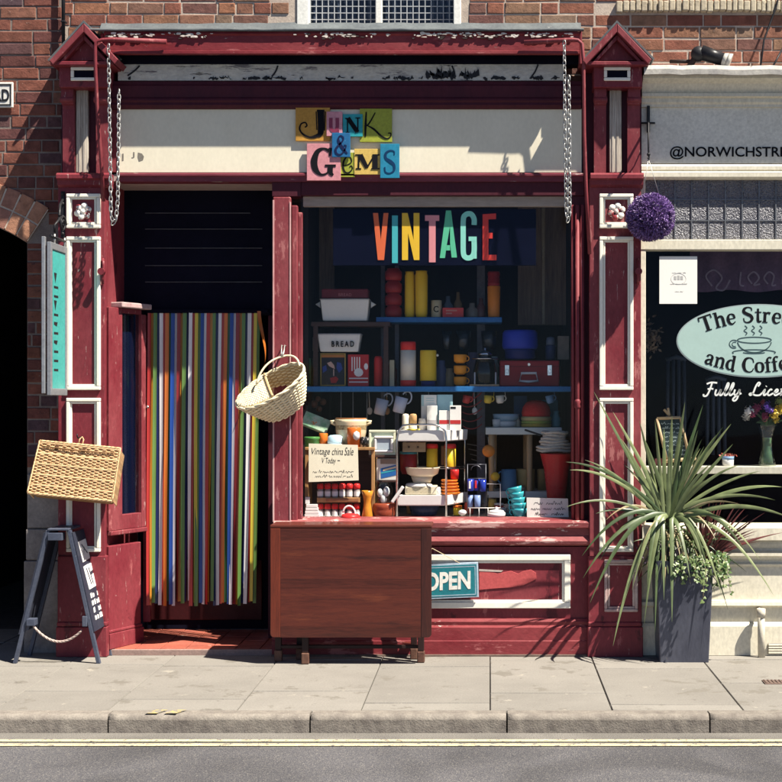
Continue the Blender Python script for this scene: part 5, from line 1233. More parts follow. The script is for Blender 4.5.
# --- dark wooden frame with the bread bins
rm = lambda Y: row(ZS1 + .001, Y)
yf = .42; q = rm(yf)
fe = empty('wooden_stand', W(350, q, yf), 'dark brown open wooden stand on the blue shelf holding two bread bins', 'stand')
for px in (313, 383.5): addpart(fe, 'post', DKWD, lambda b: b.pbox(px, px + 4.8, 324.5, q, yf, yf + .03, .002))
addpart(fe, 'top_rail', DKWD, lambda b: b.pbox(311, 390, 321.8, 326.2, yf - .005, yf + .22, .002))
for px in (314, 384): addpart(fe, 'post', DKWD, lambda b: b.pbox(px, px + 4, 326.5, q, yf + .18, yf + .21, .002))
def bin_(name, label, x0, x1, yt, yb, flare, Y, lettering, lid=None):
    e = empty(name, W((x0 + x1) / 2, yb, Y), label, 'bread bin')
    b = MB(); d = .075
    lo = [(X(x0 + flare, Y), Y - d * .8), (X(x1 - flare, Y), Y - d * .8), (X(x1 - flare, Y), Y + d * .8), (X(x0 + flare, Y), Y + d * .8)]
    hi = [(X(x0, Y), Y - d), (X(x1, Y), Y - d), (X(x1, Y), Y + d), (X(x0, Y), Y + d)]
    z0, z1 = Z(yb, Y), Z(yt, Y)
    A = [b._v((*p, z0)) for p in lo]; C = [b._v((*p, z1)) for p in hi]; b.face(A[::-1]); b.face(C)
    for i in range(4): b.face([A[i], A[(i + 1) % 4], C[(i + 1) % 4], C[i]])
    bmesh.ops.bevel(b.bm, geom=b.bm.edges[:], offset=.008, segments=2, profile=.5, affect='EDGES')
    b.build('body', ENW, e)
    addpart(e, 'rim', pm('grey_enamel_rim', (.45, .45, .47), .3), lambda b: b.tube([(X(x0, Y), Y - d, z1), (X(x1, Y), Y - d, z1), (X(x1, Y), Y + d, z1), (X(x0, Y), Y + d, z1)], .004, 6, True))
    if lid: addpart(e, 'lid', lid, lambda b: b.box(X(x0 + 1.2, Y), X(x1 - 1.2, Y), Y - d * .9, Y + d * .9, z1 + .006, Z(289.5, Y), .006))
    return e, d
e, d = bin_('bread_bin', 'white enamel bread bin with dark red lid on top of the wooden stand', 321.5, 370, 300, 321.4, 2.2, .50, 'BREAD', pm('maroon_enamel_lid', (.13, .012, .02), .35))
for s, px in ((-1, 320.5), (1, 371)):
    addpart(e, 'handle', ENW, lambda b: b.prism([(X(px, .5), Z(301.5, .5)), (X(px + s * 5, .5), Z(304.5, .5)), (X(px, .5), Z(308, .5))], .485, .515, .003))
addpart(e, 'lettering', pm('pale_red_print', (.38, .14, .15), .5), lambda b: b.text('BREAD', 338.5, 351.5, 293.2, 296.2, .5 - d * .9 - .0012, .0012, .01, spacing=1.1))
e, d = bin_('bread_bin', 'white enamel bread bin lettered BREAD inside the wooden stand', 318.5, 361.5, 334.6, 352.2, 2.6, .50, 'BREAD')
addpart(e, 'lettering', INK, lambda b: b.text('BREAD', 331.5, 354, 341, 346.8, .5 - d - .0026, .006, .02, spacing=1.45))
addpart(e, 'handle', ENW, lambda b: b.pbox(312.5, 317.8, 336, 352, .46, .54, .01))
boxed('book', 'black picture book with a yellow border and orange title in the wooden stand', 'book', 320, 346, 353, q, .44, .03, pm('black_glossy_cover', (.012, .012, .02), .3), .001, parts=[
    ('border', pm('dull_yellow_print', (.40, .27, .05), .5), lambda b: frame(b, 320.4, 345.6, 353.4, q - .4, 1.0, .4385, .4402, 0)),
    ('title_band', pm('orange_print', (.45, .17, .04), .5), lambda b: (b.pbox(321.6, 344.4, 354.8, 357.4, .4386, .4402),)),
    ('picture', pm('pale_pink_print', (.55, .36, .30), .5), lambda b: (b.pprism([(327, 363), (331, 361.5), (334, 365), (335, 369), (332.5, 368), (329, 366)], .4386, .4402), b.pbox(333.2, 334.2, 369.2, 376, .4386, .4402))),
    ('picture', pm('red_print', (.42, .03, .03), .5), lambda b: b.pprism([(330, 378), (336, 376.5), (338.5, 379), (336, 383), (331, 383)], .4386, .4402)),
    ('picture', pm('blue_print', (.03, .06, .26), .5), lambda b: (b.pprism([(337, 362), (341, 363), (342.5, 369), (339, 373), (336.4, 368)], .4384, .4402), b.pprism([(322.5, 367), (326, 365), (327, 370), (323, 373)], .4384, .4402)))])
boxed('cardboard_box', 'red cutlery box with white drawings of forks beside the black book', 'box', 348, 368.5, 354.5, q, .44, .05, pm('cutlery_box_red', (.45, .025, .03), .45), .001, parts=[
    ('print', PAPW, lambda b: ([b.pbox(x, x + 1.1, 357, 371 - i % 2, .4386, .4402) for i, x in enumerate((351.5, 354, 356.5, 359))], b.pprism([(358.6 + 4.6 * math.cos(t), 372.4 + 4.3 * math.sin(t)) for t in [i * PI / 6 for i in range(12)]], .4382, .4402), b.pprism([(366 + 2.1 * math.cos(t), 366.5 + 3.4 * math.sin(t)) for t in [i * PI / 4 for i in range(8)]], .4388, .4402), b.pbox(349, 368, 377.8, 378.9, .4387, .4402), b.pbox(349, 368, 381.5, 382.6, .4387, .4402)))])
# --- main shelf
e = turned('flask', 'narrow red flask with a curved grey handle on the blue shelf', 'flask', 378.3, .48, [('body', [(3.6, rm(.48)), (4.3, rm(.48) - 1), (4.3, rm(.48) - 27), (3.2, rm(.48) - 30), (0, rm(.48) - 30.2)], PRED)])
b = MB(); handle(b, 383, 357, 369, 5.5, .48); tag(b.build('ladle_hook', surf('dull_steel', (.3, .3, .32), scale=9, rough=.4, metal=.7)), 'thin curved grey metal hook behind the narrow red flask', 'hook')
y = .46; q = rm(y)
turned('flask', 'large cream vacuum flask with red top and red base on the blue shelf', 'flask', 408.2, y, [('base', [(7.2, q), (7.9, q - .5), (8, q - 5.6), (7.8, q - 6)], PRED), ('body', [(7.7, q - 6), (7.7, q - 36)], pm('cream_flask', (.72, .66, .55), .4)), ('cup', [(7.6, q - 36.1), (7.7, q - 43), (7.2, q - 44.6), (0, q - 44.8)], PRED)])
e = turned('canister', 'bright yellow plain canister on a dark base beside the cream flask', 'canister', 428.2, y, [('base', [(7.2, q), (7.4, q - 5.5)], PNAV), ('body', [(8.2, q - 5.6), (8.3, q - 6), (8.2, q - 35), (7.8, q - 36), (0, q - 36.2)], PYEL)])
addpart(e, 'knob', ENW, lambda b: b.ball(W(437.4, q - 31, y), .009, 8))
for i, (lab) in enumerate(('orange cup at the bottom of the stack of three', 'orange cup in the middle of the stack of three', 'orange cup on top of the stack of three')):
    qq = q - .5 - 11.2 * i; hh = 9
    e = turned('cup', lab, 'cup', 460.2, y, [('body', [(3.8, qq), (6.2, qq - 2), (6.6, qq - hh + .5), (6.2, qq - hh), (5.6, qq - 2.2), (0, qq - 1.6)], pm('orange_glaze', (.70, .27, .02), .25))], group='stacked orange cups')
    b = MB(); handle(b, 466, qq - 7.6, qq - 2.2, 3, y, .0035); h = b.build('handle', MATS['orange_glaze']); h.parent = e; h.location = ORG[h.name] - (ORG[e.name] if e.type == 'EMPTY' else Vector(ORG[e.name]))
ck = empty('coffee_maker', W(485, q, y), 'dark glass coffee jug standing on a pale wooden board in the window', 'coffee maker')
addpart(ck, 'board', PALEWD, lambda b: b.pbox(469.5, 499, q - 2, q, y - .06, y + .08, .002))
addpart(ck, 'glass_jug', glass('smoked_glass', (.12, .12, .15), 2.0), lambda b: b.plathe(485, y, [(10, q - 2.2), (11, q - 4), (12, q - 14), (9.5, q - 26), (6.5, q - 29), (6.8, q - 31)], 24, close=False))
addpart(ck, 'lid', CHRO, lambda b: b.plathe(485, y, [(6.8, q - 31), (7.6, q - 32), (3, q - 35), (1.4, q - 36), (2, q - 38), (0, q - 39)], 20))
addpart(ck, 'band', CHRO, lambda b: b.plathe(485, y, [(12.1, q - 26.6), (13.6, q - 27.2), (13.2, q - 28), (10, q - 27.8)], 24))
for px in (474, 484.5, 495): addpart(ck, 'leg', surf('dull_steel_leg', (.3, .3, .34), scale=9, rough=.4, metal=.7), lambda b: b.pbox(px, px + 1.4, q - 14, q - 2.1, y - .062, y - .052))
for px, s, lab in ((447, 5, 'small dim glass tumbler with a red rim above the orange cups'), (463.5, 7.5, 'upturned cut glass dish hanging high beside the coffee jug'), (489, 8, 'tall sparkling cut glass vase high in the dim window')):
    b = MB(); b.plathe(px, .60, [(s * .55, 350), (s * .8, 349), (s, 331), (s * .9, 331), (s * .7, 347), (0, 348)], 14); tag(b.build('glass_dish', glass('cut_glass', (.45, .42, .48), 4.0, .15, 60)), lab, 'glassware')
# red case
yc2 = .50; q = rm(yc2)
cs = empty('toolbox', W(530, q, yc2), 'dark red metal case with chrome latches and a white handle', 'toolbox')
CR = pm('crimson_case', (.34, .016, .024), .4)
addpart(cs, 'body', CR, lambda b: b.pbox(499.5, 559.5, 360.5, q, yc2, yc2 + .16, .008))
addpart(cs, 'lid_seam', pm('dark_seam', (.05, .005, .008)), lambda b: b.pbox(500.3, 558.7, 366.2, 366.8, yc2 - .0012, yc2 + .002))
for px in (504.8, 547.5): addpart(cs, 'latch', CHRO, lambda b: (b.pbox(px, px + 4.6, 365, 375.5, yc2 - .012, yc2 + .001, .002), b.pbox(px + 1, px + 3.6, 369, 373, yc2 - .018, yc2 - .0125, .002)))
addpart(cs, 'handle', ENW, lambda b: b.tube([W(519.5, 381, yc2 - .02), W(521.5, 373.2, yc2 - .022), W(536, 373.2, yc2 - .022), W(538, 381, yc2 - .02), W(528.5, 381.6, yc2 - .024)], .0085, 8, True))
addpart(cs, 'lock', CHRO, lambda b: b.tube([W(529, 364.5, yc2 - .004), W(529, 364.5, yc2 + .003)], .009, 12))
turned('mixing_bowl', 'large dark blue plastic bowl stacked upside down on the red case', 'bowl', 520, yc2 + .08, [('lower_bowl', [(13, 359.6), (15.5, 358), (15, 352), (16, 349.5)], PNAV), ('upper_bowl', [(16.8, 349.3), (18, 346), (17.4, 333), (15.5, 330.4), (0, 330)], PBLU)])
turned('canister', 'small navy lidded tin behind the red case latch', 'tin', 550.5, yc2 + .1, [('body', [(5, 359.6), (5.2, 346), (4.2, 345)], pm('dim_navy_tin', (.03, .045, .12))), ('lid', [(4.4, 345), (4.6, 341), (3.8, 337.5), (0, 336.6)], pm('grey_blue_lid', (.12, .15, .22)))])
boxed('cardboard_box', 'dim mottled beige box standing upright on the red case', 'box', 557.6, 569, 336, 359.5, yc2 + .1, .06, surf('speckled_card', (.26, .22, .19), (.16, .14, .12), 30, .8, .2), .002)
# --- lower left: tins and pots above the spice rack
ZL = Z(447, .22)                                   # crate top
st_ = empty('wooden_crate', W(342, 500, .2), 'honey coloured wooden crate stand behind the handwritten china sale card', 'crate')
addpart(st_, 'top', MIDWD, lambda b: b.box(X(303.5, .2) + .012, X(375, .2), .17, .42, ZL - .018, ZL, .003))
for px in (304.8, 371.2): addpart(st_, 'side', MIDWD, lambda b: b.box(X(px, .18), X(px + 3.4, .18), .18, .41, zf, ZL - .019, .003))
addpart(st_, 'back', DKWD, lambda b: b.box(X(308.6, .3), X(371, .3), .38, .40, zf, ZL - .019))
tp = lambda Y: row(ZL + .001, Y)
y = .24; q = tp(y)
turned('canister', 'white lidded canister at the left edge of the window', 'canister', 311.5, y, [('body', [(6.6, q + 10), (7, q + 9), (7, q - .5)], ENW), ('lid', [(7.4, q - .6), (7.6, q - 1.5), (6, q - 2.6), (0, q - 2.8)], ENW)]) if False else None
turned('canister', 'short green round tin beside the white lidded pots', 'tin', 312, y + .02, [('body', [(7.2, q), (7.4, q - .5), (7.4, q - 7), (7.8, q - 7.2), (7.8, q - 9.6), (7.2, q - 10), (0, q - 10)], PGRN)])
turned('canister', 'small plain orange tin squeezed between green and pale blue tins', 'tin', 323.4, y + .04, [('body', [(4.2, q), (4.4, q - 13), (4.0, q - 13.4), (0, q - 13.5)], PORA)])
turned('lidded_pot', 'white storage pot with a pale blue dome lid', 'pot', 335.2, y, [('body', [(7.8, q), (8.2, q - 1), (8, q - 3)], ENW), ('lid', [(7.4, q - 3.1), (7.8, q - 5), (7.4, q - 10), (5, q - 11.6), (0, q - 12)], pm('pale_blue_lid', (.42, .60, .70), .3))])
turned('plate', 'wide cream plate under the pale blue lidded pot', 'plate', 328, y - .05, [('rim', [(6, q + 1.2), (13.5, q - .6), (13.2, q - 1.2), (6, q + .4), (0, q + .4)], ENW)])
e = turned('casserole', 'cream two handled casserole pot with patterned band on the crate', 'pot', 351, y + .11, [('body', [(10, tp(.35)), (13, tp(.35) - 3), (15.2, tp(.35) - 14), (15.6, tp(.35) - 24), (16.2, tp(.35) - 27), (15, tp(.35) - 27), (14, tp(.35) - 20), (0, tp(.35) - 18)], CRM), ('inner_glaze', [(15.1, tp(.35) - 26.9), (15.7, tp(.35) - 28.1), (14.4, tp(.35) - 28.3), (13.6, tp(.35) - 24), (0, tp(.35) - 21)], pm('orange_inner', (.42, .17, .06), .3))])
for s in (-1, 1):
    addpart(e, 'handle', CRM, lambda b: b.tube([W(351 + s * 15, tp(.35) - 21, .35), W(351 + s * 20, tp(.35) - 23.5, .35), W(351 + s * 20.5, tp(.35) - 24.6, .35), W(351 + s * 15.4, tp(.35) - 25, .35)], .008, 8))
addpart(e, 'pattern_band', surf('brown_speckled_band', (.16, .09, .05), (.50, .40, .22), 70, .4, .05), lambda b: b.plathe(351, .35, [(15.35, tp(.35) - 16.5), (15.7, tp(.35) - 21)], 24, close=False))
turned('canister', 'tall orange tin with a white flower disc in front of the cream pot', 'tin', 354, y - .02, [('body', [(6.6, tp(y - .02)), (6.9, tp(y - .02) - 18.5), (6.4, tp(y - .02) - 19.2), (0, tp(y - .02) - 19.3)], pm('orange_tin', (.60, .13, .02))), ])
b = MB(); b.ball(W(356.2, q - 11, y - .061), .017, 12, 1, .25, 1.25); tag(b.build('tin_label', ENW), 'white flower disc on the tall orange tin', 'label') if False else b.bm.free()
o = [o for o in COL.objects if o.get('label', '') == 'tall orange tin with a white flower disc in front of the cream pot'][0]
b = MB(); b.plathe(356.4, y - .055, [(0, q - 6), (3.0, q - 8), (3.6, q - 11), (3.0, q - 14), (0, q - 16)], 12); d_ = b.build('disc', ENW, o)
turned('canister', 'small black tin with white floral pattern beside the orange tin', 'tin', 364.6, y - .03, [('body', [(4.4, tp(.21)), (4.6, tp(.21) - 9.6), (4.2, tp(.21) - 10), (0, tp(.21) - 10.2)], surf('black_floral_print', (.012, .012, .015), (.02, .02, .02), 8, .4, .05, flecks=[((.66, .60, .55), .42, 55, (1, 1, 1))]))])
# striped packet leaning at the left edge
b = MB(); b.M = Matrix.Translation(W(316, 423, .40)) @ Matrix.Rotation(R(22), 4, 'Y') @ Matrix.Rotation(R(-20), 4, 'X'); b.box(-.085, .085, -.02, .02, -.045, .045, .004)
tag(b.build('packet', surf('green_orange_packet', (.50, .56, .46), (.10, .34, .16), 16, .5, .05, flecks=[((.62, .18, .04), .40, 22, (1, 1, 1)), ((.72, .70, .66), .36, 18, (1, 1, 1))])), 'leaning green and white printed packet at the left edge of the window', 'packet')
# sale card
yd = .095
cd2 = empty('sale_card', W(334, 483, yd), 'large cream handwritten card reading Vintage china sale', 'card')
addpart(cd2, 'card', CARD, lambda b: b.pprism([(308.8, 443.5), (357.8, 445), (358.6, 480.3), (308.6, 482)], yd, yd + .003))
addpart(cd2, 'lettering', INK, lambda b: (b.text('Vintage', 311.5, 330, 448, 456.5, yd - .0008, .0008, -.004, .25), b.text('china', 332, 343, 448, 455, yd - .0008, .0008, -.004, .25), b.text('Sale', 344.5, 353.5, 447.4, 455.4, yd - .0008, .0008, -.004, .25), b.text('V Today', 322, 336, 457.8, 465, yd - .0008, .0008, -.004, .25), b.pbox(337.5, 340, 460.2, 460.9, yd - .0008, yd)))
b = MB(); scribble(b, 313, 354, 472.8, yd - .0008, 2.6, .34, 4, words=7); scribble(b, 315, 353, 477.4, yd - .0008, 2.5, .34, 9, words=6); b.build('lettering', INK, cd2)
# spice rack
e = empty('spice_rack', W(338, 518, .14), 'wooden spice rack with two rows of red capped glass jars under the sale card', 'spice rack')
for k, (qa) in enumerate((497.5, 517.6)):
    for i in range(6):
        px = 320.4 + i * 7.3
        je = MB(); je.plathe(px, .17, [(2.9, qa), (3.1, qa - .5), (3.1, qa - 7), (2.4, qa - 8.6)], 14); jo = je.build('jar', pm('pale_jar_glass', (.30, .26, .24), .12), e)
        c = MB(); c.plathe(px, .17, [(2.8, qa - 8.6), (3.4, qa - 9), (3.3, qa - 12.6), (2.6, qa - 13.8), (0, qa - 14.2)], 14); c.build('cap', PRED, jo)
        c = MB(); c.plathe(px, .17, [(3.2, qa - 1.6), (3.2, qa - 6.2)], 14, close=False); c.build('paper_label', ENW, jo)
addpart(e, 'shelf', MIDWD, lambda b: b.pbox(317, 360, 497.7, 502.5, .14, .21, .002))
addpart(e, 'front_rail', surf('amber_rail', (.38, .17, .07), (.22, .10, .05), 30, .5), lambda b: b.pbox(326, 358.5, 498.5, 501.5, .134, .1395, .001))
b = MB(); b.plathe(350.5, .105, [(10, row(zf, .105)), (10.4, row(zf, .105) - 1), (8, row(zf, .105) - 4), (0, row(zf, .105) - 5)], 20); e = empty('kettle_lid', W(350.5, 518, .105), 'red lid with a looped white handle in front of the spice jars', 'lid'); b.build('dome', PRED, e)
addpart(e, 'handle', ENW, lambda b: b.tube([W(349 + 6.2 * math.cos(R(a)), 514 - 8 * math.sin(R(a)), .105) for a in range(-10, 175, 15)], .006, 8))
b = MB(); 
for i in range(4): b.pbox(304.5 + i * .5, 319.5 - i * .7, 517.3 - 3.3 * (i + 1) + .3, 517.3 - 3.3 * i, .12, .22, .002)
b.pbox(305, 309.5, 497, 504, .13, .16, .003)
tag(b.build('crockery_pile', ENW), 'low pile of plain white square dishes in the bottom left window corner', 'dishes')
# vase, jar, terracotta bowl, soap box, tin dish
y = .16; q = row(zf + .001, y)
turned('vase', 'ochre waisted pottery vase on the window floor beside the spice rack', 'vase', 367.3, y, [('body', [(5.2, q), (5.6, q - 1), (4.0, q - 10), (3.5, q - 15), (4.4, q - 21), (6.0, q - 26.5), (5.4, q - 26.5), (3.2, q - 18), (0, q - 10)], OCHG)])
y = .20; q = row(zf + .001, y)
turned('pot', 'shiny brown terracotta pot on the window floor beside the ochre vase', 'pot', 384.4, y, [('body', [(10.6, q), (11.6, q - 2), (12, q - 6), (11.4, q - 8), (11.9, q - 9), (11.4, q - 12.6), (10.4, q - 13.6), (0, q - 14)], TERR)])
e = empty('glass_jar', W(384, q - 14, y), 'clear glass jar holding white eggs on the terracotta pot', 'jar')
addpart(e, 'jar', GLS, lambda b: b.plathe(384, y, [(8.6, q - 14.2), (9.4, q - 15), (9.4, q - 28), (7.6, q - 32), (8.0, q - 35)], 20, close=False))
addpart(e, 'base', GLS, lambda b: b.plathe(384, y, [(8.6, q - 14.3), (8.4, q - 15), (0, q - 15.2)], 20))
for px, py, sx in ((380, 494, 3), (386.5, 492.5, 3.4), (383.5, 500, 3.2)):
    addpart(e, 'egg', ENW, lambda b: b.ball(W(px, py - 1, y - .01), sx * sc(y), 12, 1, 1, 1.5))
b = MB(); b.M = Matrix.Translation(W(397.5, 494.5, .135)) @ Matrix.Rotation(R(35), 4, 'Y'); b.box(-.010, .010, -.012, .012, -.06, .06, .006); tag(b.build('spoon', ENW), 'flat white paddle leaning beside the glass jar of eggs', 'spoon')
e = boxed('soap_packet', 'white washing powder box with a blue and teal slanted panel', 'box', 376.5, 397.5, 458.6, 480, .21, .07, pm('white_card', (.68, .66, .60), .6), .001, parts=[
    ('panel', pm('blue_soap_print', (.02, .12, .36), .5), lambda b: b.pprism([(380.5, 468.5), (397, 464.5), (397, 475), (381, 478.5)], .2084, .2102)),
    ('panel', pm('teal_soap_print', (.04, .35, .40), .5), lambda b: b.pprism([(381, 472.5), (396.8, 469), (396.8, 470.4), (381, 473.8)], .2076, .209)),
    ('panel', pm('cream_soap_print', (.70, .62, .40), .5), lambda b: b.pprism([(383, 469.3), (395.8, 466.2), (395.8, 468), (383, 471.2)], .2076, .209)),
    ('panel', pm('brown_soap_print', (.28, .20, .14), .5), lambda b: b.pbox(380.4, 397.2, 459, 464.0, .2086, .2102))])
b = MB(); b.pbox(375.5, 398, 480.4, 482.2, .2, .3, .002); tag(b.build('box_shelf', DKWD), 'thin dark shelf under the washing powder box', 'shelf')
e = empty('square_dish', W(382, 456, .19), 'pale green square tin tray propped upright with a grey glass dish', 'tray')
addpart(e, 'plate', pm('pale_green_tin', (.52, .60, .46), .3), lambda b: b.pbox(368.8, 395.6, 430, 455, .215, .222, .003))
addpart(e, 'rim', pm('cream_green_rim', (.66, .68, .50), .3), lambda b: frame(b, 368.8, 395.6, 430, 455, 2.4, .205, .2148, .003))
addpart(e, 'well', ENW, lambda b: frame(b, 374, 393, 436, 452.6, 2.6, .196, .2147, .006))
addpart(e, 'well', pm('grey_blue_well', (.40, .47, .53), .2), lambda b: b.pbox(376.8, 390.2, 438.8, 449.8, .206, .2149, .004))
b = MB(); b.pbox(368.5, 396, 455.4, 457.6, .19, .30, .002); tag(b.build('tray_shelf', DKWD), 'thin dark shelf under the pale green square tray', 'shelf')
# hanging jugs
for px, py, c, lab in ((381, 407, pm('grey_enamel', (.34, .36, .42), .3), 'small grey enamel mug hanging below the blue shelf'), (400, 405, pm('lilac_white_enamel', (.55, .57, .66), .3), 'pale enamel jug hanging tilted with its looped handle up')):
    e = empty('hanging_jug', W(px, py, .4), lab, 'jug')
    Mj = Matrix.Translation(W(px, py, .40)) @ Matrix.Rotation(R(14), 4, 'Y')
    b = MB(); b.M = Mj; b.lathe([(.030, -.05), (.036, -.045), (.040, .05), (.037, .05), (.033, -.04), (0, -.042)], (0, 0, 0), 20); b.build('body', c, e)
    b = MB(); b.M = Mj; b.tube([(.030 + .030 * math.cos(a), 0, .055 + .04 * math.sin(a)) for a in [R(-70 + 230 * i / 10) for i in range(11)]], .005, 7); b.build('handle', c, e)
    b = MB(); b.tube([W(px + 6, py - 10, .40), W(px + 6, 391, .42)], .002, 5); b.build('wire', STEEL, e)
b = MB(); b.plathe(383.6, .41, [(3.0, 410), (3.6, 409), (3.6, 402), (3, 401), (0, 401)], 14); tag(b.build('beaker', pm('amber_glaze', (.50, .20, .06), .3)), 'little amber beaker hanging beside the grey enamel mug', 'beaker')
# --- white trolley / cake rack
tr = empty('tier_rack', W(431, 518, .28), 'chrome rack with two white trays standing in the middle of the window', 'rack')
Yf, Yb = .15, .44
def tray(py, h):
    z1 = Z(py, Yf); p = [(X(397.5, Yf), Yf), (X(447.5, Yf), Yf), (X(467, Yb), Yb), (X(419, Yb), Yb)]
    def f(b):
        slab(b, p, z1 - .012, z1 - .004); n = 4
        c = Vector((sum(q[0] for q in p) / 4, sum(q[1] for q in p) / 4)); rings = []
        for s, z in ((.97, z1 - h), (1.0, z1 - h + .006), (1.02, z1), (1.005, z1 + .002), (.985, z1 - .003)):
            rings.append([b._v((c.x + (q[0] - c.x) * s, c.y + (q[1] - c.y) * s, z)) for q in p])
        for u, v in zip(rings, rings[1:]):
            for i in range(n): b.face([u[i], u[(i + 1) % n], v[(i + 1) % n], v[i]])
    return f
addpart(tr, 'tray', ENW, tray(430.5, .066)); addpart(tr, 'tray', ENW, tray(495.5, .062))
def chrome(pts, r=.005): return lambda b: b.tube(pts, r, 8)
addpart(tr, 'upright_frame', CHRO, chrome([W(397, 517.5, Yf - .012), W(397, 440, Yf - .012), W(398.5, 431, Yf - .012), W(403, 425.5, Yf - .012), W(410, 424.5, Yf - .012), W(432, 424.5, Yf - .012), W(440, 426, Yf - .012), W(445, 431, Yf - .012), W(446.2, 440, Yf - .012), W(446.2, 517.5, Yf - .012)], .0062))
addpart(tr, 'upright_frame', CHRO, chrome([W(417.5, 511, Yb + .012), W(417.5, 436, Yb + .012), W(421, 429, Yb + .012), W(428, 427, Yb + .012), W(452, 427, Yb + .012), W(461, 430, Yb + .012), W(464.8, 437, Yb + .012), W(464.8, 511, Yb + .012)]))
for py in (466.5, 468.5): addpart(tr, 'wire_rail', CHRO, chrome([W(417.5, py, Yb), W(466, py, Yb)], .003))
addpart(tr, 'wire_rail', CHRO, chrome([W(446.2, 468, Yf), W(464.8, 466, Yb)], .003))
zt1 = Z(430.5, Yf) - .003; zt2_ = Z(495.5, Yf) - .003
t1 = lambda Y: row(zt1, Y); t2 = lambda Y: row(zt2_, Y)
y = .26; q = t1(y)
turned('shaker', 'cream salt shaker on the left of the top white tray', 'shaker', 405.6, y, [('body', [(3.2, q), (3.6, q - 1), (3.4, q - 15), (2.6, q - 16.5), (0, q - 17)], pm('cream_shaker', (.72, .66, .52), .3))])
turned('shaker', 'tan and cream shaker beside the cream salt shaker', 'shaker', 413.2, y, [('body', [(3.8, q), (4.0, q - 1), (3.6, q - 6.5)], pm('cream_shaker2', (.70, .62, .48), .3)), ('top', [(3.6, q - 6.6), (3.6, q - 15), (2.8, q - 16.6), (0, q - 17)], pm('tan_shaker', (.46, .27, .12), .4))])
turned('beaker', 'small grey white pot behind the tan shaker', 'pot', 422.5, y + .06, [('body', [(3.8, t1(.32)), (4.2, t1(.32) - 8), (3.6, t1(.32) - 12), (0, t1(.32) - 12)], pm('stone_white', (.55, .52, .48), .4))])
boxed('cardboard_box', 'tall white carton with a pale teal side on the top tray', 'box', 421.2, 436.6, 394.8, t1(.36), .36, .05, pm('white_carton', (.72, .73, .70), .6), .002, parts=[('print', pm('pale_teal_print', (.40, .58, .60), .6), lambda b: (b.pbox(421.4, 423.8, 395.2, 406, .3586, .3602), [b.pbox(426, 434, 398 + 2.4 * i, 398.6 + 2.4 * i, .3588, .3602) for i in range(3)]))])
boxed('cardboard_box', 'pale turquoise carton behind the red banded white cartons', 'box', 437, 452.6, 394.6, t1(.38), .38, .05, pm('pale_turquoise_carton', (.42, .66, .70), .6), .002)
for i, (x0, x1, y0, lab) in enumerate(((427, 437, 405.6, 'narrow white carton with a faint grey band on the tray'), (439, 449.4, 410.5, 'left one of two white cartons with a red band'), (449.8, 461, 405.5, 'right one of two white cartons with a red band, black lettered top'))):
    yy = .27 + .012 * (2 - i); qq = t1(yy)
    band = pm('red_band_print', (.45, .03, .03), .5) if i else pm('grey_band_print', (.45, .42, .42), .5)
    ps = [('band', band, lambda b: b.pbox(x0 + .3, x1 - .3, qq - 10.5, qq - 6.6, yy - .0014, yy + .001))]
    if i == 2: ps.append(('print', INK, lambda b: b.pbox(x0 - 4, x0 + 5.4, 406.6, 408.6, yy - .0013, yy + .001) if False else b.pbox(x0 + .8, x0 + 6, 406.8, 408.8, yy - .0013, yy + .001)))
    boxed('cardboard_box', lab, 'box', x0, x1, y0, qq, yy, .045, pm('white_carton2', (.76, .74, .70), .6), .0015, parts=ps)
b = MB(); b.plathe(413.4, .18, [(5, t1(.18) + .3), (7, t1(.18) - 1.5), (6.4, t1(.18) - 1.9), (0, t1(.18) - .6)], 18); tag(b.build('saucer', pm('lemon_glaze', (.72, .62, .08), .3)), 'little lemon yellow saucer at the front of the top tray', 'saucer')
# middle tier
zm = Z(467, Yb) ; 
for px, lab in ((432, 'yellow tin with a red lid, left of two on the wire tier'), (450.2, 'yellow tin with a red lid, right of two on the wire tier')):
    Y_ = .36; qq = row(zm + .004, Y_)
    turned('canister', lab, 'tin', px, Y_, [('body', [(5.4, qq), (5.6, qq - .5), (5.6, qq - 18.5)], PYEL), ('lid', [(5.9, qq - 18.6), (5.9, qq - 22), (5.3, qq - 23), (0, qq - 23.2)], PRED)], group='red lidded yellow tins')
b = MB(); b.pbox(441, 446, 446, 465, .38, .42, .003); tag(b.build('packet', pm('brown_paper', (.20, .10, .05), .6)), 'narrow brown packet between the two yellow tins', 'packet')
boxed('wooden_box', 'small pale wooden drawer box under the top tray', 'box', 402.5, 425.5, 442.5, 452, .30, .1, surf('pale_wood_box', (.40, .30, .20), (.30, .21, .13), 12, .6, .15, (.4, 3, 3)), .002, parts=[('drawer_knob', DKWD, lambda b: (b.ball(W(409, 447, .296), .006, 8), b.ball(W(418, 447, .296), .006, 8)))])
turned('casserole', 'deep maroon bowl with a teal rim behind the rack', 'bowl', 408.5, .36, [('body', [(6.5, 474), (8.2, 470), (8.6, 454)], PDRED), ('lid', [(8.8, 454), (9, 452.6), (8.4, 451.4), (0, 450.6)], pm('teal_lid', (.03, .18, .22), .35))])
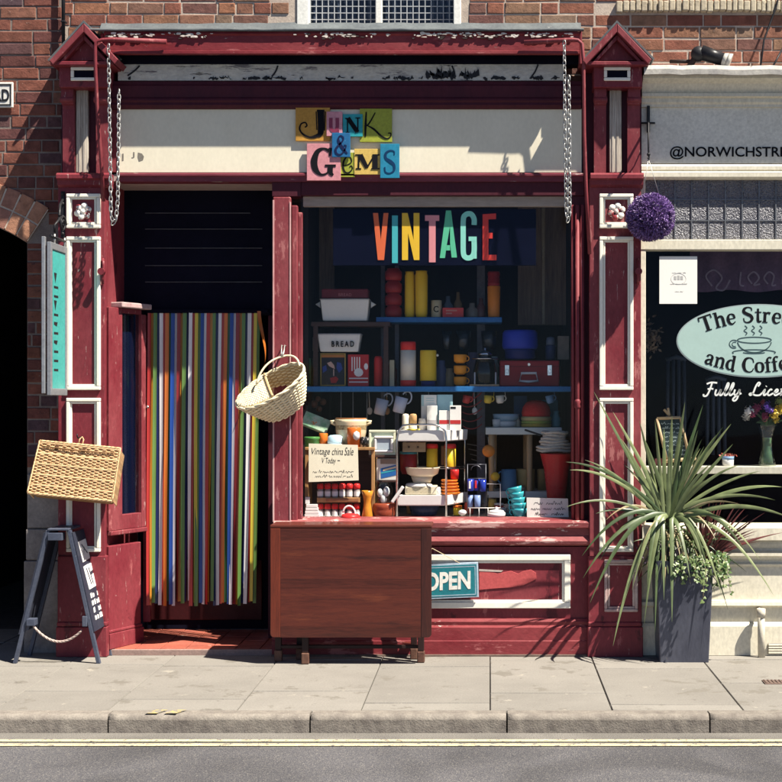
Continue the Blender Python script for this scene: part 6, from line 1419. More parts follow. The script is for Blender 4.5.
# lower tray: scale, bowls
y = .27; q = t2(y)
e = empty('kitchen_scale', W(424, q, y), 'cream kitchen scale with a shallow bowl on the lower tray', 'kitchen scale')
CS = pm('cream_scale', (.70, .62, .46), .3)
addpart(e, 'base', CS, lambda b: b.pbox(405, 437, q - 8.5, q, y - .07, y + .07, .006))
addpart(e, 'dial_panel', surf('brass_mesh_dial', (.36, .30, .20), (.50, .44, .32), 90, .5, .2), lambda b: b.pbox(407, 431, q - 7, q - 1.4, y - .0745, y - .0695, .001))
addpart(e, 'platform', ENW, lambda b: b.plathe(419, y, [(13, q - 8.6), (13.8, q - 9.6), (12, q - 11.4), (9, q - 12)], 24))
addpart(e, 'neck', CS, lambda b: b.plathe(422, y, [(8, q - 12), (9, q - 13), (11, q - 18.4)], 24))
addpart(e, 'bowl', CS, lambda b: b.plathe(422.5, y, [(11, q - 18.5), (15.4, q - 21), (17, q - 26.6), (17.6, q - 27.4), (16.4, q - 27.6), (14.6, q - 22.5), (0, q - 20)], 28))
for i in range(5):
    qq = t2(.27) - 3.1 * i
    turned('bowl', ('orange bowl at the bottom of the stack of five', 'second orange bowl from the bottom of the stack', 'middle orange bowl of the stack of five', 'second orange bowl from the top of the stack', 'topmost orange bowl of the stack beside the scale')[i], 'bowl', 450.6 - .3 * i, .27, [('body', [(7.2 - .3 * i, qq), (9.3 - .35 * i, qq - 1), (9.8 - .35 * i, qq - 2.5), (9.2 - .35 * i, qq - 2.8), (0, qq - 1.6)], pm('orange_bowl', (.66, .17, .02) if i < 3 else (.66, .17, .02), .3))], group='stacked orange bowls')
turned('beaker', 'red plastic beaker standing on the stacked orange bowls', 'beaker', 454.6, .29, [('body', [(4.0, t2(.29) - 15.6), (4.3, t2(.29) - 23), (4.2, t2(.29) - 25), (0, t2(.29) - 25)], PRED)])
turned('jar', 'small white jar beside the scale on the lower tray', 'jar', 437.8, .22, [('body', [(2.6, t2(.22)), (3, t2(.22) - 5), (2.4, t2(.22) - 8), (0, t2(.22) - 8.4)], ENW)])
b = MB(); b.plathe(424, .30, [(11, row(zf + .002, .3)), (13, row(zf, .3) - 1), (15, row(zf, .3) - 10), (14, row(zf, .3) - 10.4), (0, row(zf, .3) - 7)], 22); tag(b.build('roasting_pan', surf('speckled_navy_enamel', (.02, .03, .07), (.03, .04, .09), 8, .3, .05, flecks=[((.3, .33, .4), .32, 90, (1, 1, 1))])), 'dark speckled enamel pan on the floor below the white rack', 'pan')
b = MB(); b.ball(W(462.5, 512.5, .16), .022, 12, 1.2, 1, .8); tag(b.build('ornament', ENW), 'tiny white china ornament at the foot of the rack', 'ornament')
# --- right of the rack: wire stand with blue glasses
ws = empty('wire_stand', W(482, 518, .22), 'black and white wire stand filled with blue drinking glasses', 'stand')
b = MB()
for px in (467.5, 485.8): b.tube([W(px, 516, .20), W(px, 464, .20)], .003, 6)
for py in (464.5, 478.5): b.tube([W(467.5, py, .20), W(486, py, .20)], .0028, 6)
for i in range(5): b.tube([W(467 + i * 1.5, 444 + i * 5, .42), W(486, 447 + i * 5.5, .40)], .0026, 6)
b.tube([W(476 + 5 * math.cos(a), 470 - 4.5 * math.sin(a), .2) for a in [PI * i / 8 for i in range(9)]], .0028, 6)
b.build('black_wire', surf('dark_wire', (.10, .10, .12), scale=9, rough=.4, metal=.6), ws)
b = MB()
b.tube([W(487, 484, .17), W(500.4, 484, .17), W(500.4, 516, .17)], .0028, 6); b.tube([W(468, 508, .15), W(500.4, 508, .15)], .0028, 6)
for px in (470, 479, 488): b.tube([W(px, 517, .15), W(px, 508, .15)], .0026, 6)
b.build('white_wire', ENW, ws)
for i, (px, py) in enumerate(((470.5, 491), (476.5, 490.5), (483, 491.5), (470, 507), (477.5, 507), (485.5, 507))):
    Y_ = .20 + .02 * (i % 2)
    lab = ('blue glass tumbler on the upper left of the wire stand', 'blue glass tumbler with a red stripe in the middle of the wire stand', 'deep blue glass tumbler at the upper right of the wire stand', 'pale blue tumbler at the lower left of the wire stand', 'pale blue tumbler in the lower middle of the wire stand', 'clear tumbler at the lower right of the wire stand')[i]
    e = empty('tumbler', W(px, py, Y_), lab, 'glass', 'glasses on the wire stand')
    addpart(e, 'glass', pm('cobalt_glassware', (.02, .04, .30), .1) if i < 3 else (pm('pale_blue_glassware', (.20, .28, .50), .12) if i < 5 else GLS), lambda b: b.plathe(px, Y_, [(2.4, py), (2.9, py - .5), (3.3, py - 12), (3.1, py - 12), (2.6, py - 2), (0, py - 1.6)], 16))
    if i in (0, 1): addpart(e, 'stripe', PRED if i == 1 else ENW, lambda b: b.pbox(px - 1.6, px + .3, py - 10, py - 2.4, Y_ - .022, Y_ - .019))
# hanging fruit
for px, py, rpx, Yv_, m, lab in ((488.6, 451, 6.4, .33, surf('orange_peel', (.60, .22, .04), (.5, .17, .03), 30, .5, .3), 'round orange ornament hanging beside the white table'), (495.2, 476.5, 4.6, .36, surf('lemon_peel', (.60, .40, .04), (.5, .32, .03), 30, .5, .3), 'small yellow lemon ornament hanging under the white table')):
    e = empty('fruit_ornament', W(px, py + rpx, Yv_), lab, 'ornament'); addpart(e, 'fruit', m, lambda b: b.ball(W(px, py, Yv_), rpx * sc(Yv_), 20, 1, 1, .97))
    addpart(e, 'string', STEEL, lambda b: b.tube([W(px, py - rpx, Yv_), W(px - .5, 437 if py < 460 else 458, Yv_)], .0016, 5))
# white table
ztb = Z(427.5, .46)
tt = empty('display_table', W(522, 500, .6), 'small white topped table with turned wooden legs inside the window', 'table')
addpart(tt, 'tabletop', pm('dull_white_top', (.56, .60, .58), .4), lambda b: b.box(X(485.5, .46), X(562, .46), .46, .85, ztb - .045, ztb, .004))
addpart(tt, 'shelf', pm('dull_white_top', (.56, .60, .58), .4), lambda b: b.box(X(487, .46), X(553, .46), .47, .82, Z(498, .46), Z(491.5, .46), .004))
for px, Y_ in ((491.5, .50), (529.5, .50), (494, .80), (526, .80)):
    addpart(tt, 'leg', PALEWD, lambda b: b.lathe([(.014, 0), (.018, .1), (.016, .2), (.019, .3), (.019, ztb - .046 - zf)], (X(px, Y_), Y_, zf), 14))
tz = lambda Y: row(ztb + .001, Y)
y = .58; q = tz(y)
e = turned('baking_dish', 'pale blue and white oval dishes stacked at the left of the white table', 'dish', 506, y, [('dish', [(10, q - 6), (12.6, q - 9), (13.4, q - 13), (12.6, q - 13.2), (0, q - 8)], pm('pale_blue_dish', (.22, .34, .46), .3)), ('lower_dish', [(9, q), (10.6, q - 2), (11, q - 5.8), (0, q - 5.9)], pm('grey_white_dish', (.50, .53, .55), .3))])
turned('cup', 'small white cup at the left corner of the white table', 'cup', 496.5, y - .05, [('body', [(3, tz(.53)), (4, tz(.53) - 3), (4.2, tz(.53) - 8), (3.8, tz(.53) - 8), (0, tz(.53) - 2)], pm('dull_white_china', (.52, .53, .54), .3))])
e = empty('tea_cosy', W(536, q, y), 'knitted tea cosy with red dome and yellow striped brim on the white table', 'tea cosy')
KN = dict(scale=60, rough=.95, bump=.8)
addpart(e, 'dome', surf('red_knit', (.56, .035, .035), **KN), lambda b: b.plathe(536.2, y, [(14, q - 10.5), (14.6, q - 14), (13.4, q - 20), (10, q - 24.6), (5, q - 26.6), (0, q - 27)], 28))
for i, (m, y0, y1) in enumerate(((surf('yellow_knit', (.50, .36, .08), **KN), 0, 3.4), (surf('green_knit', (.36, .42, .10), **KN), 3.5, 6.2), (surf('cream_knit', (.56, .46, .22), **KN), 6.3, 10.4))):
    addpart(e, 'stripe', m, lambda b: b.plathe(536.2, y, [(14.6, q - y0), (15.4, q - (y0 + y1) / 2), (14.8, q - y1)], 28))
boxed('cardboard_box', 'dim teal box behind the knitted tea cosy', 'box', 541, 558, 400, q, .68, .08, pm('dim_teal_card', (.03, .14, .20), .6), .003)
boxed('cardboard_box', 'dim blue box leaning behind the pale blue dishes', 'box', 514, 527, 396, q, .70, .08, pm('dim_blue_card', (.02, .06, .14), .6), .003)
# under the table
y = .56; zsh = Z(491.5, .46); sq = row(zsh + .001, y)
e = turned('mug', 'dull blue mug under the white table beside the lemon', 'mug', 508.8, y, [('body', [(7.6, sq), (8, sq - 1), (7.4, sq - 21), (6.8, sq - 21), (0, sq - 4)], pm('slate_blue_mug', (.08, .20, .34), .4))])
b = MB(); b.tube([W(502 - 4.5 * math.sin(a), sq - 13 - 6 * math.cos(a), y) for a in [PI * i / 8 for i in range(9)]], .005, 7); b.build('handle', MATS['slate_blue_mug'], e)
turned('canister', 'straw coloured tin under the white table beside the blue mug', 'tin', 525.5, y + .06, [('body', [(9, row(zsh, .62)), (9.4, row(zsh, .62) - 20), (9, row(zsh, .62) - 21), (0, row(zsh, .62) - 21)], pm('straw_tin', (.40, .30, .13), .5))])
turned('canister', 'dim straw tin half hidden behind the red tapered bin', 'tin', 543, y + .06, [('body', [(5.5, row(zsh, .62)), (5.8, row(zsh, .62) - 20), (5.4, row(zsh, .62) - 21), (0, row(zsh, .62) - 21)], pm('dim_straw_tin', (.30, .22, .10), .5))])
y = .30; q = row(zf + .001, y)
turned('flared_bin', 'tall red tapering bin in the right corner of the window', 'bin', 556.5, y, [('body', [(8.6, q), (9.6, q - 18), (12.5, q - 46), (16.2, q - 61), (16.8, q - 62), (15.6, q - 61.5), (0, q - 50)], pm('red_enamel_bin', (.48, .026, .03), .3))])
b = MB(); r = random.Random(61)
for i in range(7):
    n = 18; yy0 = 452 - i * 3.0; rr_ = (17.5 - i * .9 + r.uniform(-1.5, 1.5)); cx_ = 553.5 + r.uniform(-1, 3); rg = []
    for h, s in ((0, .9), (.8, 1.0), (2.2, 1.0), (3.0, .88)):
        rg.append([b._v((X(cx_, y) + rr_ * s * sc(y) * math.cos(2 * PI * k / n) * (1 + .07 * math.sin(3 * k + i)), y + .55 * rr_ * s * sc(y) * math.sin(2 * PI * k / n), Z(yy0 - h, y) + .004 * math.sin(5 * k + i))) for k in range(n)])
    for u, v in zip(rg, rg[1:]):
        for k in range(n): b.face([u[k], u[(k + 1) % n], v[(k + 1) % n], v[k]], True)
    b.face(rg[-1]); b.face(rg[0][::-1])
tag(b.build('folded_fabric', surf('floral_fabric', (.56, .52, .44), (.50, .46, .40), 8, .9, .3, flecks=[((.36, .16, .15), .38, 60, (1, 1, 1)), ((.20, .28, .20), .34, 50, (1, 1, 1))])), 'heap of folded floral cloth on top of the red tapering bin', 'fabric')
b = MB(); b.M = Matrix.Translation(W(533, 432.5, .36)) @ Matrix.Rotation(R(18), 4, 'Y'); b.box(-.055, .055, -.008, .008, -.006, .006, .003); tag(b.build('knife_handle', BLACK), 'thin black handled utensil lying over the edge of the white table', 'utensil')
# teal cups
zc0 = row(zf + .001, .15)
for i in range(5):
    px, qq = 519.4 + (0, -.6, -1.0, -1.6, -3.2)[i], zc0 - 5.4 * i; w = 7.6 - .15 * i
    e = empty('cup', W(px, qq, .15), ('teal cup at the bottom of the leaning cup stack', 'second teal cup from the bottom of the leaning stack', 'middle teal cup of the leaning stack', 'second teal cup from the top of the leaning stack', 'topmost teal cup of the leaning stack')[i], 'cup', 'stacked teal cups')
    Mt = Matrix.Translation(W(px, qq, .15)) @ Matrix.Rotation(R(-3 * i), 4, 'Y'); k = sc(.15)
    b = MB(); b.M = Mt; b.lathe([(3.6 * k, 0), (5 * k, .8 * k), (w * k, 7 * k), (w * k * 1.03, 9 * k), (w * k * .96, 9 * k), (5 * k, 2.4 * k), (0, 2 * k)], (0, 0, 0), 22); b.build('body', PTEA, e)
    b = MB(); b.M = Mt; b.tube([(-w * k * .9 - 2.8 * k * math.sin(a), 0, 5 * k + 2.8 * k * math.cos(a)) for a in [PI * j / 8 for j in range(9)]], .0036, 7); b.build('handle', PTEA, e)
b = MB(); b.plathe(521.5, .22, [(2.4, 497.5), (3.8, 495), (4.4, 488), (3.2, 485.4), (0, 485)], 16); tag(b.build('glass_bowl', glass('clear_cut_glass', (.62, .68, .74), 4.0, .08, 70)), 'small clear glass ornament behind the stacked teal cups', 'glass')
q = row(zf + .001, .14)
e = turned('sugar_bowl', 'squat white lidded sugar bowl in front of the wire stand', 'bowl', 496.4, .14, [('body', [(7, q), (9, q - 2), (9, q - 5)], ENW), ('lid', [(8.6, q - 5.1), (7, q - 7), (2, q - 8), (1.4, q - 9), (2, q - 10), (0, q - 10.8)], ENW)])
turned('saucer', 'teal saucer tucked between the sugar bowl and the teal cups', 'saucer', 508.5, .2, [('body', [(3, row(zf + .001, .2)), (5, row(zf, .2) - 4), (4.6, row(zf, .2) - 4.4), (0, row(zf, .2) - 2)], pm('dark_teal_pottery', (.03, .16, .20), .3))])
e = empty('notice_card', W(547, 518, .10), 'small white handwritten notice in the bottom right corner of the window', 'card')
addpart(e, 'card', pm('white_notice_card', (.74, .73, .68), .7), lambda b: b.pprism([(526.6, 497.6), (568, 498.6), (568.6, 517.4), (527, 517)], .10, .103))
b = MB(); scribble(b, 534, 562, 504.5, .0992, 3.2, .5, 21, words=2); scribble(b, 531, 565, 510, .0992, 3.0, .5, 27, words=3); scribble(b, 535, 564, 515.2, .0992, 2.6, .5, 33, words=2); b.build('lettering', INK, e)
# dim hanging things at the back left and a few dim shapes
b = MB(); r = random.Random(70)
for px, py, m_ in ((314, 404, 0), (319, 409, 0), (323, 402, 0), (318, 399, 0)): b.ball(W(px, py, .6), .022 * r.uniform(.8, 1.2), 12)
tag(b.build('fruit_string', surf('dim_red_fruit', (.16, .05, .03), (.10, .06, .03), 12, .5, .1)), 'dim bunch of red and brown hanging fruit at the back left of the window', 'ornament')
b = MB()
for px in (341, 353, 367): b.tube([W(px, 392, .6), W(px, 432, .6)], .003, 6)
tag(b.build('hanging_rod', surf('pale_rod', (.4, .4, .42), scale=9, rough=.4)), 'three thin pale vertical rods behind the cream casserole', 'rods')

# --- more stock between and behind the pieces above
q = rs(.60)
for i, (px, h, w, c, lab) in enumerate(((448, 22, 5.4, (.10, .12, .16), 'dim blue grey bottle standing behind the red box on the upper shelf'), (458, 26, 4.2, (.16, .10, .05), 'dim brown bottle standing behind the red box on the upper shelf'), (472, 15, 6.4, (.22, .20, .17), 'dim grey jug shape in the middle of the upper shelf'), (481, 20, 4.6, (.12, .05, .05), 'dim maroon bottle beside the orange jar on the upper shelf'))):
    turned('bottle', lab, 'bottle', px, .60, [('body', [(w * .9, q), (w, q - 2), (w, q - h * .55), (w * .45, q - h * .75), (w * .42, q - h), (0, q - h - .1)], pm('dim_bottle_%s' % 'abcd'[i], c, .2))])
q = rm(.60)
for i, (px, h, w, c, lab) in enumerate(((392, 24, 5, (.30, .05, .04), 'dim brick red canister behind the cream flask'), (441, 26, 5.5, (.08, .10, .20), 'dim slate blue canister right of the yellow canister'), (449.5, 18, 4.6, (.34, .26, .16), 'dim beige jar behind the stacked orange cups'), (473, 34, 6.5, (.10, .08, .12), 'dim plum bottle behind the dark glass coffee jug'), (494, 30, 5, (.16, .20, .20), 'dim grey green bottle left of the red case'))):
    turned('jar', lab, 'jar', px, .60, [('body', [(w * .9, q), (w, q - 1), (w, q - h * .7), (w * .75, q - h * .8), (w * .75, q - h), (0, q - h - .2)], pm('dim_jar_%s' % 'abcde'[i], c, .25))])
b = MB(); r = random.Random(15)
for i in range(5):
    p0 = W(462 + r.uniform(-1, 1), 398 + i * 7, .5); p1 = W(482, 392 + i * 8, .52); b.tube(bez(p0, (p0 + p1) / 2 + Vector((0, 0, -.05)), p1, 8), .0032, 6)
tag(b.build('wire_basket', surf('red_coated_wire', (.30, .02, .025), scale=9, rough=.4)), 'red coated wire basket curving behind the white cartons', 'basket')
for i, (px, c, lab) in enumerate(((428.5, (.55, .55, .52), 'steel ladle hanging under the blue shelf'), (386.5, (.30, .18, .09), 'wooden spoon hanging under the blue shelf left of the jugs'), (474, (.48, .48, .47), 'steel whisk hanging under the blue shelf above the wire stand'), (369, (.50, .47, .42), 'pale slotted spoon hanging under the blue shelf above the casserole'))):
    b = MB(); b.tube([W(px, 392, .52), W(px + .6, 408, .52)], .0035, 6); b.ball(W(px + .7, 411, .52), .022, 12, .8, .3, 1.1); tag(b.build('kitchen_utensil', pm('utensil_%s' % 'abcd'[i], c, .35)), lab, 'utensil')
boxed('book', 'upright green book at the left end of the blue shelf beside the stand', 'book', 305.2, 310.6, 358, rm(.46), .46, .12, pm('bottle_green_cover', (.05, .16, .07), .5), .002)
boxed('book', 'upright cream book beside the green one at the end of the blue shelf', 'book', 389.5, 394.2, 360, rm(.47), .47, .12, pm('cream_book_cover', (.55, .48, .32), .5), .002)
turned('tin', 'small red and white tin on the floor under the white table', 'tin', 499, .40, [('body', [(4.4, row(zf + .001, .4)), (4.6, row(zf, .4) - 1), (4.6, row(zf, .4) - 9)], PRED), ('lid', [(4.8, row(zf, .4) - 9.1), (4.8, row(zf, .4) - 11), (0, row(zf, .4) - 11.4)], ENW)])
turned('tin', 'small yellow tin on the window floor under the chrome rack', 'tin', 457.5, .30, [('body', [(4, row(zf + .001, .3)), (4.3, row(zf, .3) - 1), (4.3, row(zf, .3) - 8)], PYEL), ('lid', [(4.5, row(zf, .3) - 8.1), (4.4, row(zf, .3) - 10), (0, row(zf, .3) - 10.3)], PORA)])
for i, (px, yy, lab) in enumerate(((512.5, .33, 'stack of white plates on the floor behind the teal cups'), (533, .45, 'stack of cream plates on the floor behind the notice card'))):
    b = MB(); qq = row(zf + .001, yy)
    for k in range(6): b.plathe(px, yy, [(6, qq - 1.8 * k), (9.5, qq - 1.8 * k - 1.4), (9.2, qq - 1.8 * k - 1.7), (0, qq - 1.8 * k - .8)], 22)
    tag(b.build('plate_stack', (ENW, CRM)[i]), lab, 'plates')

q = tz(.62)
for i, (px, w, h, c, lab) in enumerate(((498, 4, 13, (.30, .40, .50), 'small pale blue jug behind the oval dishes on the white table'), (517, 3.6, 10, (.60, .55, .46), 'tiny cream pot between the dishes and the tea cosy'), (556, 4.4, 16, (.10, .28, .34), 'teal jar at the right end of the white table'))):
    turned('jar', lab, 'jar', px, .62, [('body', [(w * .8, q), (w, q - 1), (w * 1.05, q - h * .5), (w * .6, q - h * .85), (w * .7, q - h), (0, q - h - .2)], pm('table_jar_%s' % 'abc'[i], c, .25))])
for i, (px, yy, w, h, c, lab) in enumerate(((469, .40, 4.6, 12, (.55, .08, .06), 'red enamel mug on the floor behind the wire stand'), (492.5, .46, 4.2, 14, (.60, .44, .10), 'mustard pot on the floor behind the wire stand'), (503, .28, 3.4, 8, (.66, .63, .58), 'small white egg cup in front of the white table leg'), (516, .42, 5.4, 11, (.20, .30, .42), 'grey blue bowl on the floor behind the teal cups'), (411, .42, 4.6, 11, (.60, .30, .10), 'tan pot on the floor at the back of the chrome rack'), (391, .30, 3.8, 9, (.20, .32, .20), 'green pot on the floor between the terracotta pot and the rack'))):
    qq = row(zf + .001, yy)
    turned('pot', lab, 'pot', px, yy, [('body', [(w * .75, qq), (w, qq - 1), (w * 1.05, qq - h * .7), (w * .9, qq - h), (w * .8, qq - h), (0, qq - h * .4)], pm('floor_pot_%s' % 'abcdef'[i], c, .22))])
for i, (px, c, lab) in enumerate(((466.5, (.62, .06, .05), 'red cup hanging from the blue shelf left of the white cartons'), (488, (.70, .50, .06), 'yellow cup hanging from the blue shelf above the white table'), (500, (.70, .68, .62), 'white cup hanging from the blue shelf above the oval dishes'), (550, (.16, .30, .50), 'blue cup hanging from the blue shelf above the teal box'))):
    b = MB(); k = sc(.5); b.M = Matrix.Translation(W(px, 399, .5)) @ Matrix.Rotation(R(12 - 8 * i), 4, 'Y'); b.lathe([(2.4 * k, -4.4 * k), (3.8 * k, -3 * k), (4.2 * k, 3.6 * k), (3.9 * k, 3.6 * k), (3 * k, -2 * k), (0, -3 * k)], (0, 0, 0), 18); b.tube([(3.6 * k + 2.4 * k * math.cos(a), 0, .4 * k + 2.6 * k * math.sin(a)) for a in [R(-80 + 160 * j / 8) for j in range(9)]], .6 * k, 6)
    b.tube([(5.6 * k, 0, 1.5 * k), (5.4 * k, 0, 8 * k)], .25 * k, 5); tag(b.build('cup', pm('hung_cup_%s' % 'abcd'[i], c, .25)), lab, 'cup')
# ================================================================ JUNK & GEMS tiles on the fascia
js = empty('shop_sign', W(347, 180, -.02), 'JUNK & GEMS sign of nine overlapping coloured letter tiles on the cream fascia', 'sign')
TC = {'amber': (.52, .27, .05), 'pink': (.62, .28, .33), 'teal': (.03, .34, .38), 'lime': (.33, .36, .045), 'blue': (.018, .13, .30), 'yellow': (.66, .46, .12), 'rose': (.64, .27, .30), 'cyan': (.02, .22, .36)}
def tile(px0, px1, py0, py1, Yf, c, tilt=0, fn=None, ink=None, edge=None):
    b = MB(); b.pbox(px0, px1, py0, py1, Yf, Yf + .012, .0015)
    t = b.build('letter_tile', surf('tile_' + c, TC[c], tuple(x * .82 for x in TC[c]), 5, .5, .1, flecks=[(tuple(min(.8, x * 1.5 + .05) for x in TC[c]), .30, 14, (1, 1, .4))]), js)
    b = MB(); fn(b, lambda u, v: (X(px0 + (px1 - px0) * u, Yf), Z(py1 + (py0 - py1) * v, Yf)), Yf, (px1 - px0) * sc(Yf)); b.build('letter', ink or INK, t)
def T(*strokes):
    def f(b, pl, Y, s):
        for i, (pts, w) in enumerate(strokes):
            b.stroke(pts, [x * s for x in w] if isinstance(w, (list, tuple)) else w * s, Y - .0022 - .00015 * i, Y - .0002, None, len(pts) > 2) if False else b.stroke([pl(*p) for p in pts], [x * s for x in w] if isinstance(w, (list, tuple)) else w * s, Y - .0022 - .00015 * i, Y - .0002)
    return f
tile(295.6, 330, 104.2, 141, -.018, 'amber', fn=T(([(.62, .82), (.84, .82)], .06), ([(.73, .82), (.73, .25), (.62, .14), (.42, .10), (.22, .18), (.12, .32), (.16, .46), (.28, .5), (.33, .42), (.27, .37)], [.20, .17, .10, .06, .05, .05, .04, .04, .04, .035]), ([(.60, .80), (.62, .3)], .03), ([(.86, .80), (.84, .28)], .03)))
tile(326.5, 342.3, 111.5, 136, -.030, 'pink', fn=T(([(.28, .74), (.28, .36), (.38, .22), (.58, .22), (.68, .36), (.68, .74)], [.22, .22, .20, .20, .22, .22]), ([(.68, .5), (.70, .22), (.80, .2)], .16)), ink=pm('plum_ink', (.22, .035, .075)))
tile(342.8, 362.6, 114, 136.5, -.024, 'teal', fn=T(([(.15, .18), (.34, .18)], .05), ([(.24, .18), (.24, .80)], .06), ([(.12, .80), (.34, .80)], .05), ([(.26, .82), (.74, .2)], .22), ([(.76, .18), (.76, .82)], .06), ([(.64, .82), (.88, .82)], .05)))
tile(359.8, 392, 108.6, 142, -.018, 'lime', fn=T(([(.20, .90), (.18, .5), (.17, .16)], [.035, .07, .05]), ([(.48, .88), (.32, .6), (.22, .48)], [.03, .045, .04]), ([(.22, .5), (.44, .38), (.66, .18), (.84, .10), (.95, .16), (.96, .26), (.88, .26)], [.03, .06, .06, .04, .035, .035, .03])))
tile(332, 350.2, 132.8, 157, -.040, 'blue', fn=T(([(.84, .14), (.62, .34), (.38, .62), (.36, .78), (.48, .88), (.62, .80), (.58, .66), (.34, .46), (.20, .30), (.26, .14), (.46, .10), (.66, .24), (.78, .46), (.66, .48)], [.06, .16, .15, .09, .07, .09, .08, .11, .13, .11, .08, .08, .06, .08])), ink=pm('navy_ink', (.010, .015, .06)))
tile(306.8, 340.6, 143.5, 180.5, -.030, 'rose', fn=T(([(.66, .80), (.50, .86), (.32, .78), (.22, .54), (.26, .30), (.42, .16), (.60, .20), (.68, .34)], [.10, .06, .14, .20, .18, .07, .05, .05]), ([(.54, .40), (.86, .40)], .07), ([(.70, .40), (.70, .22), (.78, .14)], [.16, .15, .06]), ([(.70, .88), (.68, .66)], [.10, .05])))
tile(340.2, 354.8, 152.5, 177, -.022, 'lime', fn=T(([(.18, .46), (.50, .50), (.78, .62), (.70, .80), (.46, .82), (.24, .64), (.20, .40), (.34, .20), (.60, .18), (.84, .34), (.76, .46), (.64, .40)], [.05, .06, .07, .07, .08, .12, .13, .11, .09, .07, .06, .06])))
tile(354.2, 381, 148.8, 174.5, -.026, 'yellow', fn=T(([(.06, .22), (.26, .22)], .05), ([(.16, .22), (.18, .74)], .06), ([(.04, .76), (.28, .76)], .05), ([(.22, .76), (.48, .26)], [.2, .14]), ([(.48, .26), (.76, .76)], [.06, .06]), ([(.78, .22), (.78, .76)], .19), ([(.64, .22), (.94, .22)], .05), ([(.68, .76), (.94, .76)], .05)))
tile(380.2, 399.4, 143.8, 178, -.036, 'cyan', fn=T(([(.74, .68), (.72, .78), (.50, .80), (.30, .72), (.30, .58), (.54, .48), (.72, .38), (.72, .22), (.50, .14), (.28, .18), (.24, .32)], [.05, .05, .07, .13, .12, .18, .13, .10, .06, .06, .07])), ink=pm('deep_blue_ink', (.006, .035, .10)))

# ================================================================ the café front
CF = empty('cafe', W(712, 655, .05), 'cream painted café front with stone ledge, leaded transom and dark window', 'café front')
CX0, CX1 = 640.5, 1010
yc0 = .05
def run(prof, px0=CX0, px1=CX1):
    b = MB(); b.yprism(prof, X(px0, yc0), X(px1, yc0)); return b
z = lambda py: Z(py, -.05)
ledge = MB(); r = random.Random(17); xs = [X(CX0, yc0) + (X(CX1, yc0) - X(CX0, yc0)) * i / 30 for i in range(31)]; prev = None
for x in xs:
    j = r.uniform(-.004, .004)
    cur = [ledge._v(p) for p in [(x, .14, Z(64, 0) + j), (x, -.13, Z(68.5, -.05) + j), (x, -.152, Z(70.5, -.12) + j), (x, -.152, Z(75.6, -.12) + j), (x, .10, Z(76.4, -.05))]]
    if prev:
        for k in range(4): ledge.face([prev[k], prev[k + 1], cur[k + 1], cur[k]])
    prev = cur
ledge.build('stone_ledge', surf('weathered_ledge_stone', (.46, .44, .40), (.30, .29, .28), 8, .9, .6, flecks=[((.10, .10, .10), .34, 14, (.5, 1, 1))]), CF)
run([(.12, z(76.8)), (-.10, z(76.8)), (-.10, z(80)), (-.06, z(84)), (-.03, z(92)), (-.045, z(93)), (-.045, z(96)), (-.02, z(97)), (-.02, z(101)), (-.008, z(103)), (-.008, z(105.5)), (.12, z(105.5))]).build('cornice', CAFE, CF)
b = MB(); b.pbox(CX0, CX1, 105.8, 163.5, .008, .12); b.build('fascia', surf('cafe_fascia_paint', (.70, .67, .58), (.64, .61, .52), 3, .5, .06, (1, 1, 1)), CF)
run([(.12, z(163)), (.0, z(163)), (-.012, z(165)), (-.012, z(168.5)), (-.005, z(170)), (-.022, z(171.5)), (-.022, z(176)), (.0, z(178)), (.12, z(178))]).build('fascia_moulding', CAFE, CF)
b = MB(); b.text('@NORWICHSTREETCAFE', 670, 836.5, 146.2, 159.4, .0045, .004, .012); lt = b.build('lettering', INK, CF)
# transom lights
tw = MB(); yt_ = .035
tw.pbox(CX0, 645.5, 178.3, 250, .02, .12, .003); tw.pbox(CX0, CX1, 239.5, 249.8, .012, .119, .004); two = tw.build('transom_light', CAFE, CF)
b = MB()
for i in range(20):
    px = 658 + i * 16.85
    if px < CX1: b.pbox(px - .55, px + .55, 178.4, 239.3, yt_ - .008, yt_ + .008)
for py in (199.5, 220.5): b.pbox(645.7, CX1, py - .5, py + .5, yt_ - .007, yt_ + .009)
b.build('lead_came', surf('dark_lead_came', (.16, .17, .19), scale=9, rough=.5, metal=.3), two)
def hammered():
    m, nt, out = new_mat('hammered_glass'); L = nt.links.new
    v = coords(nt, rand=False); vo = N(nt, 'ShaderNodeTexVoronoi', Scale=95); L(v, vo.inputs['Vector'])
    nz = N(nt, 'ShaderNodeTexNoise', Scale=160, Detail=3); L(v, nz.inputs['Vector'])
    ad = N(nt, 'ShaderNodeMath', operation='ADD'); L(vo.outputs['Distance'], ad.inputs[0]); L(nz.outputs['Fac'], ad.inputs[1])
    p = N(nt, 'ShaderNodeBsdfPrincipled', Roughness=.22); p.inputs['Base Color'].default_value = (.15, .15, .175, 1); p.inputs['Specular IOR Level'].default_value = .8
    bp = N(nt, 'ShaderNodeBump', Strength=1.0, Distance=.012); L(ad.outputs[0], bp.inputs['Height']); L(bp.outputs[0], p.inputs['Normal']); L(p.outputs[0], out.inputs[0]); return m
b = MB(); b.pbox(645.7, CX1, 178.5, 239.3, yt_ - .002, yt_ + .002); b.build('pane', hammered(), two)
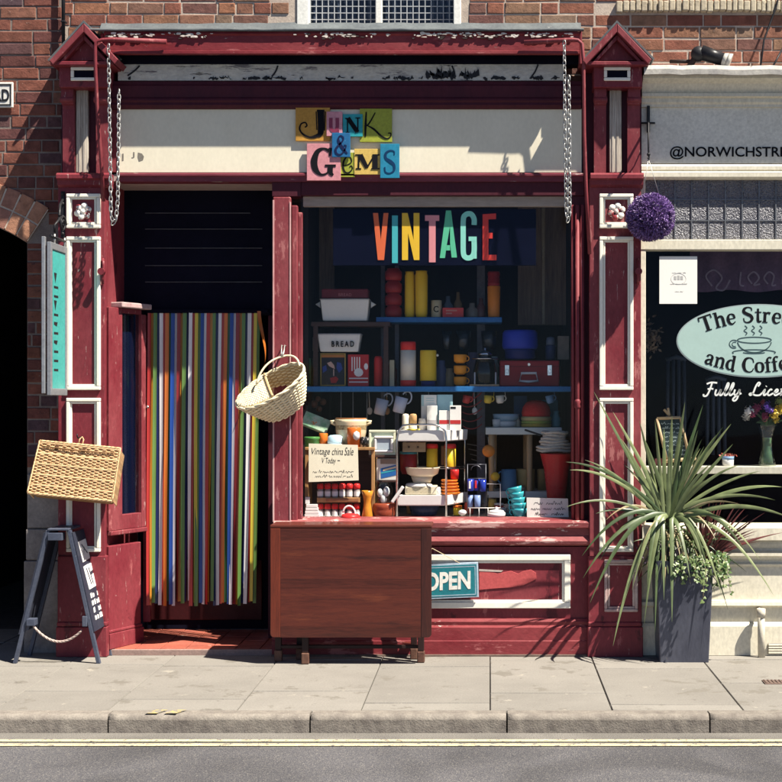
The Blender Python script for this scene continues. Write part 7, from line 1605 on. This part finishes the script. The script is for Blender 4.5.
# window
b = MB(); b.pbox(CX0, 645.8, 250.2, 526, .016, .12, .003); b.build('window_frame', CAFE, CF)
b = MB(); b.pbox(645.9, CX1, 250, 526, .036, .041); b.build('pane', glass('cafe_glass', (.95, .955, .96), .25), CF)
b = MB(); b.box(X(646, .1), X(CX1, .1), .079, .30, Z(474, .08), Z(466.5, .08), .004); b.build('display_shelf', CAFE, CF)
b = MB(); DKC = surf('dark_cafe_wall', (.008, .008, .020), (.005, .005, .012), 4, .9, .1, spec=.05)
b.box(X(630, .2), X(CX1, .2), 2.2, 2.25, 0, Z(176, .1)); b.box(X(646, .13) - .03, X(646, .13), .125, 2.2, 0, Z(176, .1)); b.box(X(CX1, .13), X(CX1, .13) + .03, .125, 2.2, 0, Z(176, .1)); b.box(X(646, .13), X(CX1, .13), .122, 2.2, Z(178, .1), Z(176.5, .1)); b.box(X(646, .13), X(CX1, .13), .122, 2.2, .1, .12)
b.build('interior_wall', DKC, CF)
run([(.12, z(525)), (-.03, z(525.5)), (-.062, z(528)), (-.062, z(540)), (-.04, z(541)), (.12, z(541))]).build('window_sill', CAFE, CF)
b = MB(); b.pbox(CX0, CX1, 541.3, 655, .0, .12); b.build('stall_riser', CAFE, CF)
for p in ([(.01, 541.5), (-.012, 541.5), (-.018, 545), (-.008, 548.5), (.01, 549)], [(.01, 551.8), (-.014, 552), (-.038, 553.5), (-.038, 556.2), (-.02, 558), (-.014, 560), (.01, 561)], [(.01, 564), (-.010, 564), (-.016, 565), (-.010, 567), (.01, 567.5)], [(.01, 600.5), (-.008, 601), (-.03, 602.5), (-.034, 606), (-.014, 608), (.01, 609)], [(.01, 622.5), (-.022, 624), (-.03, 627), (-.030, 656), (.01, 656)]):
    run([(yy, z(rr)) for yy, rr in p]).build('riser_moulding', CAFE, CF)
# downpipe stub and vent
b = MB(); b.tube([(X(761, -.07), -.085, 0), (X(760.6, -.07), -.085, Z(610, -.08))], .021, 14); b.tube([(X(760.6, -.07), -.085, Z(617, -.08)), (X(760.6, -.07), -.085, Z(608.5, -.08))], .026, 14); b.tube([(X(760.6, -.07), -.085, Z(612, -.08)), (X(760.6, -.07), .0, Z(610, -.08))], .012, 8)
tag(b.build('waste_pipe', surf('cream_pipe_paint', (.58, .54, .44), (.46, .42, .35), 9, .5, .3, flecks=[((.30, .22, .16), .34, 20, (1, 1, 1))])), 'short cream painted waste pipe rising from the pavement against the café wall', 'pipe')
vt = empty('air_vent', W(776, 653, -.04), 'low cream louvred air vent at the base of the café wall', 'vent')
b = MB(); b.pbox(768, 812, 643.5, 654.5, -.036, -.031, .002); b.build('backing', surf('vent_shadow_paint', (.22, .20, .17), scale=9), vt)
b = MB()
for i in range(4): b.pbox(768.5, 811.5, 644.2 + i * 2.6, 646 + i * 2.6, -.044, -.0365, .002)
b.build('louvre', CAFE, vt)
# floodlight on the ledge
fl = empty('floodlight', W(708, 70, -.02), 'black bracketed spotlight lying on the stone ledge above the café fascia', 'lamp')
b = MB(); b.tube([W(701, 52.5, -.02), W(723, 59.5, -.04)], [.046, .038], 18); b.ball(W(698.5, 54, -.02), .047, 18); b.build('housing', BLACK, fl)
b = MB(); b.tube([W(723, 59.6, -.04), W(727, 60.8, -.045)], [.040, .046], 18); b.tube([W(727, 60.8, -.045), W(730.5, 62, -.048)], [.046, .050], 18); b.build('lens_ring', surf('pale_lens', (.60, .58, .52), scale=9, rough=.3), fl)
b = MB(); b.tube([W(686.5, 69.5, 0), W(692, 63, -.01), W(696, 55, -.02)], .018, 10); b.tube([W(670, 61.5, .05), W(692, 61.5, .0)], .012, 10); b.pbox(684, 700, 68, 72, -.05, .06, .004); b.build('bracket', surf('rusty_black_iron', (.05, .03, .025), (.025, .02, .02), 15, .7, .4), fl)
b = MB(); b.tube([W(760, 70, .0), W(764, 40, .06), W(777, 4, .085), W(786, -40, .09)], .006, 7); b.tube([W(771, 70, -.02), W(784, 46, .08)], .006, 7); tag(b.build('cable', BLACK), 'black cable running up the brickwork from the café ledge', 'cable')
# --- writing on the café glass
yg = .031
SER = {  # strokes in em units: x-height .50, capitals .72
 'T': (.70, [([(.04, .70), (.66, .70)], .07), ([(.35, .72), (.35, .0)], .15), ([(.20, .02), (.50, .02)], .05), ([(.06, .72), (.05, .54)], .05), ([(.64, .72), (.65, .54)], .05)]),
 'S': (.56, [([(.46, .54), (.44, .66), (.28, .71), (.12, .64), (.10, .50), (.24, .40), (.40, .31), (.46, .17), (.36, .04), (.20, .01), (.09, .08), (.07, .22)], [.05, .06, .06, .13, .15, .15, .15, .14, .10, .06, .05, .05])]),
 'C': (.66, [([(.60, .48), (.54, .64), (.38, .70), (.20, .62), (.12, .36), (.20, .10), (.38, .01), (.54, .06), (.61, .20)], [.05, .06, .06, .13, .18, .13, .06, .06, .05])]),
 'H': (.74, [([(.15, .71), (.15, .01)], .14), ([(.59, .71), (.59, .01)], .14), ([(.15, .37), (.59, .37)], .06), ([(.02, .70), (.28, .70)], .045), ([(.02, .015), (.28, .015)], .045), ([(.46, .70), (.72, .70)], .045), ([(.46, .015), (.72, .015)], .045)]),
 'h': (.55, [([(.13, .72), (.13, .01)], .13), ([(.14, .38), (.26, .48), (.38, .46), (.42, .34), (.42, .01)], [.06, .09, .11, .13, .13]), ([(.02, .70), (.14, .70)], .045), ([(.02, .015), (.25, .015)], .045), ([(.32, .015), (.53, .015)], .045)]),
 'e': (.46, [([(.08, .27), (.40, .27)], .045), ([(.40, .27), (.37, .42), (.25, .49), (.13, .42), (.09, .25), (.14, .08), (.26, .02), (.41, .11)], [.09, .10, .05, .11, .15, .12, .07, .04])]),
 't': (.34, [([(.16, .64), (.16, .12), (.22, .03), (.33, .07)], [.09, .13, .10, .04]), ([(.02, .47), (.32, .47)], .05)]),
 'r': (.42, [([(.13, .48), (.13, .01)], .13), ([(.14, .34), (.24, .46), (.37, .43)], [.05, .08, .12]), ([(.02, .47), (.14, .47)], .045), ([(.02, .015), (.26, .015)], .045)]),
 'a': (.50, [([(.10, .36), (.14, .46), (.27, .48), (.35, .38), (.35, .08), (.45, .02)], [.12, .07, .06, .13, .13, .06]), ([(.34, .28), (.18, .23), (.10, .12), (.18, .02), (.34, .10)], [.05, .09, .13, .09, .05])]),
 'n': (.56, [([(.13, .48), (.13, .01)], .13), ([(.14, .38), (.26, .48), (.38, .46), (.42, .34), (.42, .01)], [.06, .09, .11, .13, .13]), ([(.02, .47), (.14, .47)], .045), ([(.02, .015), (.25, .015)], .045), ([(.32, .015), (.53, .015)], .045)]),
 'd': (.54, [([(.39, .72), (.39, .02), (.50, .02)], [.13, .13, .05]), ([(.38, .42), (.25, .49), (.12, .38), (.09, .22), (.14, .08), (.25, .02), (.38, .12)], [.05, .06, .13, .15, .12, .06, .05]), ([(.28, .70), (.40, .70)], .045)]),
 'o': (.50, [([(.25, .49), (.12, .42), (.08, .25), (.12, .08), (.25, .02), (.38, .08), (.42, .25), (.38, .42), (.25, .49)], [.05, .11, .15, .11, .05, .11, .15, .11, .05])]),
 'f': (.34, [([(.36, .66), (.26, .71), (.16, .62), (.15, .45), (.15, .01)], [.10, .06, .11, .13, .13]), ([(.02, .47), (.30, .47)], .05), ([(.02, .015), (.28, .015)], .045)]),
 'c': (.45, [([(.38, .37), (.27, .48), (.14, .42), (.09, .25), (.14, .08), (.26, .02), (.41, .11)], [.12, .06, .11, .15, .12, .07, .04])]),
}
def arched(b, txt, px0, size, base, Y, gap=.02):
    """text set letter by letter on a curve: base(px) gives the row of the baseline; size = em in px"""
    px = px0
    for ch in txt:
        if ch == ' ': px += .26 * size; continue
        adv, strokes = SER[ch]; mid = px + adv * size / 2
        sl = (base(mid + 2) - base(mid - 2)) / 4; an = math.atan(sl); ca, sa = math.cos(an), math.sin(an); yb_ = base(mid)
        for i, (pts, w) in enumerate(strokes):
            P = []
            for u, v in pts:
                dx, dy = (u - adv / 2) * size, -v * size
                P.append((X(mid + dx * ca - dy * sa, Y), Z(yb_ + dx * sa + dy * ca, Y)))
            s = size * sc(Y); b.stroke(P, [q * s for q in w] if isinstance(w, list) else w * s, Y - .0002 * i - .001, Y, None)
        px += (adv + gap) * size * ca
ov = empty('oval_sign', W(757, 377, yg), 'oval pale green café sign on the window reading The Street and Coffee', 'sign')
ocx, ocy, oa, ob_ = 759, 340.8, 82.5, 36.8
b = MB(); b.pprism([(ocx + oa * math.cos(2 * PI * i / 72), ocy + ob_ * math.sin(2 * PI * i / 72)) for i in range(72)], yg - .001, yg + .003); b.build('rim', pm('grey_sign_rim', (.30, .36, .37), .5), ov)
b = MB(); b.pprism([(ocx + (oa - 1.2) * math.cos(2 * PI * i / 72), ocy + (ob_ - 1.2) * math.sin(2 * PI * i / 72)) for i in range(72)], yg - .0022, yg - .0005); b.build('face', pm('pale_sage_sign', (.36, .50, .465), .5), ov)
b = MB()
arched(b, 'The Street c', 701.5, 21.5, lambda px: 323.5 + (757 - px) ** 2 * .0036 - 1.2, yg - .0026, .0)
arched(b, 'and Coffee H', 703, 20.5, lambda px: 372.4 - (757 - px) ** 2 * .0033 , yg - .0026, .012)
b.build('lettering', INK, ov)
b = MB(); Yq = yg - .0036; P = lambda *pp: [(X(a, Yq), Z(c, Yq)) for a, c in pp]
lw = .8 * sc(Yq)
el = lambda cx, cy, a, c, a0, a1, n=20: P(*[(cx + a * math.cos(R(a0 + (a1 - a0) * i / n)), cy + c * math.sin(R(a0 + (a1 - a0) * i / n))) for i in range(n + 1)])
b.stroke(el(754.5, 340, 17, 3, 0, 360), lw, Yq, Yq + .0012); b.stroke(el(754.5, 340.5, 17, 12, 8, 172), lw * 1.2, Yq, Yq + .0012); b.stroke(el(734, 344, 4.5, 4, 60, 310), lw, Yq, Yq + .0012); b.stroke(el(734.6, 344.2, 2.4, 2.2, 60, 310), lw * .8, Yq, Yq + .0012)
b.stroke(el(754, 352.4, 21.5, 2.8, -200, 20), lw, Yq, Yq + .0012); b.stroke(el(754, 352.2, 11, 1.2, 10, 170), lw, Yq, Yq + .0012)
for px in (745.5, 753, 760.5): b.stroke(P((px, 335), (px + 1.6, 333), (px - 1.4, 330.5), (px + 1.6, 328), (px - .6, 325.5)), lw, Yq, Yq + .0012)
b.build('cup_drawing', pm('grey_green_line', (.03, .06, .065), .5), ov)
fw = MB(); Y = yg
SCR = {'F': (11, [[(3, 11.2), (7, 12.6), (12.5, 12.2)], [(7.8, 12), (6.2, 5), (4.2, .6), (1.6, .2), (1.2, 2)], [(4.4, 6.4), (7, 7), (9.6, 6.6)]]),
 'u': (8, [[(1.4, 6.2), (.8, 2.4), (2, .8), (4.2, 2.6), (5.6, 6.2), (5, 1.6), (6.4, .9), (8, 2.6)]]),
 'l': (4.6, [[(0, 2.4), (3.6, 8), (4.2, 11.6), (3, 11.4), (1.4, 5), (1.6, 1.2), (3, 1), (4.8, 2.6)]]),
 'y': (8, [[(1.4, 6.2), (.9, 2.6), (2.2, 1), (4.4, 2.8), (5.8, 6.2), (4.4, -1.6), (2.2, -4.2), (.4, -3), (3, .2), (7.6, 2.8)]]),
 'L': (12, [[(7.6, 9), (9.2, 11.6), (7.6, 12.4), (5.6, 9), (3.8, 3), (1.6, 1), (.6, 2), (2.4, 2.6), (6, .9), (10, 1), (12, 3)]]),
 'i': (4.2, [[(.2, 2.6), (2.4, 6.2), (1.6, 1.8), (2.6, .9), (4.4, 2.6)], [(3.0, 8.8), (3.4, 9.4)]]),
 'c': (6, [[(4.8, 5.6), (3.4, 6.3), (1.4, 4), (1.2, 1.8), (2.6, .8), (6.2, 2.8)]]),
 'e': (6, [[(.6, 2.8), (3.6, 4), (4, 5.8), (2.8, 6.2), (1.3, 4), (1.2, 1.8), (2.6, .8), (6.2, 2.8)]]),
 'n': (8, [[(.6, 5.8), (1.6, 6.2), (1, .8), (3.2, 5.2), (4.8, 6.2), (4.9, 2.2), (5.8, .9), (8, 2.6)]]),
 's': (5.6, [[(.2, 2.6), (2.8, 6.4), (3.4, 4), (3.6, 1.6), (2, .6), (.8, 1.4)]]), 'd': (7, [[(4.6, 5.4), (2.4, 6), (1, 3), (2, .8), (4, 2.4), (6.6, 11.6), (5, 2), (6, .9), (7.2, 2.4)]])}
def script(txt, px, py, s, sl=.12, rise=.0):
    for ch in txt:
        if ch == ' ': px += 6.5 * s; continue
        adv, st = SCR[ch]
        for i, pts in enumerate(st): fw.stroke([(X(px + (u + v * sl) * s, Y), Z(py - v * s, Y)) for u, v in pts], 1.55 * s * sc(Y), Y - .001 - .0002 * i, Y)
        px += adv * s
script('Fully Licensed', 702, 396.2, 1.09)
tag(fw.build('window_lettering', pm('white_vinyl', (.70, .72, .70), .5)), 'white script lettering reading Fully Licen on the dark café window below the oval', 'lettering')
nt_ = empty('paper_notice', W(678, 303, yg), 'blank white paper notice taped inside the upper left of the café window', 'notice')
b = MB(); b.pbox(659.4, 697.2, 256.4, 303.8, yg, yg + .0012); b.build('sheet', surf('white_paper', (.78, .77, .72), (.76, .75, .71), 3, .8, .02, grain=.02), nt_)
b = MB(); GI = pm('faint_grey_print', (.42, .42, .41), .7)
b.stroke([(X(678.5 + 7.5 * math.cos(a), yg), Z(279 + 5.5 * math.sin(a), yg)) for a in [2 * PI * i / 24 for i in range(25)]], .0016, yg - .0008, yg)
b.pbox(674, 676.4, 276, 279.8, yg - .0008, yg); b.pbox(677.4, 679.6, 275.4, 279.8, yg - .0008, yg); b.pbox(680.4, 683, 276, 279.8, yg - .0008, yg)
scribble(b, 670, 687, 284.5, yg - .0008, 1.0, .3, 5, words=3); scribble(b, 672, 686, 273.2, yg - .0008, 1.0, .3, 6, words=3); scribble(b, 675, 683, 292, yg - .0008, .9, .3, 7, words=2)
b.build('print', GI, nt_)
# --- things on the café window shelf
zsf = Z(466.5, .08); fr_ = lambda Y: row(zsf + .001, Y)
ez = empty('easel_board', W(675, 466, .16), 'small chalkboard on a pale wooden easel standing on the café window shelf', 'chalkboard')
EW = wood('pale_easel_wood', (.56, .42, .25), (.42, .29, .16), 'z', 2, .6)
y = .15
q = [(657, 418.5), (680.5, 417.5), (689.5, 458.5), (667, 461)]
b = MB(); b.pprism(q, y, y + .008); b.build('board', surf('chalkboard', (.025, .045, .05), (.05, .075, .08), 8, .8, .1), ez)
b = MB(); k = sc(y)
for i in range(4):
    a, c = q[i], q[(i + 1) % 4]; b.tube([W(a[0], a[1], y - .003), W(c[0], c[1], y - .003)], .009, 6)
b.build('frame', EW, ez)
b = MB(); 
b.tube([W(669, 415, y + .01), W(664, 409.5, y + .02)], .008, 6); b.tube([W(669.5, 416, y + .01), W(668, 408, y + .02)], .008, 6)
for a, c in (((666, 461), (664, fr_(.13))), ((684, 459), (692, fr_(.13) - .2)), ((676, 455), (678, fr_(.24)))): b.tube([W(a[0], a[1], y + .012), W(c[0], c[1], .14 if a[0] != 676 else .24)], .008, 6)
b.tube([W(663, 461.5, y - .012), W(696, 458.5, y - .012)], .010, 6); b.build('easel', EW, ez)
b = MB()
for i in range(8): scribble(b, 661 + i * 1.15, 679 + i * 1.15, 424.5 + i * 4.4, y - .0008, 2.0, .5, 40 + i, words=3)
b.build('chalk_writing', pm('chalk_teal_white', (.42, .52, .50), .9), ez)
boxed('cardboard_box', 'dull pink box behind the little chalkboard on the café shelf', 'box', 655, 667.5, 458.5, fr_(.2), .2, .06, pm('dull_pink_card', (.36, .13, .15), .6), .003)
q_ = fr_(.14)
e = empty('flower_pot', W(728, q_, .14), 'small white and blue pot of reddish petals on the café shelf', 'pot')
addpart(e, 'pot', ENW, lambda b: b.plathe(728, .14, [(5.2, q_), (5.6, q_ - .5), (5.9, q_ - 8.6)], 20)); addpart(e, 'glaze_band', pm('blue_glaze_band', (.25, .40, .62), .3), lambda b: b.plathe(728, .14, [(5.95, q_ - 6.4), (6.1, q_ - 9.4), (5.4, q_ - 9.6), (0, q_ - 8.4)], 20))
b = MB(); r = random.Random(71)
for i in range(60):
    c = W(728 + r.gauss(0, 3.2), q_ - 10.5 + r.uniform(-1.6, 1), .14 + r.uniform(-.03, .03)); u = Vector((r.uniform(-1, 1), r.uniform(-1, 1), r.uniform(-.3, 1))).normalized() * .011; v = u.orthogonal().normalized() * .007
    b.face([b._v(c - u), b._v(c + v), b._v(c + u), b._v(c - v)])
b.build('petals', leafmat('red_petal', (.30, .05, .04), (.48, .16, .10)), e)
e = empty('flower_vase', W(767, fr_(.15), .15), 'cut glass waisted vase of mixed bright flowers on the café shelf', 'vase')
q_ = fr_(.15)
addpart(e, 'vase', glass('green_cut_glass', (.70, .78, .70), 5.0, .12, 45), lambda b: b.plathe(767, .15, [(8.6, q_), (9, q_ - 1), (6.4, q_ - 12), (5.4, q_ - 20), (6.2, q_ - 30), (8.8, q_ - 41)], 20, close=False))
addpart(e, 'water', pm('green_stems_in_water', (.16, .24, .13), .3), lambda b: b.plathe(767, .15, [(6.4, q_ - 2), (4.8, q_ - 12), (4.2, q_ - 20), (4.6, q_ - 28), (0, q_ - 28)], 12))
FLW = [(748.5, 412, 6.5, 'white_petals', (.74, .72, .70)), (746, 417, 4.6, 'white_petals', (.74, .72, .70)), (756, 408.5, 6.2, 'magenta_petals', (.38, .03, .12)), (753, 413.5, 5, 'magenta_petals', (.38, .03, .12)), (767, 406.5, 6.4, 'violet_petals', (.13, .05, .40)), (763, 403, 4.2, 'deep_red_petals', (.40, .03, .05)), (774.5, 414, 5.6, 'yellow_petals', (.70, .50, .04)), (781, 409, 7.2, 'yellow_petals', (.70, .50, .04)), (776, 420, 4.6, 'yellow_petals', (.70, .50, .04)), (765, 417, 5, 'magenta_petals', (.38, .03, .12)), (779, 401, 4.5, 'lime_petals', (.34, .40, .10)), (771, 410.5, 4.2, 'violet_petals', (.13, .05, .40))]
for px, py, rp, mn, c in FLW:
    b = MB(); cc = W(px, py, .13 + r.uniform(-.03, .03)); s = rp * sc(.15)
    for i in range(46):
        d = Vector((r.gauss(0, 1), r.gauss(0, 1) - .5, r.gauss(0, 1) + .2)).normalized(); p = cc + d * s * r.uniform(.25, .85); u = d.orthogonal().normalized(); u = Matrix.Rotation(r.uniform(0, 6.3), 3, d) @ u
        tip = p + u * s * .42 + d * s * .2; w_ = d.cross(u) * s * .22
        b.face([b._v(p - u * s * .2), b._v(p + w_ + d * s * .05), b._v(tip), b._v(p - w_ + d * s * .05)])
    b.build('blossom', MATS.get(mn) or MATS.setdefault(mn, leafmat(mn, tuple(x * .8 for x in c), c)), e)
b = MB()
for i in range(40):
    p = W(767 + r.gauss(0, 9), 418 + r.uniform(-8, 8), .16 + r.uniform(-.04, .04)); blade(b, W(767, 426, .15), p, .02, .006, 6)
b.build('foliage', leafmat('dark_bouquet_leaf', (.03, .07, .025), (.08, .15, .05)), e)
# dim things deeper inside the café
b = MB(); r = random.Random(88); 
for i in range(160):
    c = W(652 + r.gauss(0, 3.5), 338 + r.gauss(0, 7), .30 + r.uniform(-.05, .05)); u = Vector((r.gauss(0, 1), r.gauss(0, 1), r.gauss(0, 1))).normalized() * .016; v = u.orthogonal().normalized() * .01
    b.face([b._v(c - u), b._v(c + v), b._v(c + u), b._v(c - v)])
tag(b.build('dried_flowers', leafmat('dried_flower', (.14, .09, .07), (.30, .22, .15))), 'dim bunch of dried flowers hanging at the left edge of the café window', 'dried flowers')

bn = empty('window_banner', W(760, 292, .6), 'dim purple fabric banner with faint handwriting hanging inside the café window', 'banner')
b = MB(); r = random.Random(19); n = 40; rows = []
for i in range(n + 1):
    px = 690 + 170 * i / n; yy = .60 + .012 * math.sin(i * .9); rows.append((b._v(W(px, 250, yy)), b._v(W(px, 291 + 1.2 * math.sin(i * .5), yy))))
for u, v in zip(rows, rows[1:]): b.face([u[0], v[0], v[1], u[1]], True)
b.build('cloth', surf('dim_purple_cloth', (.16, .10, .17), (.11, .07, .13), 6, .9, .2), bn)
b = MB()
for pts in ([(712, 286), (706, 276), (714, 270), (722, 278), (716, 288), (724, 290), (730, 280)], [(741, 272), (740, 284), (744, 286)], [(752, 284), (748, 277), (754, 272), (759, 278), (754, 285), (760, 284)], [(768, 284), (764, 278), (769, 272), (774, 276), (772, 285), (776, 285)], [(784, 262), (782, 284)]):
    b.stroke([tuple(W(p, q, .585).xz) for p, q in pts], .010, .582, .585)
b.build('handwriting', surf('faded_lilac_ink', (.30, .24, .33), scale=9), bn)
for i, (px, y0, y1, lab) in enumerate(((676, 360, 455, 'dim blue grey chair back inside the left of the café window'), (716, 380, 455, 'second dim chair back inside the café beside the first'))):
    b = MB()
    for dx in (-9, -3, 3, 9): b.tube([W(px + dx, y1, .9), W(px + dx * .9, y0, .95)], .012, 6)
    b.tube([W(px - 10, y0, .95), W(px, y0 - 3, .95), W(px + 10, y0, .95)], .016, 6); tag(b.build('chair_back', surf('dim_slate_chair', (.06, .08, .13), scale=6)), lab, 'chair')
# ================================================================ camera, sky and sun
cam = bpy.data.cameras.new('camera'); co = bpy.data.objects.new('camera', cam); COL.objects.link(co)
co.location = (0, -DIST, EYE); co.rotation_euler = (R(90), 0, 0)
cam.sensor_width = 36; cam.lens = (DIST / PXM) / 782 * 36; cam.shift_x = -99 / 782; cam.shift_y = 9 / 782; cam.clip_end = 500
scene.camera = co
SUN = Vector((-.54, .31, -1)).normalized()         # direction the light travels
el = math.asin(-SUN.z); az = math.atan2(-SUN.x, -SUN.y)       # towards the sun, clockwise from +y
w = bpy.data.worlds.new('World'); scene.world = w; w.use_nodes = True
nt = w.node_tree; bg = nt.nodes['Background']; sky = nt.nodes.new('ShaderNodeTexSky'); sky.sky_type = 'NISHITA'; sky.sun_disc = False
sky.sun_elevation = el; sky.sun_rotation = az; sky.air_density = .45; sky.dust_density = .15; sky.ozone_density = 3.0
nt.links.new(sky.outputs[0], bg.inputs[0]); bg.inputs[1].default_value = .05
sun = bpy.data.lights.new('sun', 'SUN'); so = bpy.data.objects.new('sun', sun); COL.objects.link(so)
sun.energy = 5.0; sun.angle = R(.53); sun.color = (1.0, .925, .80)
so.rotation_euler = SUN.to_track_quat('-Z', 'Y').to_euler(); so.location = (4, -4, 8)
scene.view_settings.view_transform = 'Standard'; scene.view_settings.look = 'None'; scene.view_settings.gamma = 1; scene.view_settings.use_curve_mapping = False
scene.view_settings.exposure = 1.38
scene.render.engine = 'CYCLES'
c = scene.cycles; c.max_bounces = 8; c.diffuse_bounces = 4; c.glossy_bounces = 4; c.transparent_max_bounces = 24; c.transmission_bounces = 6; c.use_denoising = True; c.sample_clamp_indirect = 6
